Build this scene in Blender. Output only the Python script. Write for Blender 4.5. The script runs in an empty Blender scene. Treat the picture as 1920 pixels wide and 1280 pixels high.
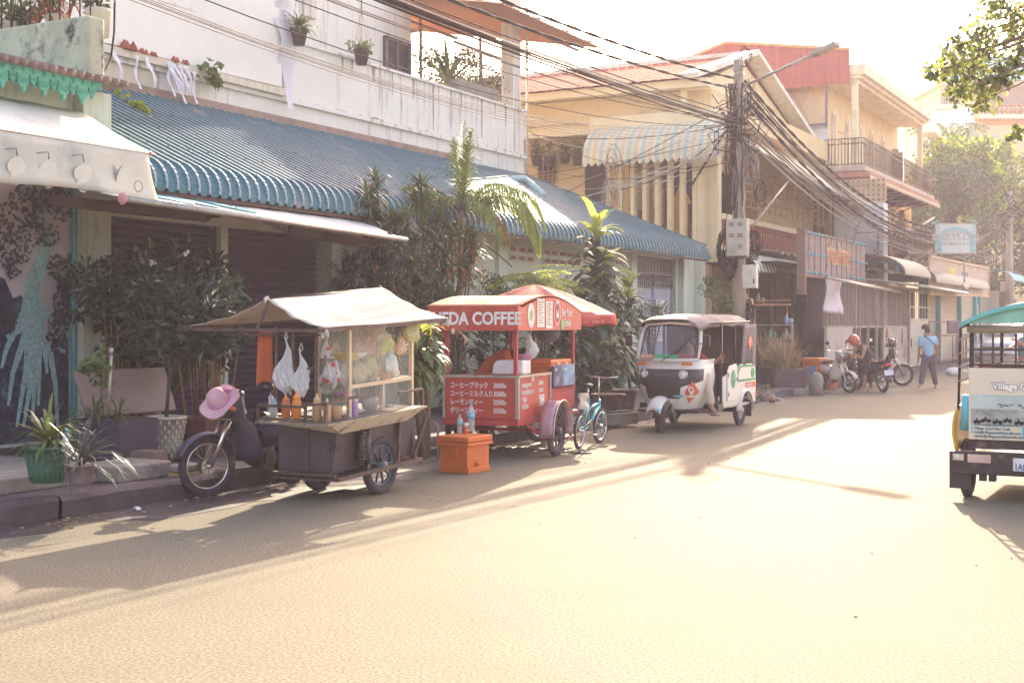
import bpy, math, random
from mathutils import Matrix, Vector, Euler
R=math.radians; PI=math.pi
sc=bpy.context.scene; COL=sc.collection
# ---------------- camera, world, sun, exposure ----------------
F=2450.0; H=1.62; TH=R(28.4); CS=math.cos(TH); SN=math.sin(TH)
cd=bpy.data.cameras.new('camera'); cam=bpy.data.objects.new('camera',cd); COL.objects.link(cam)
cd.sensor_width=36; cd.lens=36*F/1920; cd.shift_y=-33/1920; cd.clip_start=.1; cd.clip_end=3000
cam.location=(0,0,H); cam.rotation_euler=(R(90),0,TH); sc.camera=cam
SUN_EL=R(25.6); SUN_AZ=R(-16.7)
w=bpy.data.worlds.new("World"); sc.world=w; w.use_nodes=True
nt=w.node_tree; nt.nodes.clear()
sky=nt.nodes.new('ShaderNodeTexSky'); sky.sky_type='NISHITA'; sky.sun_disc=False
sky.sun_elevation=SUN_EL; sky.sun_rotation=SUN_AZ; sky.air_density=1.2; sky.dust_density=4.0; sky.ozone_density=.6
mx=nt.nodes.new('ShaderNodeMix'); mx.data_type='RGBA'; mx.blend_type='MULTIPLY'; mx.inputs[0].default_value=1
mx.inputs[7].default_value=(1.0,.89,.86,1)
bg=nt.nodes.new('ShaderNodeBackground'); bg.inputs[1].default_value=.15
wo=nt.nodes.new('ShaderNodeOutputWorld')
nt.links.new(sky.outputs[0],mx.inputs[6]); nt.links.new(mx.outputs[2],bg.inputs[0]); nt.links.new(bg.outputs[0],wo.inputs[0])
ld=bpy.data.lights.new('sun','SUN'); ld.energy=2.9; ld.angle=R(.5); ld.color=(1,.90,.66)
so=bpy.data.objects.new('sun',ld); COL.objects.link(so)
sdir=Vector((math.sin(SUN_AZ)*math.cos(SUN_EL),math.cos(SUN_AZ)*math.cos(SUN_EL),math.sin(SUN_EL)))
so.rotation_euler=sdir.to_track_quat('Z','Y').to_euler(); so.location=sdir*60
vs=sc.view_settings; vs.view_transform='Standard'; vs.look='None'; vs.exposure=2.15; vs.gamma=1
try: sc.cycles.use_denoising=True; sc.cycles.max_bounces=8; sc.cycles.diffuse_bounces=3; sc.cycles.transparent_max_bounces=16; sc.cycles.volume_bounces=0; sc.cycles.sample_clamp_indirect=6; sc.cycles.caustics_reflective=False; sc.cycles.caustics_refractive=False
except Exception: pass
# ---------------- placement helpers: a point of the street seen at a pixel of the 1920 px photograph ----------------
def W(px,py,d):
    l=(px-960)/F*d; return Vector((l*CS-d*SN, l*SN+d*CS, H-(py-607)/F*d))
def G(px,py,z=0.): return W(px,py,F*(H-z)/(py-607))
def onX(px,py,X): return W(px,py,X/((px-960)/F*CS-SN))
def onY(px,py,Y): return W(px,py,Y/((px-960)/F*SN+CS))
# ---------------- materials ----------------
MT={}
def lin(c):
    def f(u):
        u/=255.; return u/12.92 if u<=.04045 else ((u+.055)/1.055)**2.4
    return tuple(f(u) for u in c)
def mat(name,c=(128,128,128),r=.6,met=0,var=.18,sc_=4,bump=0,bs=40,dirt=None,da=.5,ds=1.5,streak=False,tr=0,spec=.5,alpha=1,emit=0,fine=0,coat=0):
    if name in MT: return MT[name]
    m=bpy.data.materials.new(name); m.use_nodes=True; n=m.node_tree; L=n.links; N=n.nodes
    b=N['Principled BSDF']; b.inputs['Roughness'].default_value=r; b.inputs['Metallic'].default_value=met
    b.inputs['Specular IOR Level'].default_value=spec
    if coat: b.inputs['Coat Weight'].default_value=coat
    c=lin(c); tc=N.new('ShaderNodeTexCoord')
    def noise(s,det=4,vec=None,rough=.6):
        t=N.new('ShaderNodeTexNoise'); t.inputs['Scale'].default_value=s; t.inputs['Detail'].default_value=det; t.inputs['Roughness'].default_value=rough
        L.new(vec or tc.outputs['Object'],t.inputs['Vector']); return t.outputs['Fac']
    def ramp(f,a,b_,ca=(0,0,0),cb=(1,1,1)):
        q=N.new('ShaderNodeMapRange'); q.inputs[1].default_value=a; q.inputs[2].default_value=b_; L.new(f,q.inputs[0]); return q.outputs[0]
    def mixc(f,A,B):
        q=N.new('ShaderNodeMix'); q.data_type='RGBA'
        if hasattr(f,'is_linked') or not isinstance(f,(int,float)): L.new(f,q.inputs[0])
        else: q.inputs[0].default_value=f
        for k,x in ((6,A),(7,B)):
            if isinstance(x,tuple): q.inputs[k].default_value=(*x[:3],1)
            else: L.new(x,q.inputs[k])
        return q.outputs[2]
    lo=tuple(max(0,x*(1-var)) for x in c); hi=tuple(min(1,x*(1+var)) for x in c)
    colr=mixc(ramp(noise(sc_),.3,.7),lo,hi)
    if fine: colr=mixc(ramp(noise(sc_*22 if sc_>1 else 55,3),.40,.60),tuple(x*(1-fine) for x in c),colr)
    if dirt:
        d=lin(dirt)
        vec=None
        if streak:
            mp=N.new('ShaderNodeMapping'); mp.inputs['Scale'].default_value=(5,5,.35); L.new(tc.outputs['Object'],mp.inputs[0]); vec=mp.outputs[0]
        f1=ramp(noise(ds,6,vec,.7),.52,.75); 
        f2=ramp(noise(ds*.35,2),.35,.6)
        mm=N.new('ShaderNodeMath'); mm.operation='MULTIPLY'; L.new(f1,mm.inputs[0]); L.new(f2,mm.inputs[1])
        m2=N.new('ShaderNodeMath'); m2.operation='MULTIPLY'; L.new(mm.outputs[0],m2.inputs[0]); m2.inputs[1].default_value=da*1.6; m2.use_clamp=True
        colr=mixc(m2.outputs[0],colr,d)
    L.new(colr,b.inputs['Base Color'])
    if bump:
        bn=N.new('ShaderNodeBump'); bn.inputs['Strength'].default_value=bump; bn.inputs['Distance'].default_value=.02
        L.new(noise(bs,3),bn.inputs['Height']); L.new(bn.outputs[0],b.inputs['Normal'])
    out=N['Material Output']
    if tr:
        t=N.new('ShaderNodeBsdfTranslucent'); L.new(colr,t.inputs[0]); s=N.new('ShaderNodeMixShader'); s.inputs[0].default_value=tr
        L.new(b.outputs[0],s.inputs[1]); L.new(t.outputs[0],s.inputs[2]); L.new(s.outputs[0],out.inputs[0])
    if alpha<1:
        t=N.new('ShaderNodeBsdfTransparent'); s=N.new('ShaderNodeMixShader'); s.inputs[0].default_value=alpha
        L.new(t.outputs[0],s.inputs[1]); L.new(b.outputs[0],s.inputs[2]); L.new(s.outputs[0],out.inputs[0])
    if emit: b.inputs['Emission Color'].default_value=(*c,1); b.inputs['Emission Strength'].default_value=emit
    MT[name]=m; return m
# ---------------- mesh builder ----------------
def V(*a): return Vector(a) if len(a)>1 else Vector(a[0])
class MB:
    def __init__(s): s.v=[]; s.f=[]; s.mi=[]; s.sm=[]; s.m=0; s.M=None
    def add(s,vs,fs,smooth=False):
        o=len(s.v)
        if s.M: vs=[s.M@Vector(p) for p in vs]
        s.v.extend([tuple(p) for p in vs]); s.f.extend([tuple(o+i for i in f) for f in fs]); s.mi.extend([s.m]*len(fs)); s.sm.extend([smooth]*len(fs))
        return s
    def b(s,x0,x1,y0,y1,z0,z1):
        return s.add([(x,y,z) for z in (z0,z1) for y in (y0,y1) for x in (x0,x1)],[(0,2,3,1),(4,5,7,6),(0,1,5,4),(2,6,7,3),(0,4,6,2),(1,3,7,5)])
    def bar(s,p,q,w_,h,up=(0,0,1)):
        p=Vector(p); q=Vector(q); d=(q-p).normalized(); u=Vector(up)
        if abs(d.dot(u))>.97: u=Vector((0,1,0))
        x=d.cross(u).normalized(); u=x.cross(d).normalized(); x*=w_/2; u*=h/2
        return s.add([p-x-u,p+x-u,p+x+u,p-x+u,q-x-u,q+x-u,q+x+u,q-x+u],[(0,1,2,3),(7,6,5,4),(0,4,5,1),(1,5,6,2),(2,6,7,3),(3,7,4,0)])
    def tube(s,pts,r,n=6,cap=True,smooth=True):
        pts=[Vector(p) for p in pts]; k=len(pts); rr=r if isinstance(r,(list,tuple)) else [r]*k
        vs=[]; pu=None
        for i,p in enumerate(pts):
            d=(pts[min(i+1,k-1)]-pts[max(i-1,0)])
            d=d.normalized() if d.length>1e-9 else Vector((0,0,1))
            if pu is None: pu=Vector((0,0,1)) if abs(d.z)<.9 else Vector((1,0,0))
            x=d.cross(pu)
            x=x.normalized() if x.length>1e-6 else d.orthogonal().normalized()
            u=x.cross(d).normalized(); pu=u
            for j in range(n):
                a=2*PI*j/n; vs.append(p+(x*math.cos(a)+u*math.sin(a))*rr[i])
        fs=[(i*n+j,i*n+(j+1)%n,(i+1)*n+(j+1)%n,(i+1)*n+j) for i in range(k-1) for j in range(n)]
        if cap: fs+= [tuple(range(n-1,-1,-1)),tuple((k-1)*n+j for j in range(n))]
        return s.add(vs,fs,smooth)
    def lathe(s,prof,c=(0,0,0),n=20,M=None,smooth=True):
        vs=[]; M=M or Matrix.Translation(Vector(c))
        for r,z in prof:
            for j in range(n):
                a=2*PI*j/n; vs.append(M@Vector((r*math.cos(a),r*math.sin(a),z)))
        k=len(prof); fs=[(i*n+j,i*n+(j+1)%n,(i+1)*n+(j+1)%n,(i+1)*n+j) for i in range(k-1) for j in range(n)]
        if prof[0][0]>1e-4: fs.append(tuple(range(n-1,-1,-1)))
        if prof[-1][0]>1e-4: fs.append(tuple((k-1)*n+j for j in range(n)))
        return s.add(vs,fs,smooth)
    def ball(s,c,r,n=12,k=8,M=None):
        if not isinstance(r,(tuple,list)): r=(r,r,r)
        MM=Matrix.Translation(Vector(c))@(M or Matrix())@Matrix.Diagonal((*r,1))
        return s.lathe([(math.sin(PI*i/k) if 0<i<k else 0,-math.cos(PI*i/k)) for i in range(k+1)],n=n,M=MM)
    def ring(s,c,ax,Rr,r,n=28,k=8,sq=1.):
        ax=Vector(ax).normalized(); x=ax.orthogonal().normalized(); y=ax.cross(x); c=Vector(c); vs=[]
        for i in range(n):
            a=2*PI*i/n; d=x*math.cos(a)+y*math.sin(a)
            for j in range(k):
                t=2*PI*j/k; vs.append(c+d*(Rr+r*math.cos(t))+ax*(r*sq*math.sin(t)))
        return s.add(vs,[(i*k+j,((i+1)%n)*k+j,((i+1)%n)*k+(j+1)%k,i*k+(j+1)%k) for i in range(n) for j in range(k)],True)
    def prism(s,poly,vec):
        p=[Vector(q) for q in poly]; v=Vector(vec); n=len(p)
        return s.add(p+[q+v for q in p],[tuple(range(n-1,-1,-1)),tuple(range(n,2*n))]+[(i,(i+1)%n,n+(i+1)%n,n+i) for i in range(n)])
    def disc(s,c,ax,r,t,n=20):
        c=Vector(c); ax=Vector(ax).normalized(); x=ax.orthogonal().normalized(); y=ax.cross(x)
        return s.prism([c+(x*math.cos(2*PI*i/n)+y*math.sin(2*PI*i/n))*r for i in range(n)],ax*t)
    def sheet(s,fn,nu,nv,t=0,smooth=True):
        g=[[Vector(fn(i/nu,j/nv)) for j in range(nv+1)] for i in range(nu+1)]
        vs=[p for row in g for p in row]; k=nv+1
        fs=[(i*k+j,(i+1)*k+j,(i+1)*k+j+1,i*k+j+1) for i in range(nu) for j in range(nv)]
        if t:
            nn=(g[1][0]-g[0][0]).cross(g[0][1]-g[0][0]).normalized()*t; o=len(vs)
            vs+=[p-nn for p in vs]; fs+=[tuple(o+a for a in reversed(f)) for f in fs]
            e=[(i,0) for i in range(nu+1)]+[(nu,j) for j in range(1,nv+1)]+[(i,nv) for i in range(nu-1,-1,-1)]+[(0,j) for j in range(nv-1,0,-1)]
            e=[a*k+b for a,b in e]; fs+=[(e[i],o+e[i],o+e[(i+1)%len(e)],e[(i+1)%len(e)]) for i in range(len(e))]
        return s.add(vs,fs,smooth)
    def build(s,name,mats,parent=None,bevel=0,sub=0):
        me=bpy.data.meshes.new(name); me.from_pydata(s.v,[],s.f)
        if not isinstance(mats,(list,tuple)): mats=[mats]
        for m in mats: me.materials.append(m)
        me.polygons.foreach_set('material_index',s.mi); me.polygons.foreach_set('use_smooth',s.sm); me.update()
        o=bpy.data.objects.new(name,me); COL.objects.link(o)
        if parent is not None:
            o.parent=parent
            if parent.get('_w'): o.matrix_parent_inverse=Matrix.Translation(-parent.location)
        if bevel:
            q=o.modifiers.new('bevel','BEVEL'); q.width=bevel; q.segments=2; q.limit_method='ANGLE'; q.angle_limit=R(40); q.use_clamp_overlap=True
        if sub:
            q=o.modifiers.new('sub','SUBSURF'); q.levels=sub; q.render_levels=sub
        return o
def tag(o,label=None,cat=None,group=None,kind=None):
    if label: o['label']=label
    if cat: o['category']=cat
    if group: o['group']=group
    if kind: o['kind']=kind
    return o
def thing(name,label,cat,loc=(0,0,0),rz=0,group=None,world=False,tilt=None):
    o=bpy.data.objects.new(name,None); COL.objects.link(o); o.location=loc; o.empty_display_size=.2
    if not world: o.rotation_euler=tilt or (0,0,rz)
    if world: o['_w']=1
    return tag(o,label,cat,group)
def struct(o): o['kind']='structure'; return o
def copy_tree(o,parent=None,**kw):
    c=o.copy(); COL.objects.link(c)
    if parent is not None: c.parent=parent
    for ch in list(o.children): copy_tree(ch,c)
    return c
def text(s,size,loc,eul,mt,parent,name='lettering',ext=.0015,sx=1,align='LEFT',sp=1.0,bold=0):
    cu=bpy.data.curves.new(name,'FONT'); cu.body=s; cu.size=size; cu.extrude=ext; cu.align_x=align; cu.space_line=sp; cu.offset=bold; cu.resolution_u=3
    t=bpy.data.objects.new(name+'_tmp',cu); COL.objects.link(t); bpy.context.view_layer.update()
    me=bpy.data.meshes.new_from_object(t.evaluated_get(bpy.context.evaluated_depsgraph_get()))
    bpy.data.objects.remove(t); bpy.data.curves.remove(cu)
    Mx=Matrix.Translation(Vector(loc))@Euler(eul).to_matrix().to_4x4()@Matrix.Diagonal((sx,1,1,1))
    me.transform(Mx); me.materials.clear(); me.materials.append(mt); me.name=name
    o=bpy.data.objects.new(name,me); COL.objects.link(o)
    if parent is not None:
        o.parent=parent
        if parent.get('_w'): o.matrix_parent_inverse=Matrix.Translation(-parent.location)
    return o
FX=(R(90),0,R(90)); FY=(R(90),0,0)
# ---------------- foliage ----------------
def rnd_dir(rg,up=0.):
    while True:
        v=Vector((rg.uniform(-1,1),rg.uniform(-1,1),rg.uniform(-1,1)))
        if .05<v.length<1: break
    v.normalize(); v.z+=up; return v.normalized()
def leaf(mb,p,d,ln,wd,rg,fold=.25):
    x=d.cross(rnd_dir(rg)); x=x.normalized() if x.length>1e-3 else d.orthogonal()
    u=x.cross(d)
    mb.add([p,p+d*ln*.45+x*wd*.5+u*wd*fold,p+d*ln,p+d*ln*.45-x*wd*.5+u*wd*fold],[(0,1,2),(0,2,3)])
def blade(mb,p,d,ln,wd,droop,rg,seg=4):
    d=Vector(d).normalized(); side=d.cross(Vector((0,0,1))); side=side.normalized() if side.length>.05 else rnd_dir(rg).cross(d).normalized()
    vs=[]; q=Vector(p); dd=d.copy(); st=ln/seg
    for i in range(seg+1):
        t=i/seg; ww=wd*(.55+1.6*t)*(1-t)**.8*1.5 if i<seg else 0
        ww=max(ww,.0015); vs+= [q+side*ww*.5,q-side*ww*.5]
        q=q+dd*st; dd=(dd+Vector((0,0,-droop*(.4+t)*1.2/seg*2))).normalized()
    mb.add(vs,[(2*i,2*i+1,2*i+3,2*i+2) for i in range(seg)])
def rosette(mb,c,n,ln,wd,droop,rg,up=.6,spread=1.,mats=1,dead=0):
    for i in range(n):
        a=rg.uniform(0,2*PI); e=rg.uniform(-.25,1.35)
        d=Vector((math.cos(a)*math.cos(e)*spread,math.sin(a)*math.cos(e)*spread,math.sin(e)*up+.15))
        if dead and rg.random()<dead: mb.m=mats; d.z=-.3
        blade(mb,Vector(c)+Vector((0,0,rg.uniform(-.05,.05)*ln*2)),d,ln*rg.uniform(.7,1.1),wd,droop*rg.uniform(.6,1.4),rg); mb.m=0
def crown(mb,c,rad,n,size,rg,clumps=14,asp=.55,nm=1,down=0,cl=.38,mi=0):
    cc=[]; c=Vector(c)
    for i in range(clumps):
        d=rnd_dir(rg); k=rg.uniform(.25,1.)**.5; cc.append((Vector((d.x*rad[0]*k,d.y*rad[1]*k,d.z*rad[2]*k)),rg.uniform(.6,1.2)))
    rm=sum(rad)/3*cl
    for i in range(n):
        q,s=cc[rg.randrange(clumps)]
        o=rnd_dir(rg)*rm*s*rg.random()**.45
        p=c+q+Vector((o.x,o.y,o.z*.7)); mb.m=mi+rg.randrange(nm)
        d=(o.normalized()*.6+rnd_dir(rg)+Vector((0,0,-down))).normalized()
        leaf(mb,p,d,size*rg.uniform(.7,1.3),size*asp,rg)
    mb.m=0; return [c+q for q,s in cc]
def frond(mb,base,d,ln,droop,rg,lw=.03,ll=.35,n=26,mi=0,ma=0):
    pts=[]; q=Vector(base); dd=Vector(d).normalized(); st=ln/14
    for i in range(15):
        pts.append(q.copy()); q=q+dd*st; dd=(dd+Vector((0,0,-droop*(i+2)/60))).normalized()
    mb.m=ma; mb.tube(pts,[.014*(1-i/16) for i in range(15)],4); mb.m=mi
    for i in range(n):
        t=.12+.88*i/n; k=t*14; a=int(min(k,13)); p=pts[a].lerp(pts[a+1],k-a); tg=(pts[a+1]-pts[a]).normalized()
        side=tg.cross(Vector((0,0,1))); side=side.normalized() if side.length>.05 else Vector((1,0,0))
        for s in (-1,1):
            L_=ll*math.sin(PI*min(1,.25+t*.72))*rg.uniform(.8,1.15)
            dr=(side*s*.8+tg*.75+Vector((0,0,rg.uniform(-.1,.35)))).normalized()
            blade(mb,p,dr,L_,lw,(1.1 if droop<1 else 2.4)*rg.uniform(.6,1.4),rg,4)
def mleaf(name,c,c2=None,tr=.35,r=.42): return mat(name,c,r,var=.35,sc_=3.5,tr=tr,spec=.6)
# ================= SETTING =================
m_asph=mat('asphalt',(142,131,114),.75,var=.10,sc_=.7,bump=.09,bs=420,dirt=(100,92,92),da=.18,ds=.5,fine=.42,spec=.04)
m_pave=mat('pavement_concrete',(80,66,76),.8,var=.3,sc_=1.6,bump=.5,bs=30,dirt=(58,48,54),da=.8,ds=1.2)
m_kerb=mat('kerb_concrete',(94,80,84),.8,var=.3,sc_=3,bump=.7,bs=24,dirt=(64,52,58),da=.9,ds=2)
m_conc=mat('grey_concrete',(150,138,130),.8,var=.25,sc_=3,bump=.4,bs=30,dirt=(80,66,70),da=.7,ds=2.5)
mb=MB(); mb.add([(-300,-150,0),(300,-150,0),(300,450,0),(-300,450,0)],[(0,1,2,3)]); struct(mb.build('road',m_asph))
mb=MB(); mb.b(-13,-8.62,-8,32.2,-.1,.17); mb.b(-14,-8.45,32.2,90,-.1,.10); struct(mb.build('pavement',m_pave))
rg=random.Random(3)
mb=MB(); y=-8.
while y<32:
    L_=rg.uniform(.85,1.1); dx=rg.uniform(-.015,.015); dz=rg.uniform(-.015,.01)
    mb.sheet(lambda u,v,y=y,L_=L_,dx=dx,dz=dz:(-8.70+ [0,.0,.2,.23,.23][int(v*4+.5)]+dx+rg.uniform(-.01,.01),y+u*(L_-.015),[.0,.19,.19,.15,-.05][int(v*4+.5)]+dz+rg.uniform(-.008,.006)),5,4,0,False)
    y+=L_
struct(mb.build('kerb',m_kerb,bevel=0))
mb=MB(); rg=random.Random(77); e=[]
for i in range(60): yy=6+.42*i; e.append((-8.5+rg.uniform(.25,.6)+(.5 if 8<yy<12.5 else 0)+.12*math.sin(yy*1.3),yy,.004))
for i in range(59): mb.add([(-8.55,e[i][1],.004),e[i],e[i+1],(-8.55,e[i+1][1],.004)],[(0,1,2,3)])
struct(mb.build('gutter',mat('damp_gutter',(74,62,66),.55,var=.3,sc_=3,bump=.3,bs=200,dirt=(110,98,92),da=.6,ds=4)))
# gutter grit and fallen leaves along the kerb
mb=MB()
for i in range(900):
    yy=rg.uniform(7,32); xx=-8.46+abs(rg.gauss(0,.22)); s=rg.uniform(.006,.022)
    if rg.random()<.3: xx=rg.uniform(-8.4,2); s*=.6
    p=Vector((xx,yy,.003)); mb.m=rg.choice((0,0,0,1)); a=rg.uniform(0,6.28)
    mb.prism([p+Vector((math.cos(a+k*1.57)*s*rg.uniform(.5,1.3),math.sin(a+k*1.57)*s*rg.uniform(.5,1.3),0)) for k in range(4)],(0,0,s*.45))
m_grit=mat('grit_stone',(128,112,104),.9); m_dryl=mat('dry_leaf',(196,160,96),.8)
tag(mb.build('street_grit',[m_grit,m_dryl]),'small grit and dry leaf scraps scattered in the gutter and on the road','grit',kind='stuff')
# ================= LEFT SHOP (mural, green frieze) =================
m_green_wall=mat('pale_green_plaster',(196,206,188),.8,var=.08,sc_=2,dirt=(110,98,92),da=.55,ds=2,streak=True)
m_stain=mat('mossy_plaster',(178,180,158),.85,var=.2,sc_=3,bump=.3,dirt=(70,62,60),da=1.2,ds=3.2)
m_jade=mat('jade_paint',(78,160,136),.55,var=.15,sc_=8,dirt=(60,90,84),da=.5,ds=6)
m_tile_old=mat('weathered_tile',(132,112,106),.85,var=.3,sc_=5,bump=.4)
m_canvas=mat('white_canvas',(226,222,216),.85,var=.05,sc_=1.5,dirt=(150,138,124),da=.5,ds=1.2,tr=.2)
m_val=mat('faded_valance',(206,200,186),.85,var=.1,sc_=2.5,dirt=(142,168,168),da=.8,ds=1.6,tr=.15)
m_cup=mat('faded_print_cream',(211,204,189),.85,var=.08); m_ink=mat('faded_print_grey',(128,120,120),.85)
m_alu=mat('dull_aluminium',(176,166,156),.42,met=.6,var=.15,sc_=9,dirt=(96,84,80),da=.6,ds=6)
m_cyanp=mat('cyan_pipe',(96,168,190),.5); m_brn=mat('dark_brown_metal',(78,52,54),.5,met=.3,dirt=(110,84,70),da=.5)
lb=thing('shop_building','pale green shop house at the left edge with a tree mural and jade carved frieze','building',(-12,7,.17),world=True)
MB().b(-16,-12,2,11.65,.0,4.4).build('wall',m_green_wall,lb)
mb=MB(); mb.b(-12,-11.83,11.2,11.65,.1,4.4); mb.build('pillar',m_green_wall,lb,.01)
mb=MB(); mb.b(-17,-11.75,11.2,11.47,4.52,5.27); mb.b(-17,-11.75,2,11.2,4.42,4.52); mb.build('parapet',m_stain,lb,.03)
mb=MB()
mb.b(-12.,-11.52,2,11.2,4.36,4.44)
for i in range(64):
    y=11.05-i*.1425
    big=(i%2==1); s=.13 if big else .075; h=.215 if big else .13
    prof=[(-.9,0),(-.95,.25),(-1,.45),(-.55,.62),(-.42,.8),(-.3,.9),(0,1),(.3,.9),(.42,.8),(.55,.62),(1,.45),(.95,.25),(.9,0)]
    mb.prism([(-11.545,y+a*s*.62,4.36-t*h) for a,t in prof],(.02,0,0))
    if i<26:
        mb.ring((-11.522,y-s*.25,4.36-h*.33),(1,0,0),s*.22,.008,10,4); mb.ring((-11.522,y+s*.25,4.36-h*.33),(1,0,0),s*.22,.008,10,4)
        mb.ball((-11.522,y,4.36-h*.78),(.012,s*.26,h*.16),6,4)
        mb.ring((-11.515,y,4.40),(1,0,0),.022,.009,10,4); mb.ball((-11.515,y,4.40),(.012,.012,.012),6,4)
mb.build('frieze',m_jade,lb)
mb=MB(); 
for i in range(70):
    y=11.5-i*.135; mb.tube([(-11.9,y,4.56),(-11.62,y,4.52),(-11.44,y,4.47)],.045,6)
mb.b(-12,-11.5,2,11.55,4.44,4.5)
mb.build('tile_edge',m_tile_old,lb)
mb=MB(); mb.tube([(-11.93,11.15,.2),(-11.93,11.15,3.6)],.028,8); mb.build('pipe',m_cyanp,lb)
mb=MB(); mb.b(-12,-11.86,2,11.1,.17,.24); mb.m=1; mb.b(-12,-11.9,2,11.1,.24,.27); mb.build('plinth',[mat('dark_plinth',(66,50,64),.8),mat('white_sill',(205,200,196),.7)],lb)
# mural print: pale sky, strangler tree with spreading roots, leaves, dark jungle
m_mu=[mat('mural_sky_print',(192,180,184),.7,var=.08,sc_=.8),mat('mural_jungle_print',(40,44,74),.7,var=.75,sc_=9,dirt=(80,140,150),da=.6,ds=9),mat('mural_bark_print',(150,186,188),.7,var=.3,sc_=18,dirt=(52,80,96),da=.8,ds=14),mat('mural_leaf_print',(54,50,74),.7,var=.3),mat('mural_mist_print',(160,188,196),.7,var=.12,sc_=3)]
mb=MB(); X=-11.985
def mq(y0,y1,z0,z1,mi,k=.0): mb.m=mi; mb.b(X,X+.012+k,y0,y1,z0,z1)
mq(6.5,11.1,.27,3.7,0)
rg=random.Random(5)
mb.m=4
mb.prism([(X+.013,y,z) for y,z in ((6.5,1.35),(7.5,1.5),(8.6,1.35),(9.4,1.5),(9.9,1.6),(10.4,1.2),(10.9,1.4),(11.1,1.3),(11.1,.27),(6.5,.27))],(.002,0,0))
mb.m=1
pts=[(6.5,1.2)]+[(6.5+4.6*i/40,1.02+.35*math.sin(i*.45)+.25*rg.random()+(.55 if 30<i<40 else 0)) for i in range(1,40)]+[(11.1,1.6),(11.1,.27),(6.5,.27)]
mb.prism([(X+.016,y,z) for y,z in pts],(.002,0,0))
LK=[0]
def limb(path,w0,w1,mi=2,k=.02):
    LK[0]+=.0012; k+=LK[0]; mb.m=mi; n=len(path); L1=[];L2=[]
    for i,(y,z) in enumerate(path):
        a=path[max(0,i-1)]; b_=path[min(n-1,i+1)]; dy,dz=b_[0]-a[0],b_[1]-a[1]; l=math.hypot(dy,dz) or 1
        w_=w0+(w1-w0)*i/(n-1); L1.append((X+k,y-dz/l*w_,z+dy/l*w_)); L2.append((X+k,y+dz/l*w_,z-dy/l*w_))
    for i in range(n-1): mb.prism([L1[i],L1[i+1],L2[i+1],L2[i]],(.0004+.0001*i,0,0))
def my(px,py): p=onX(px,py,X); return (p.y,p.z)
trunk=[my(*q) for q in ((52,600),(62,520),(78,490),(82,430),(72,385),(88,345),(100,300))]
limb(trunk,.13,.04)
for q in (((50,570),(36,600),(10,650),(0,690)),((58,575),(74,620),(96,650),(120,660)),((57,600),(62,690),(58,790)),((52,590),(46,690),(28,800)),((62,560),(92,600),(112,600),(128,640)),((55,580),(40,640),(20,700),(12,760)),((58,580),(55,660),(50,740),(40,800)),((62,580),(70,660),(68,760)),((66,590),(88,650),(100,720),(104,800)),((50,590),(30,620),(8,632)),((60,590),(78,640),(84,700))):
    limb([my(*a) for a in q],.06,.02,2,.023)
mb.m=3
for (cx,cy,rx,ry,n) in ((15,440,55,60,240),(60,370,50,30,160),(110,370,30,45,150),(85,440,22,22,60),(100,500,18,25,50),(60,405,20,25,60),(20,500,15,25,40),(118,560,24,50,260),(100,620,20,40,120),(10,600,18,26,90)):
    for i in range(n):
        a=rg.uniform(0,6.28); k=rg.random()**.6; px=cx+math.cos(a)*rx*k; py=cy+math.sin(a)*ry*k
        if px>134: continue
        y,z=my(px,py); t=rg.uniform(0,3.14); s=rg.uniform(.018,.035); kk=.045+i*.00002
        mb.add([(X+kk,y+math.cos(t+b_)*s*c_,z+math.sin(t+b_)*s*c_) for b_,c_ in ((0,1.1),(1.57,.6),(3.14,1.1),(4.71,.6))],[(0,1,2,3)])
mb.build('mural',m_mu,lb)
# awning
mb=MB()
def aw(u,v): 
    return (-11.9+1.4*v,2+u*9.0+(.25*(1-v)*u),4.13-.62*v-.03*math.sin(PI*v)+.006*math.sin(u*90))
mb.sheet(aw,60,8,.012)
A=mb.build('awning',m_canvas,lb)
mb=MB(); 
def va(u,v): 
    y=2+u*8.85; return (-10.46+.10*v*v+.02*math.sin(y*7)*v,y+.05*v,3.50-.50*v-.015*math.sin(y*3.1)*v-.03*(v if u>.97 else 0))
mb.sheet(va,120,6,.006); mb.m=1
def onval(px,py): return onX(px,py,-10.40)
for cx,cy in ((30,312),(90,318),(155,325)):
    for rx,ry,oy in ((17,17,0),(12,16,20)):
        c0=onval(cx,cy+oy); P=[c0+(onval(cx+rx*math.cos(a),cy+oy+ry*math.sin(a))-c0) for a in [k*.45 for k in range(14)]]
        mb.prism([(q.x+.004*(1+(oy>0)),q.y,q.z) for q in P],(.003,0,0))
mb.m=2
for cx,cy in ((30,290),(90,297),(155,302)):
    mb.tube([onval(cx,cy+2)+V(.015,0,0),onval(cx-2,cy-12)+V(.015,0,0),onval(cx-22,cy-10)+V(.015,0,0)],.007,5)
mb.ring(onval(252,350)+V(.06,0,0),(1,0,0),.06,.006,16,4)
for k in range(7): mb.tube([onval(218,345-k*3),onval(212+k*3,318-abs(k-3)*3)],.004,4)
mb.build('valance',[m_val,m_cup,m_ink],A)
mb=MB(); mb.tube([(-10.48,2,3.52),(-10.48,10.87,3.52)],.026,8); mb.m=1; mb.tube([(-10.48,10.87,3.52),(-10.48,10.90,3.52)],.03,8); mb.build('front_bar',[m_alu,mat('red_cap',(190,60,60),.5)],A)
# balcony railing
mb=MB()
for i in range(16):
    x=-11.85-i*.17; mb.tube([(x,11.33,5.25),(x,11.33,6.3)],.010,5)
mb.tube([(-11.8,11.33,5.9),(-14.6,11.33,5.9)],.012,5); mb.build('railing',mat('old_iron',(92,66,64),.6,met=.4),lb)
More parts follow.
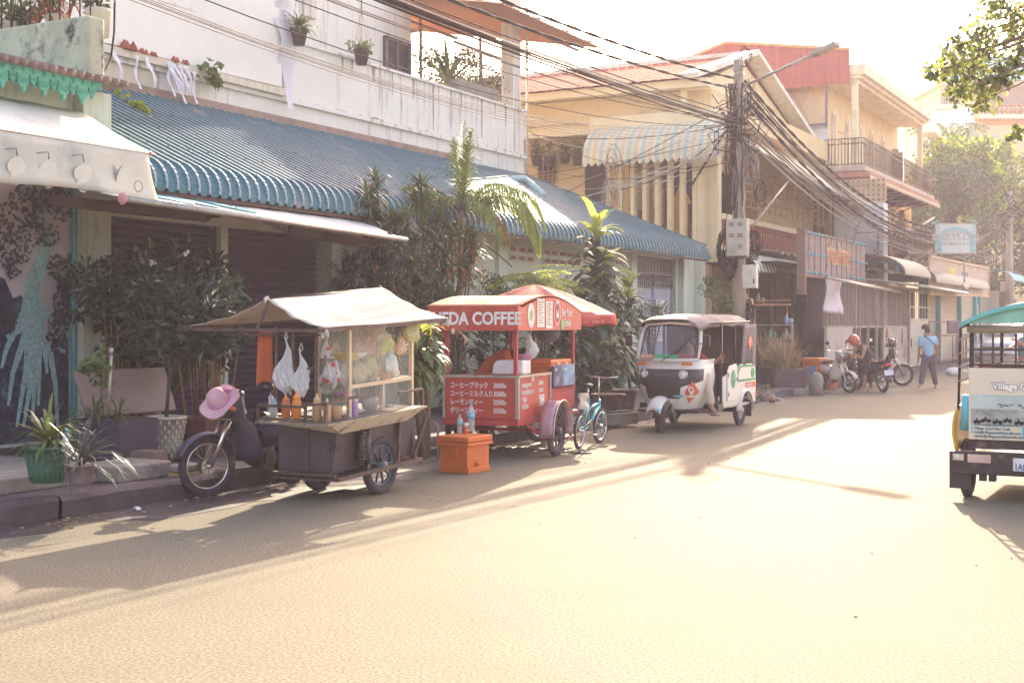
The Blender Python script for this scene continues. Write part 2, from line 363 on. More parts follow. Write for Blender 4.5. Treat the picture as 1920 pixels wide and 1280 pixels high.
# balcony pots with plants
m_potw=mat('pale_ceramic',(206,196,178),.7,var=.1,dirt=(130,110,100),da=.5); m_lf1=mleaf('leaf_green',(104,118,62)); m_lf2=mleaf('leaf_dark',(70,84,62)); m_lf3=mleaf('leaf_bright',(150,160,62)); m_lfd=mleaf('leaf_dead',(178,100,50)); m_stem=mat('stem_brown',(96,86,72),.8); m_soil=mat('soil',(62,44,40),.95)
m_lfy=mleaf('leaf_yellow',(196,196,84),tr=.45)
for k,(x,lab) in enumerate(((-12.15,'bushy green plant in a pale pot at the right end of the left balcony'),(-12.85,'reddish grass plant in a square pale pot on the left balcony'),(-13.7,'wide leafy plant in a pale pot at the far left of the left balcony'))):
    t=thing('potted_plant',lab,'plant',(x,11.75,5.15),group='plants on the left balcony')
    mb=MB(); mb.lathe([(.12,0),(.15,.28),(.165,.3),(.165,.34),(.14,.34)],n=16); mb.build('pot',m_potw,t)
    mb=MB(); rg=random.Random(k+40)
    if k==0: crown(mb,(0,0,.85),(.4,.3,.5),700,.09,rg,10,nm=2)
    elif k==1:
        for j in range(6): rosette(mb,(rg.uniform(-.3,.3),rg.uniform(-.1,.1),.35+rg.random()*.4),30,.4,.022,.9,rg,dead=.45)
    else: crown(mb,(0,0,.8),(.6,.3,.5),700,.10,rg,10,nm=2); rosette(mb,(0,0,.4),40,.5,.025,.9,rg,dead=.4)
    for j in range(5): mb.m=1; mb.tube([(0,0,.3),(rg.uniform(-.3,.3),rg.uniform(-.1,.1),1)],.008,4)
    mb.build('foliage',[m_lf1,m_lf2 if k!=1 else m_lfd],t)
# ================= BLUE-ROOFED SHOP HOUSE =================
m_blue=mat('blue_tin',(72,114,126),.6,met=0,var=.10,sc_=.8,dirt=(140,140,140),da=.8,ds=2.2,spec=.15,streak=False)
m_mint=mat('mint_plaster',(206,214,198),.8,var=.06,sc_=1.5,dirt=(150,140,128),da=.5,ds=1.5,streak=True)
m_shut=mat('plum_shutter',(92,66,94),.55,met=.3,var=.12,sc_=2)
sh=thing('shop_house','single storey mint shop house under a long blue corrugated roof','building',(-12,21,.17),world=True)
mb=MB(); mb.b(-15,-12,11.66,16.1,2.94,3.5); mb.b(-12.0,-11.93,11.66,16.15,2.94,3.12)
mb.b(-15,-11.98,16.1,28.1,.1,3.5); mb.b(-15,-11.95,28.1,30.6,3.22,3.45); mb.b(-15,-11.9,30.6,32.2,.1,3.4); mb.b(-15,-12.25,11.66,16.1,.1,2.94); mb.b(-15,-12.3,28.1,30.6,.1,3.25)
mb.build('wall',m_mint,sh)
for q in ((-12,-11.9,13.72,13.86,.17,2.94),(-11.98,-11.8,16.1,16.5,.1,3.3),(-11.98,-11.85,17.3,17.6,.1,3.3),(-11.9,-11.75,30.75,31.15,.1,3.4),(-11.9,-11.7,31.9,32.2,.1,3.4),(-11.98,-11.88,27.8,28.1,.1,3.4),(-11.98,-11.9,21.5,21.8,.1,3.4)): MB().b(*q).build('pillar',m_mint,sh,.008)
for y0,y1 in ((11.7,13.72),(13.86,16.1)):
    mb=MB(); n=30
    mb.sheet(lambda u,v:(-12.1+(.03 if int(v*n*3+.5)%3==1 else 0)-(.012 if int(v*n*3+.5)%3==2 else 0),y0+u*(y1-y0),.17+v*2.78),1,n*3,0,False)
    s_=mb.build('roller_shutter',m_shut,sh)
mb=MB()
def gate_bars(mb,y0,y1,z0,z1,n,X,r=.010):
    for i in range(n+1):
        y=y0+(y1-y0)*i/n; mb.tube([(X,y,z0),(X,y,z1)],r,4)
    for z in (z0,z1): mb.bar((X,y0,z),(X,y1,z),.03,.04)
gy=lambda q:28.12+2.46*q
gate_bars(mb,28.12,30.58,2.86,3.2,26,-12.0); gate_bars(mb,28.12,30.58,2.5,2.82,2,-12.0,.02)
for i in range(20):
    y=28.2+i*.122; mb.ring((-12,y,2.70),(1,0,0),.05,.011,12,4); mb.tube([(-12,y,2.5),(-12,y,2.82)],.010,4)
    mb.ball((-12,y,2.6),.02,6,4)
m_gate=mat('grey_iron',(128,118,132),.6,met=.3,dirt=(96,76,72),da=.6)
g_=mb.build('gate_grille',m_gate,sh)
for i in (0,1):
    mb=MB(); y0=28.14+i*1.22
    mb.sheet(lambda u,v:(-12.02+.012*(int(u*40+.5)%2),y0+u*1.19,.2+v*2.28),40,1,.01,False)
    mb.b(-12.02,-11.97,y0,y0+.04,.2,2.5); mb.b(-12.02,-11.97,y0+1.15,y0+1.19,.2,2.5)
    mb.build('gate_leaf',mat('lilac_sheet',(168,172,188),.55,met=.2,dirt=(120,110,120),da=.4),sh)
mb=MB(); mb.b(-11.965,-11.96,29.45,30.0,1.2,2.2); mb.m=1
for k in range(9): mb.b(-11.96,-11.957,29.52,29.92,1.35+k*.085,1.37+k*.085)
mb.build('notice',[mat('paper_white',(226,226,224),.8),mat('print_blue',(120,160,180),.8)],sh)
# vents
mb=MB()
for i in range(9):
    for j in range(2):
        y=22.0+i*.36; z=2.83+j*.17
        if i in (3,): continue
        mb=MB(); mb.m=0; mb.b(-12,-11.95,y,y+.3,z,z+.13); mb.m=1; mb.b(-11.965,-11.945,y+.03,y+.27,z+.025,z+.105); mb.build('vent_block',[mat('vent_cream',(214,210,196),.8),mat('terracotta',(150,96,72),.8)],sh)
# roof
mb=MB(); pitch=.19; prof=[(0,0),(.022,.042),(.056,.042),(.08,0),(.145,.0)]
path=[]
for i in range(9): t=i/8; path.append((-15.0+3.67*t,5.26-1.68*t,0))
for i in range(1,13):
    a=R(24.6)+(R(90)-R(24.6))*i/12; a0=R(24.6); rr=.36
    path.append((-11.33+rr*(math.sin(a)-math.sin(a0)),3.58-rr*(math.cos(a0)-math.cos(a)),.008*(i%2)))
path.append((-11.12,3.21,0))
np_=int((31.05-11.6)/pitch)
for k in range(np_):
    for q in range(5):
        y0=11.6+k*pitch+prof[q][0]; nx=prof[q+1] if q<4 else (pitch,0); y1=11.6+k*pitch+nx[0]
        def cl(y,x,z): 
            if y>28.4:
                xm=-15+3.67*(y-28.4)/2.65
                if x<xm: return xm, 5.26-1.68*(xm+15)/3.67
            return x,z
        row=[]
        for (y,h) in ((y0,prof[q][1]),(y1,nx[1])):
            for (x,z,o) in path:
                x2,z2=cl(y,x,z); row.append((x2+h*.45+o,y,z2+h*.9))
        n=len(path); mb.m=(1 if q in (1,) else 0); mb.add(row,[(i,i+1,n+i+1,n+i) for i in range(n-1)])
mb.m=2
for k in range(0,np_,2):
    for t_ in (.12,.35,.58,.82):
        y_=11.64+k*pitch; xx=-15+3.67*t_
        if y_<28.3: mb.ball((xx+.02,y_,5.26-1.68*t_+.045),(.014,.014,.010),5,3)
mb.build('tin_roof',[m_blue,mat('pale_rib',(140,152,158),.5,var=.15,spec=.35),mat('roof_screw',(96,84,78),.7)],sh)  # rib crests get a paler material than the pans between
mb=MB(); mb.bar((-14.93,28.3,5.26),(-11.3,31.1,3.58),.22,.03); mb.m=1; mb.bar((-14.98,11.6,5.30),(-14.98,25,5.30),.16,.14); mb.build('roof_flashing',[m_blue,mat('brown_flashing',(150,124,112),.7,dirt=(100,80,74),da=.8)],sh)
mb=MB(); mb.bar((-11.2,11.6,3.19),(-11.2,31,3.19),.06,.05); mb.build('eave_rail',m_brn,sh)
# retractable awning over the shutters
mb=MB(); mb.sheet(lambda u,v:(-11.9+2.1*v,10.6-.75*v+u*(6.2-1.05*v),3.33-.43*v-.03*math.sin(PI*v)-.12*u*v+.004*math.sin(u*60)),50,8,.010)
A=mb.build('awning',m_canvas,sh)
mb=MB(); mb.tube([(-9.78,9.8,2.89),(-9.78,15.05,2.77)],.035,8); mb.m=1; mb.ball((-9.78,9.78,2.89),(.065,.03,.065),10,6); mb.build('front_bar',[m_alu,mat('pink_cap',(206,140,140),.6)],A)
for y,a,b_ in ((11.2,(-10.9,2.93,9.9),(-10.3,2.86,11.6)),(14.4,(-10.9,2.86,13.9),(-10.3,2.72,15.0))):
    mb=MB(); mb.bar((a[0],a[2],a[1]),(b_[0],b_[2],b_[1]),.10,.12); mb.ball((b_[0],b_[2],b_[1]),.07,8,6); mb.tube([(b_[0],b_[2],b_[1]),(-9.8,b_[2]-.3,2.84)],.03,6); mb.build('awning_arm',m_brn,A)
# blurred emblem and script on the canvas
mb=MB()
def ac(y,v): u=(y-10.6+.75*v)/(6.2-1.05*v); return Vector((-11.9+2.1*v,y,3.33-.43*v-.03*math.sin(PI*v)-.12*u*v+.022))
for y0 in (11.2,11.6,12.3): mb.sheet(lambda u,v:ac(y0+.35*u+.25*v,.25+.5*v*(1-.3*u)),6,4,.003)
mb.build('printed_swirl',mat('print_teal',(110,176,190),.8),A)
text('\u1794\u17b6\u1799 \u17d4 \u1780\u17b6\u17a0\u17d2\u179c\u17c1',.22,(-10.75,12.6,3.09),(R(0),R(12),R(90)),m_ink,A,'print_lettering')
mb=MB(); mb.tube([(-11.85,17.0,1.),(-11.85,17.0,3.3)],.02,6); mb.build('wall_pipe',mat('blue_pipe',(90,120,150),.5),sh)
mb=MB(); mb.tube([onX(912,343-5,-14.6),onX(984,336,-14.0),onX(995,345,-13.8),onX(1018,365,-13.2)],.085,10); mb.build('drain_pipe',mat('pale_teal_pvc',(176,204,200),.5),sh)
# round grey back of a hanging sign
t=thing('round_sign','plain grey round sign board seen from behind on a wall bracket beside the awning','sign',onX(738,455,-11.15),world=True)
c0=onX(738,452,-11.15); mb=MB()
mb.disc(c0+V(0,-.03,0),(.65,-.75,0),.46,.05,28); mb.build('board',mat('dove_grey',(150,140,150),.6,var=.08),t,.008)
mb=MB(); mb.bar(c0+V(-.9,.05,.3),c0+V(0,.02,.3),.05,.05); mb.bar(c0+V(-.9,.05,-.25),c0+V(0,.02,-.25),.05,.05); mb.tube([c0+V(.04,-.06,.05),c0+V(.04,-.06,.32)],.03,8); mb.build('bracket',m_alu,t)
# ================= WHITE UPPER BUILDING =================
m_white=mat('white_plaster',(230,224,216),.85,var=.04,sc_=1.2,bump=.1,dirt=(150,128,108),da=.95,ds=1.0,streak=True)
m_cream=mat('cream_plaster',(214,202,182),.85,var=.06,sc_=1.2,dirt=(150,124,104),da=.8,ds=1.3,streak=True)
m_grime=mat('soot_streak',(112,98,92),.9,var=.4,sc_=6)
wb=thing('balcony_building','white stained upper storeys with a long balcony parapet above the blue roof','building',(-15,20,5.3),world=True)
mb=MB(); mb.b(-15.35,-15,10,28.35,5.28,6.82); mb.m=1; mb.b(-15.36,-14.995,10,15.8,5.28,5.72); mb.m=0; mb.b(-15.35,-14.93,10,28.4,5.66,5.74); mb.b(-15.35,-14.94,15.7,28.38,6.80,6.85); mb.build('parapet',[m_white,m_cream],wb)
mb=MB(); mb.b(-26,-16.6,10,25.75,5.3,12.5); mb.b(-26,-15.36,10,28.36,5.28,5.9); mb.build('wall',m_white,wb)
mb=MB(); rg=random.Random(8)
for (px,w_,l) in ((735,1.,.55),(775,2,.5),(812,1.6,1.1),(845,1.2,.9),(865,1,.4),(903,2,1.),(928,1.2,.4),(948,2.2,.5),(642,1.5,.3),(660,1.2,.3),(700,3,.35)):
    p=onX(px,607-(6.8-H)*F/((-15)/((px-960)/F*CS-SN)),-15); L_=l
    mb.sheet(lambda u,v:(-14.994,p.y+(u-.5)*.05*w_*(1-.65*v),6.8-L_*v*.9),3,6,0)
for i in range(34):
    y=rg.uniform(15.8,28); mb.sheet(lambda u,v,y=y,w_=rg.uniform(.05,.4),h=rg.uniform(.01,.05):(-14.99,y+(u-.5)*w_,5.745+h*v*(1-abs(u-.5)*1.6)),4,2,0)
gr_=mb.build('grime',mat('soot_wash',(118,104,96),.95,var=.4,sc_=6,alpha=.5),wb); gr_['kind']='stuff'
# corrugated white sheeting
m_sheet=mat('white_sheeting',(232,226,218),.7,var=.04,sc_=1,dirt=(180,166,152),da=.4,ds=.5)
mb=MB(); n=96
mb.sheet(lambda u,v:(-14.93+.0015*(int(u*n+.5)%2)+.05*math.sin(v*5+u*7)*u,11.9+u*(6.9-.25*v*math.sin(v*5)),5.9+v*4.4),n,10,.006,False)
mb.build('cladding_sheet',m_sheet,wb)
mb=MB(); mb.tube([(-14.9,11.9,7.3),(-14.9,18.6,7.3)],.008,4); mb.build('wire',m_brn,wb)
mb=MB(); mb.b(-15.3,-14.85,10,18.85,5.74,5.86); mb.build('ledge',m_cream,wb)
mb=MB(); rg=random.Random(4)
for (px,py,s) in ((242,98,.12),(270,104,.07),(287,108,.06),(330,118,.07),(346,122,.06)):
    p=onX(px,py,-14.86); 
    for k in range(4): mb.lathe([(s*.7,0),(s*.45,s*.6),(0,s*1.3)],(p.x+rg.uniform(-.02,.02),p.y+rg.uniform(-s,s),5.86),6,smooth=False)
mb.build('broken_tile',mat('red_tile_shard',(156,78,58),.8),wb)
# door, window vent
mb=MB(); p0=onX(718,66,-16.6); p1=onX(765,80,-16.6); y0,y1=p0.y,p1.y; zt=8.12
mb.b(-16.6,-16.54,y0,y1,6.0,zt); mb.m=1; mb.b(-16.54,-16.50,y0,y0+.07,6.0,zt); mb.b(-16.54,-16.50,y1-.07,y1,6,zt); mb.b(-16.54,-16.5,y0,y1,zt-.07,zt); mb.b(-16.54,-16.49,y0+.42,y0+.48,6,zt-.07)
mb.b(-16.54,-16.5,y0+.07,y0+.42,7.2,7.3); mb.b(-16.54,-16.5,y0+.07,y0+.42,6.2,6.9); mb.m=2; mb.b(-16.535,-16.52,y0+.1,y0+.4,7.35,7.9); mb.b(-16.535,-16.52,y0+.5,y1-.35,6.9,7.9)
mb.build('door',[mat('door_dark',(60,44,54),.5),mat('door_grey',(112,98,104),.6),mat('door_glass',(70,60,80),.15)],wb)
mb=MB(); q0=onX(567,0,-16.6); q1=onX(591,38,-16.6); mb.b(-16.6,-16.55,q0.y,q1.y,q1.z,q1.z+1); mb.m=1; mb.b(-16.56,-16.54,(q0.y+q1.y)/2-.02,(q0.y+q1.y)/2+.02,q1.z,q1.z+1)
mb.build('window',[mat('frosted_glass',(196,190,176),.3),m_alu],wb)
# terrace: corner pillar, railing, rusty roof
MB().b(-15.3,-14.98,27.75,28.15,6.82,12).build('pillar',m_white,wb)
mb=MB(); mb.tube([(-14.95,28.42,5.2),(-14.95,28.42,11.5)],.035,8); mb.build('downpipe',mat('white_pvc',(205,200,196),.5),wb)
m_rustroof=mat('rusty_tin',(184,116,82),.7,var=.2,sc_=2,dirt=(150,84,60),da=.6,ds=2)
mb=MB(); n=60
mb.sheet(lambda u,v:(-24+10.2*u,25.0+.05*(int(v*n+.5)%2)*0+v*5.3,9.85-1.35*abs(u-.35)*1.4+.03*(int(v*n+.5)%2)),10,n,.012,False); mb.build('terrace_roof',m_rustroof,wb)
mb=MB()
for y in (25.9,27.3,28.8,30.1): mb.bar((-24,y,9.2),(-17.5,y,9.75),.06,.08); mb.bar((-17.5,y,9.72),(-14,y,8.75),.06,.08)
for x in (-22,-20,-18,-16.2,-14.4): mb.bar((x,25.2,9.72-1.9*abs((x+24)/10.2-.35)),(x,30.2,9.72-1.9*abs((x+24)/10.2-.35)),.05,.06)
for x,y in ((-16.5,26),(-18.5,28.6),(-16.2,28.3),(-20.5,28.6)): mb.tube([(x,y,5.9),(x,y,9.3)],.04,6)
mb.build('roof_frame',mat('rust_frame',(150,112,92),.7),wb)
mb=MB()
for i in range(22):
    y=25.9+.115*i; mb.tube([(-15.5,y,6.8),(-15.5,y,8.1)],.012,4)
    if i%2==0: mb.ring((-15.5,y+.06,7.35),(1,0,0),.09,.01,10,4)
mb.bar((-15.5,25.85,8.12),(-15.5,28.3,8.12),.04,.06); mb.bar((-15.5,25.85,7.75),(-15.5,28.3,7.75),.03,.03)
mb.build('railing',mat('old_iron2',(120,104,98),.6),wb)
mb=MB(); mb.b(-15.3,-14.95,25.2,27.0,6.83,7.12); mb.build('trough',m_conc,wb,.03)
t=thing('terrace_plants','tangle of agave and flowering shrubs behind the white parapet corner','plant',(-15.6,27,6.9)); rg=random.Random(11)
mb=MB(); crown(mb,(-.4,.3,.75),(.9,1.8,.6),1500,.11,rg,16,nm=2); rosette(mb,(0,-1.2,.3),26,1.1,.09,.3,rg); rosette(mb,(.2,1.1,.1),20,.9,.03,.5,rg)
for i in range(60): mb.m=2; p=(rg.uniform(-.2,.5),rg.uniform(.2,1.3),rg.uniform(.1,.7)); leaf(mb,Vector(p),rnd_dir(rg),.07,.05,rg)
mb.build('foliage',[m_lf1,m_lf2,mleaf('red_petal',(190,96,84))],t)
m_pot=mat('dark_plastic_pot',(70,52,60),.5,var=.1)
for k,(px,py,lab,st) in enumerate(((561,66,'black hanging pot of arching spider plant left of the two above the parapet',0),(678,104,'black hanging pot with a low bushy plant, near the dark door',1))):
    p=onX(px,py+6,-14.7); t=thing('hanging_pot',lab,'hanging plant',(p.x,p.y,p.z-.13),group='pots hanging before the white wall')
    mb=MB(); mb.lathe([(.10,0),(.155,.26),(.165,.27),(.165,.30),(.14,.3)],n=16); mb.build('pot',m_pot,t)
    mb=MB(); rg=random.Random(k)
    if st==0: rosette(mb,(0,0,.3),70,.5,.028,1.2,rg)
    else: crown(mb,(0,0,.36),(.26,.26,.16),420,.06,rg,12); rosette(mb,(0,0,.3),30,.35,.015,1.0,rg)
    mb.build('foliage',m_lf1,t)
    mb=MB(); 
    for a in (0,2.1,4.2): mb.tube([(.155*math.cos(a),.155*math.sin(a),.3),(0,0,1.1)],.004,3)
    mb.tube([(0,0,1.1),(0,0,2.4)],.008 if st else .02,5); mb.build('hanger',m_brn,t)
# torn plastic strips
m_torn=mat('torn_plastic',(226,224,232),.5,var=.05,tr=.3)
rg=random.Random(6)
for k,(px,py,l,w_,lab) in enumerate(((215,98,62,9,'thin torn white plastic strip at the left end of the ledge'),(250,105,74,6,'narrow white plastic strip hanging left of the second ledge tile'),(277,108,82,9,'long straight white plastic strip hanging from the ledge'),(330,122,84,34,'widest bundle of torn white plastic hanging over the blue roof'),(357,135,72,7,'thin torn strip just right of the widest plastic bundle'))):
    a=onX(px,py,-14.84); t=thing('torn_plastic',lab,'plastic strip',a,group='torn plastic on the ledge',world=True); mb=MB()
    nst=1 if w_<20 else 9; sc2=a.x/-15*(-a.x/ ( -((px-960)/F*CS-SN)))/F if 0 else 20.5/F
    for j in range(nst):
        y0=a.y+(j-nst/2)*.05; L_=l*sc2*rg.uniform(.7,1.05)*(1 if nst==1 else rg.uniform(.55,1.05)); ww=w_*sc2*(1 if nst==1 else .2); ph=rg.uniform(0,6)
        mb.sheet(lambda u,v:(a.x+.05+.03*math.sin(v*6+ph)+.12*v,y0+(u-.5)*ww*1.25*(1-.45*v+.25*math.sin(v*13+ph))+.025*math.sin(v*4+ph)*(1+v*.9*(nst>1)),a.z-L_*v),3,14,0)
    mb.build('strip',m_torn,t)
t=thing('torn_plastic','crumpled white plastic draped down the torn edge of the sheeting','plastic strip',onX(472,120,-14.8),world=True,group='torn plastic on the ledge'); mb=MB()
for j in range(6):
    mb.sheet(lambda u,v:(-14.85+.05*math.sin(9*v+j),18.7+.12*j*.5+(u-.5)*.16+.07*math.sin(v*8+j*2),7.9-v*(1.3+.12*j)-.1*j),2,12,0)
mb.build('strip',m_torn,t)
# creeper
t=thing('creeper','small heart-leaved creeper sprouting below the ledge right of the torn plastic','creeper',onX(392,142,-14.8),world=True); mb=MB(); p=onX(395,140,-14.8); rg=random.Random(9)
for i in range(40):
    leaf(mb,p+V(rg.uniform(0,.1),rg.gauss(0,.13),rg.gauss(0,.12)),rnd_dir(rg,-.8),.16,.13,rg)
mb.build('foliage',m_lf1,t)
t=thing('creeper','thin creeper trailing over the top left corner of the blue roof','creeper',onX(215,175,-14.4),world=True); mb=MB()
pa=[onX(200,168,-14.8),onX(222,178,-14.2),onX(245,197,-13.9),onX(262,208,-13.7),onX(279,221,-13.5)]
mb.tube(pa,.01,4)
for i in range(60):
    q=rg.random()**.6*3.99; p=pa[int(q)].lerp(pa[int(q)+1],q%1); leaf(mb,p+V(0,0,.03)+rnd_dir(rg)*.05,rnd_dir(rg,.3),.10,.08,rg)
mb.build('foliage',m_lf3,t)
# ================= YELLOW HOUSE =================
m_yel=mat('yellow_plaster',(216,190,146),.8,var=.06,sc_=1.2,dirt=(170,120,90),da=.5,ds=1.4)
m_crm=mat('cream_trim',(232,214,176),.8,var=.05,sc_=2,dirt=(170,140,116),da=.4)
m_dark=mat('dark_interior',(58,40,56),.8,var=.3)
m_redtile=mat('red_roof_tile',(176,92,68),.95,var=.4,sc_=14,bump=.3,dirt=(214,180,160),da=.7,ds=14,spec=.1)
yh=thing('yellow_house','yellow house with red tiled gable roof, slatted screen and striped awning','building',(-14,38,.1),world=True)
mb=MB(); mb.b(-26,-14.9,34.6,46,.1,7.6); mb.b(-14.9,-12.1,34.0,46,.1,3.6); mb.b(-26,-11.9,33.2,46,7.25,7.9); mb.b(-14.9,-12.3,38.5,46,3.6,7.3)
mb.b(-26,-15,33.6,34.6,.1,3.5)
mb.build('wall',m_yel,yh)
mb=MB(); mb.b(-26,-11.85,32.75,33.1,7.9,8.12); mb.b(-20,-12,33.35,33.55,6.95,7.25); mb.build('fascia',m_crm,yh)
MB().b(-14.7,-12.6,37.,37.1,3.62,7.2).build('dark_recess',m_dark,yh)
mb=MB(); n=120
for side in (0,1):
    def rf(u,v):
        x=-26+13.6*v
        if side==0: yy=32.6+5.2*u; z=8.12+1.5*u
        else: yy=37.8+10.5*u; z=9.62-2.9*u
        return (x,yy,z+.03*abs(math.sin(v*150))+.035*((u*14)%1))
    mb.sheet(rf,28,150,0,False)
mb.build('tile_roof',m_redtile,yh)
mb=MB(); mb.bar((-12.3,32.5,8.16),(-12.3,37.8,9.72),.5,.14); mb.bar((-12.3,37.8,9.72),(-12.3,49,6.5),.5,.14); mb.bar((-26,37.8,9.72),(-12.2,37.8,9.72),.2,.12)
mb.build('bargeboard',mat('white_board',(216,208,196),.7,dirt=(160,130,110),da=.4),yh)
mb=MB(); mb.prism([(-12.55,33,7.9),(-12.55,37.8,9.45),(-12.55,47,7.0),(-12.55,47,6.0),(-12.55,33,6.0)],(-.15,0,0)); mb.build('gable_wall',m_crm,yh)
mb=MB(); mb.prism([(-12.54,38.2,8.3),(-12.54,38.8,9.0),(-12.54,39.5,8.2)],(.03,0,0)); mb.build('gable_ornament',mat('stucco_relief',(206,170,140),.8),yh)
# first floor slab, slatted screen, posts
mb=MB(); mb.b(-15.3,-11.6,32.85,44.5,3.25,3.62); mb.b(-15.3,-11.6,32.85,33.05,6.3,7.3); mb.build('floor_beam',m_crm,yh)
for i in range(9):
    MB().b(-14.85+.36*i,-14.73+.36*i,32.9,33.1,3.6,7.0).build('slat',m_crm,yh)
mb=MB()
for i in range(7): mb.b(-12.02+.06*i,-11.98+.06*i,32.88,32.93,3.6,6.9)
mb.b(-12.2,-11.62,32.9,33.2,3.6,7.0); mb.build('corner_pilaster',m_crm,yh)
# things behind the screen: hanging cloths and a gilded spirit house read as parts of the recess
mb=MB(); rg=random.Random(2)
mb.m=1; mb.b(-13.1,-12.75,33.5,33.7,3.7,4.9); mb.prism([(-13.2,33.6,4.9),(-12.65,33.6,4.9),(-12.92,33.6,5.5)],(0,.1,0)); mb.m=2
for i in range(4): mb.b(-14.1+.22*i,-14.0+.22*i,33.9,33.95,4.4+rg.random()*.4,5.6)
mb.m=0
for i in range(12): mb.b(-14.7+.2*i,-14.6+.2*i,34.2,34.4,3.62,3.9+rg.random()*1.3)
mb.build('veranda_clutter',[mat('brown_clutter',(110,84,84),.8,var=.5),mat('gilt_wood',(196,150,80),.5,met=.4),mat('pink_cloth',(200,140,140),.8)],yh)
# balustrade on the street side
mb=MB(); mb.b(-11.75,-11.58,33.2,44.5,4.42,4.56); mb.b(-11.72,-11.6,33.2,44.5,3.62,3.72); mb.build('balustrade_rail',m_crm,yh)
m_terra=mat('terracotta_baluster',(176,104,84),.7)
def balu(y): 
    mb=MB(); mb.lathe([(.05,0),(.05,.05),(.03,.1),(.055,.22),(.03,.5),(.045,.6),(.05,.7)],(-11.66,y,3.72),8); return mb
proto=balu(33.4).build('baluster',m_terra,yh)
for i in range(1,44):
    c=proto.copy(); COL.objects.link(c); c.location=(0,i*.25,0)
# striped awning over the screen
m_stA=mat('awning_cream',(224,210,184),.7,var=.05); m_stB=mat('awning_teal',(178,196,188),.7,var=.08); m_stC=mat('awning_tan',(212,194,160),.7,var=.06)
mb=MB(); n=40
for i in range(n):
    mb.m=[0,1,0,2][i%4]; u0,u1=i/n,(i+1)/n
    def f(u,v,u0=u0,u1=u1):
        q=u0+(u1-u0)*u; x=-15.1+4.0*q; a=v*PI/2
        sc3=-.12*abs(math.sin(q*n*PI/2)) if v>.99 else 0
        return (x,33.0-1.1*math.sin(a)-.02*math.sin(u*PI),7.05-1.05*(1-math.cos(a))-.05+sc3*1)
    mb.sheet(f,3,9,0,True)
mb.build('striped_awning',[m_stA,m_stB,m_stC],yh)
# porch canopy on the street side with lace edge
mb=MB(); n=50
mb.sheet(lambda u,v:(-12.4+2.0*v,35+10.5*u,7.1-1.15*v-.35*u*v),n,6,.03); mb.m=1
for i in range(60):
    y=35+10.5*i/60; z=5.95-.35*i/60; mb.prism([(-10.38,y,z),(-10.38,y+.17,z),(-10.38,y+.085,z-.17)],(.02,0,0))
for i in range(12): x=-12.3+i*.17; mb.prism([(x,45.5,5.6+1*(1-i/11)),(x+.17,45.5,5.6+1*(1-i/11)),(x+.085,45.5,5.4+1*(1-i/11))],(0,.02,0))
mb.build('porch_canopy',[mat('cream_canopy',(224,206,170),.8,dirt=(170,140,110),da=.4),mat('lace_white',(222,216,208),.7)],yh)
mb=MB()
for i in range(16): mb.bar((-11.8,35+i*.6,4.9),(-11.8,35+i*.6,6.1),.04,.04)
for i in range(6): mb.bar((-11.82,35,4.95+i*.22),(-11.82,44,4.95+i*.22),.04,.04)
mb.build('lattice',mat('tan_timber',(176,138,96),.7),yh)
# rear wing windows + pots
for (x0,y0,x1,y1,d_) in ((1012,300,1040,345,.03),(1098,250,1140,385,.04)):
    a=onY(x0,y0,34.58); b_=onY(x1,y1,34.58)
    mb=MB(); mb.b(a.x,b_.x,34.53,34.57,b_.z,a.z); mb.m=1
    if d_<.035:
        for k in range(4): xx=a.x+(b_.x-a.x)*k/3; mb.b(xx-.02,xx+.02,34.48,34.525,b_.z,a.z)
        for k in range(5): zz=b_.z+(a.z-b_.z)*k/8; mb.b(a.x,b_.x,34.485,34.522,zz-.02,zz+.02)
    mb.build('window',[m_dark,mat('wood_frame',(150,110,84),.7)],yh)
for k,(px,py,s) in enumerate(((1006,302,1.),(1030,303,1.),(1059,297,1.1),(1083,301,1.))):
    p=onY(px,py,33.9); t=thing('hanging_pot','small dark pot with sprigs, %s of the four hung before the yellow wall'%('first','second','third and highest','last')[k],'hanging plant',(p.x,p.y,p.z-.15),group='pots hanging by the yellow wall')
    mb=MB(); mb.lathe([(.12,0),(.17,.26),(.18,.30),(.15,.3)],n=14); mb.build('pot',m_pot,t); rg=random.Random(k+7)
    mb=MB(); crown(mb,(0,0,.45),(.22,.22,.25),160,.12,rg,8,asp=.25); rosette(mb,(0,0,.3),16,.5,.02,.5,rg); mb.build('foliage',m_lf1,t)
    mb=MB(); mb.tube([(0,0,.3),(0,0,1.6+.1*k)],.006,4); mb.build('hanger',m_brn,t)
# ================= RED CLAD BUILDING + ARCHED BUILDING =================
m_redclad=mat('red_cladding',(170,88,76),.6,met=.1,var=.08,sc_=1,dirt=(200,130,110),da=.3)
rb=thing('warehouse','building with red corrugated gable cladding above a mesh screened loft','building',(-15,46,.1),world=True)
mb=MB(); n=140
def gab(u,v):
    x=-24.5+13.4*u; top=11.65-abs(x+15.5)*.155 if x>-15.5 else 11.65-abs(x+15.5)*.3
    return (x,44.8-.025*(int(u*n+.5)%2),9.85+(top-9.85)*v)
mb.sheet(gab,n,1,.02,False); mb.build('gable_cladding',m_redclad,rb)
mb=MB(); mb.bar((-15.5,44.77,11.68),(-11.1,44.77,11.0),.1,.1); mb.bar((-15.5,44.77,11.68),(-21,44.77,10.0),.1,.1); mb.build('ridge_trim',mat('ochre_trim',(206,160,100),.7),rb)
mb=MB(); mb.b(-22,-11.5,45.4,52,.1,7.0); mb.b(-22,-11.9,45.0,45.2,7,8.45); mb.build('wall',mat('pale_grey_wall',(214,206,198),.8,var=.05,dirt=(150,130,120),da=.5,streak=True),rb)
mb=MB(); 
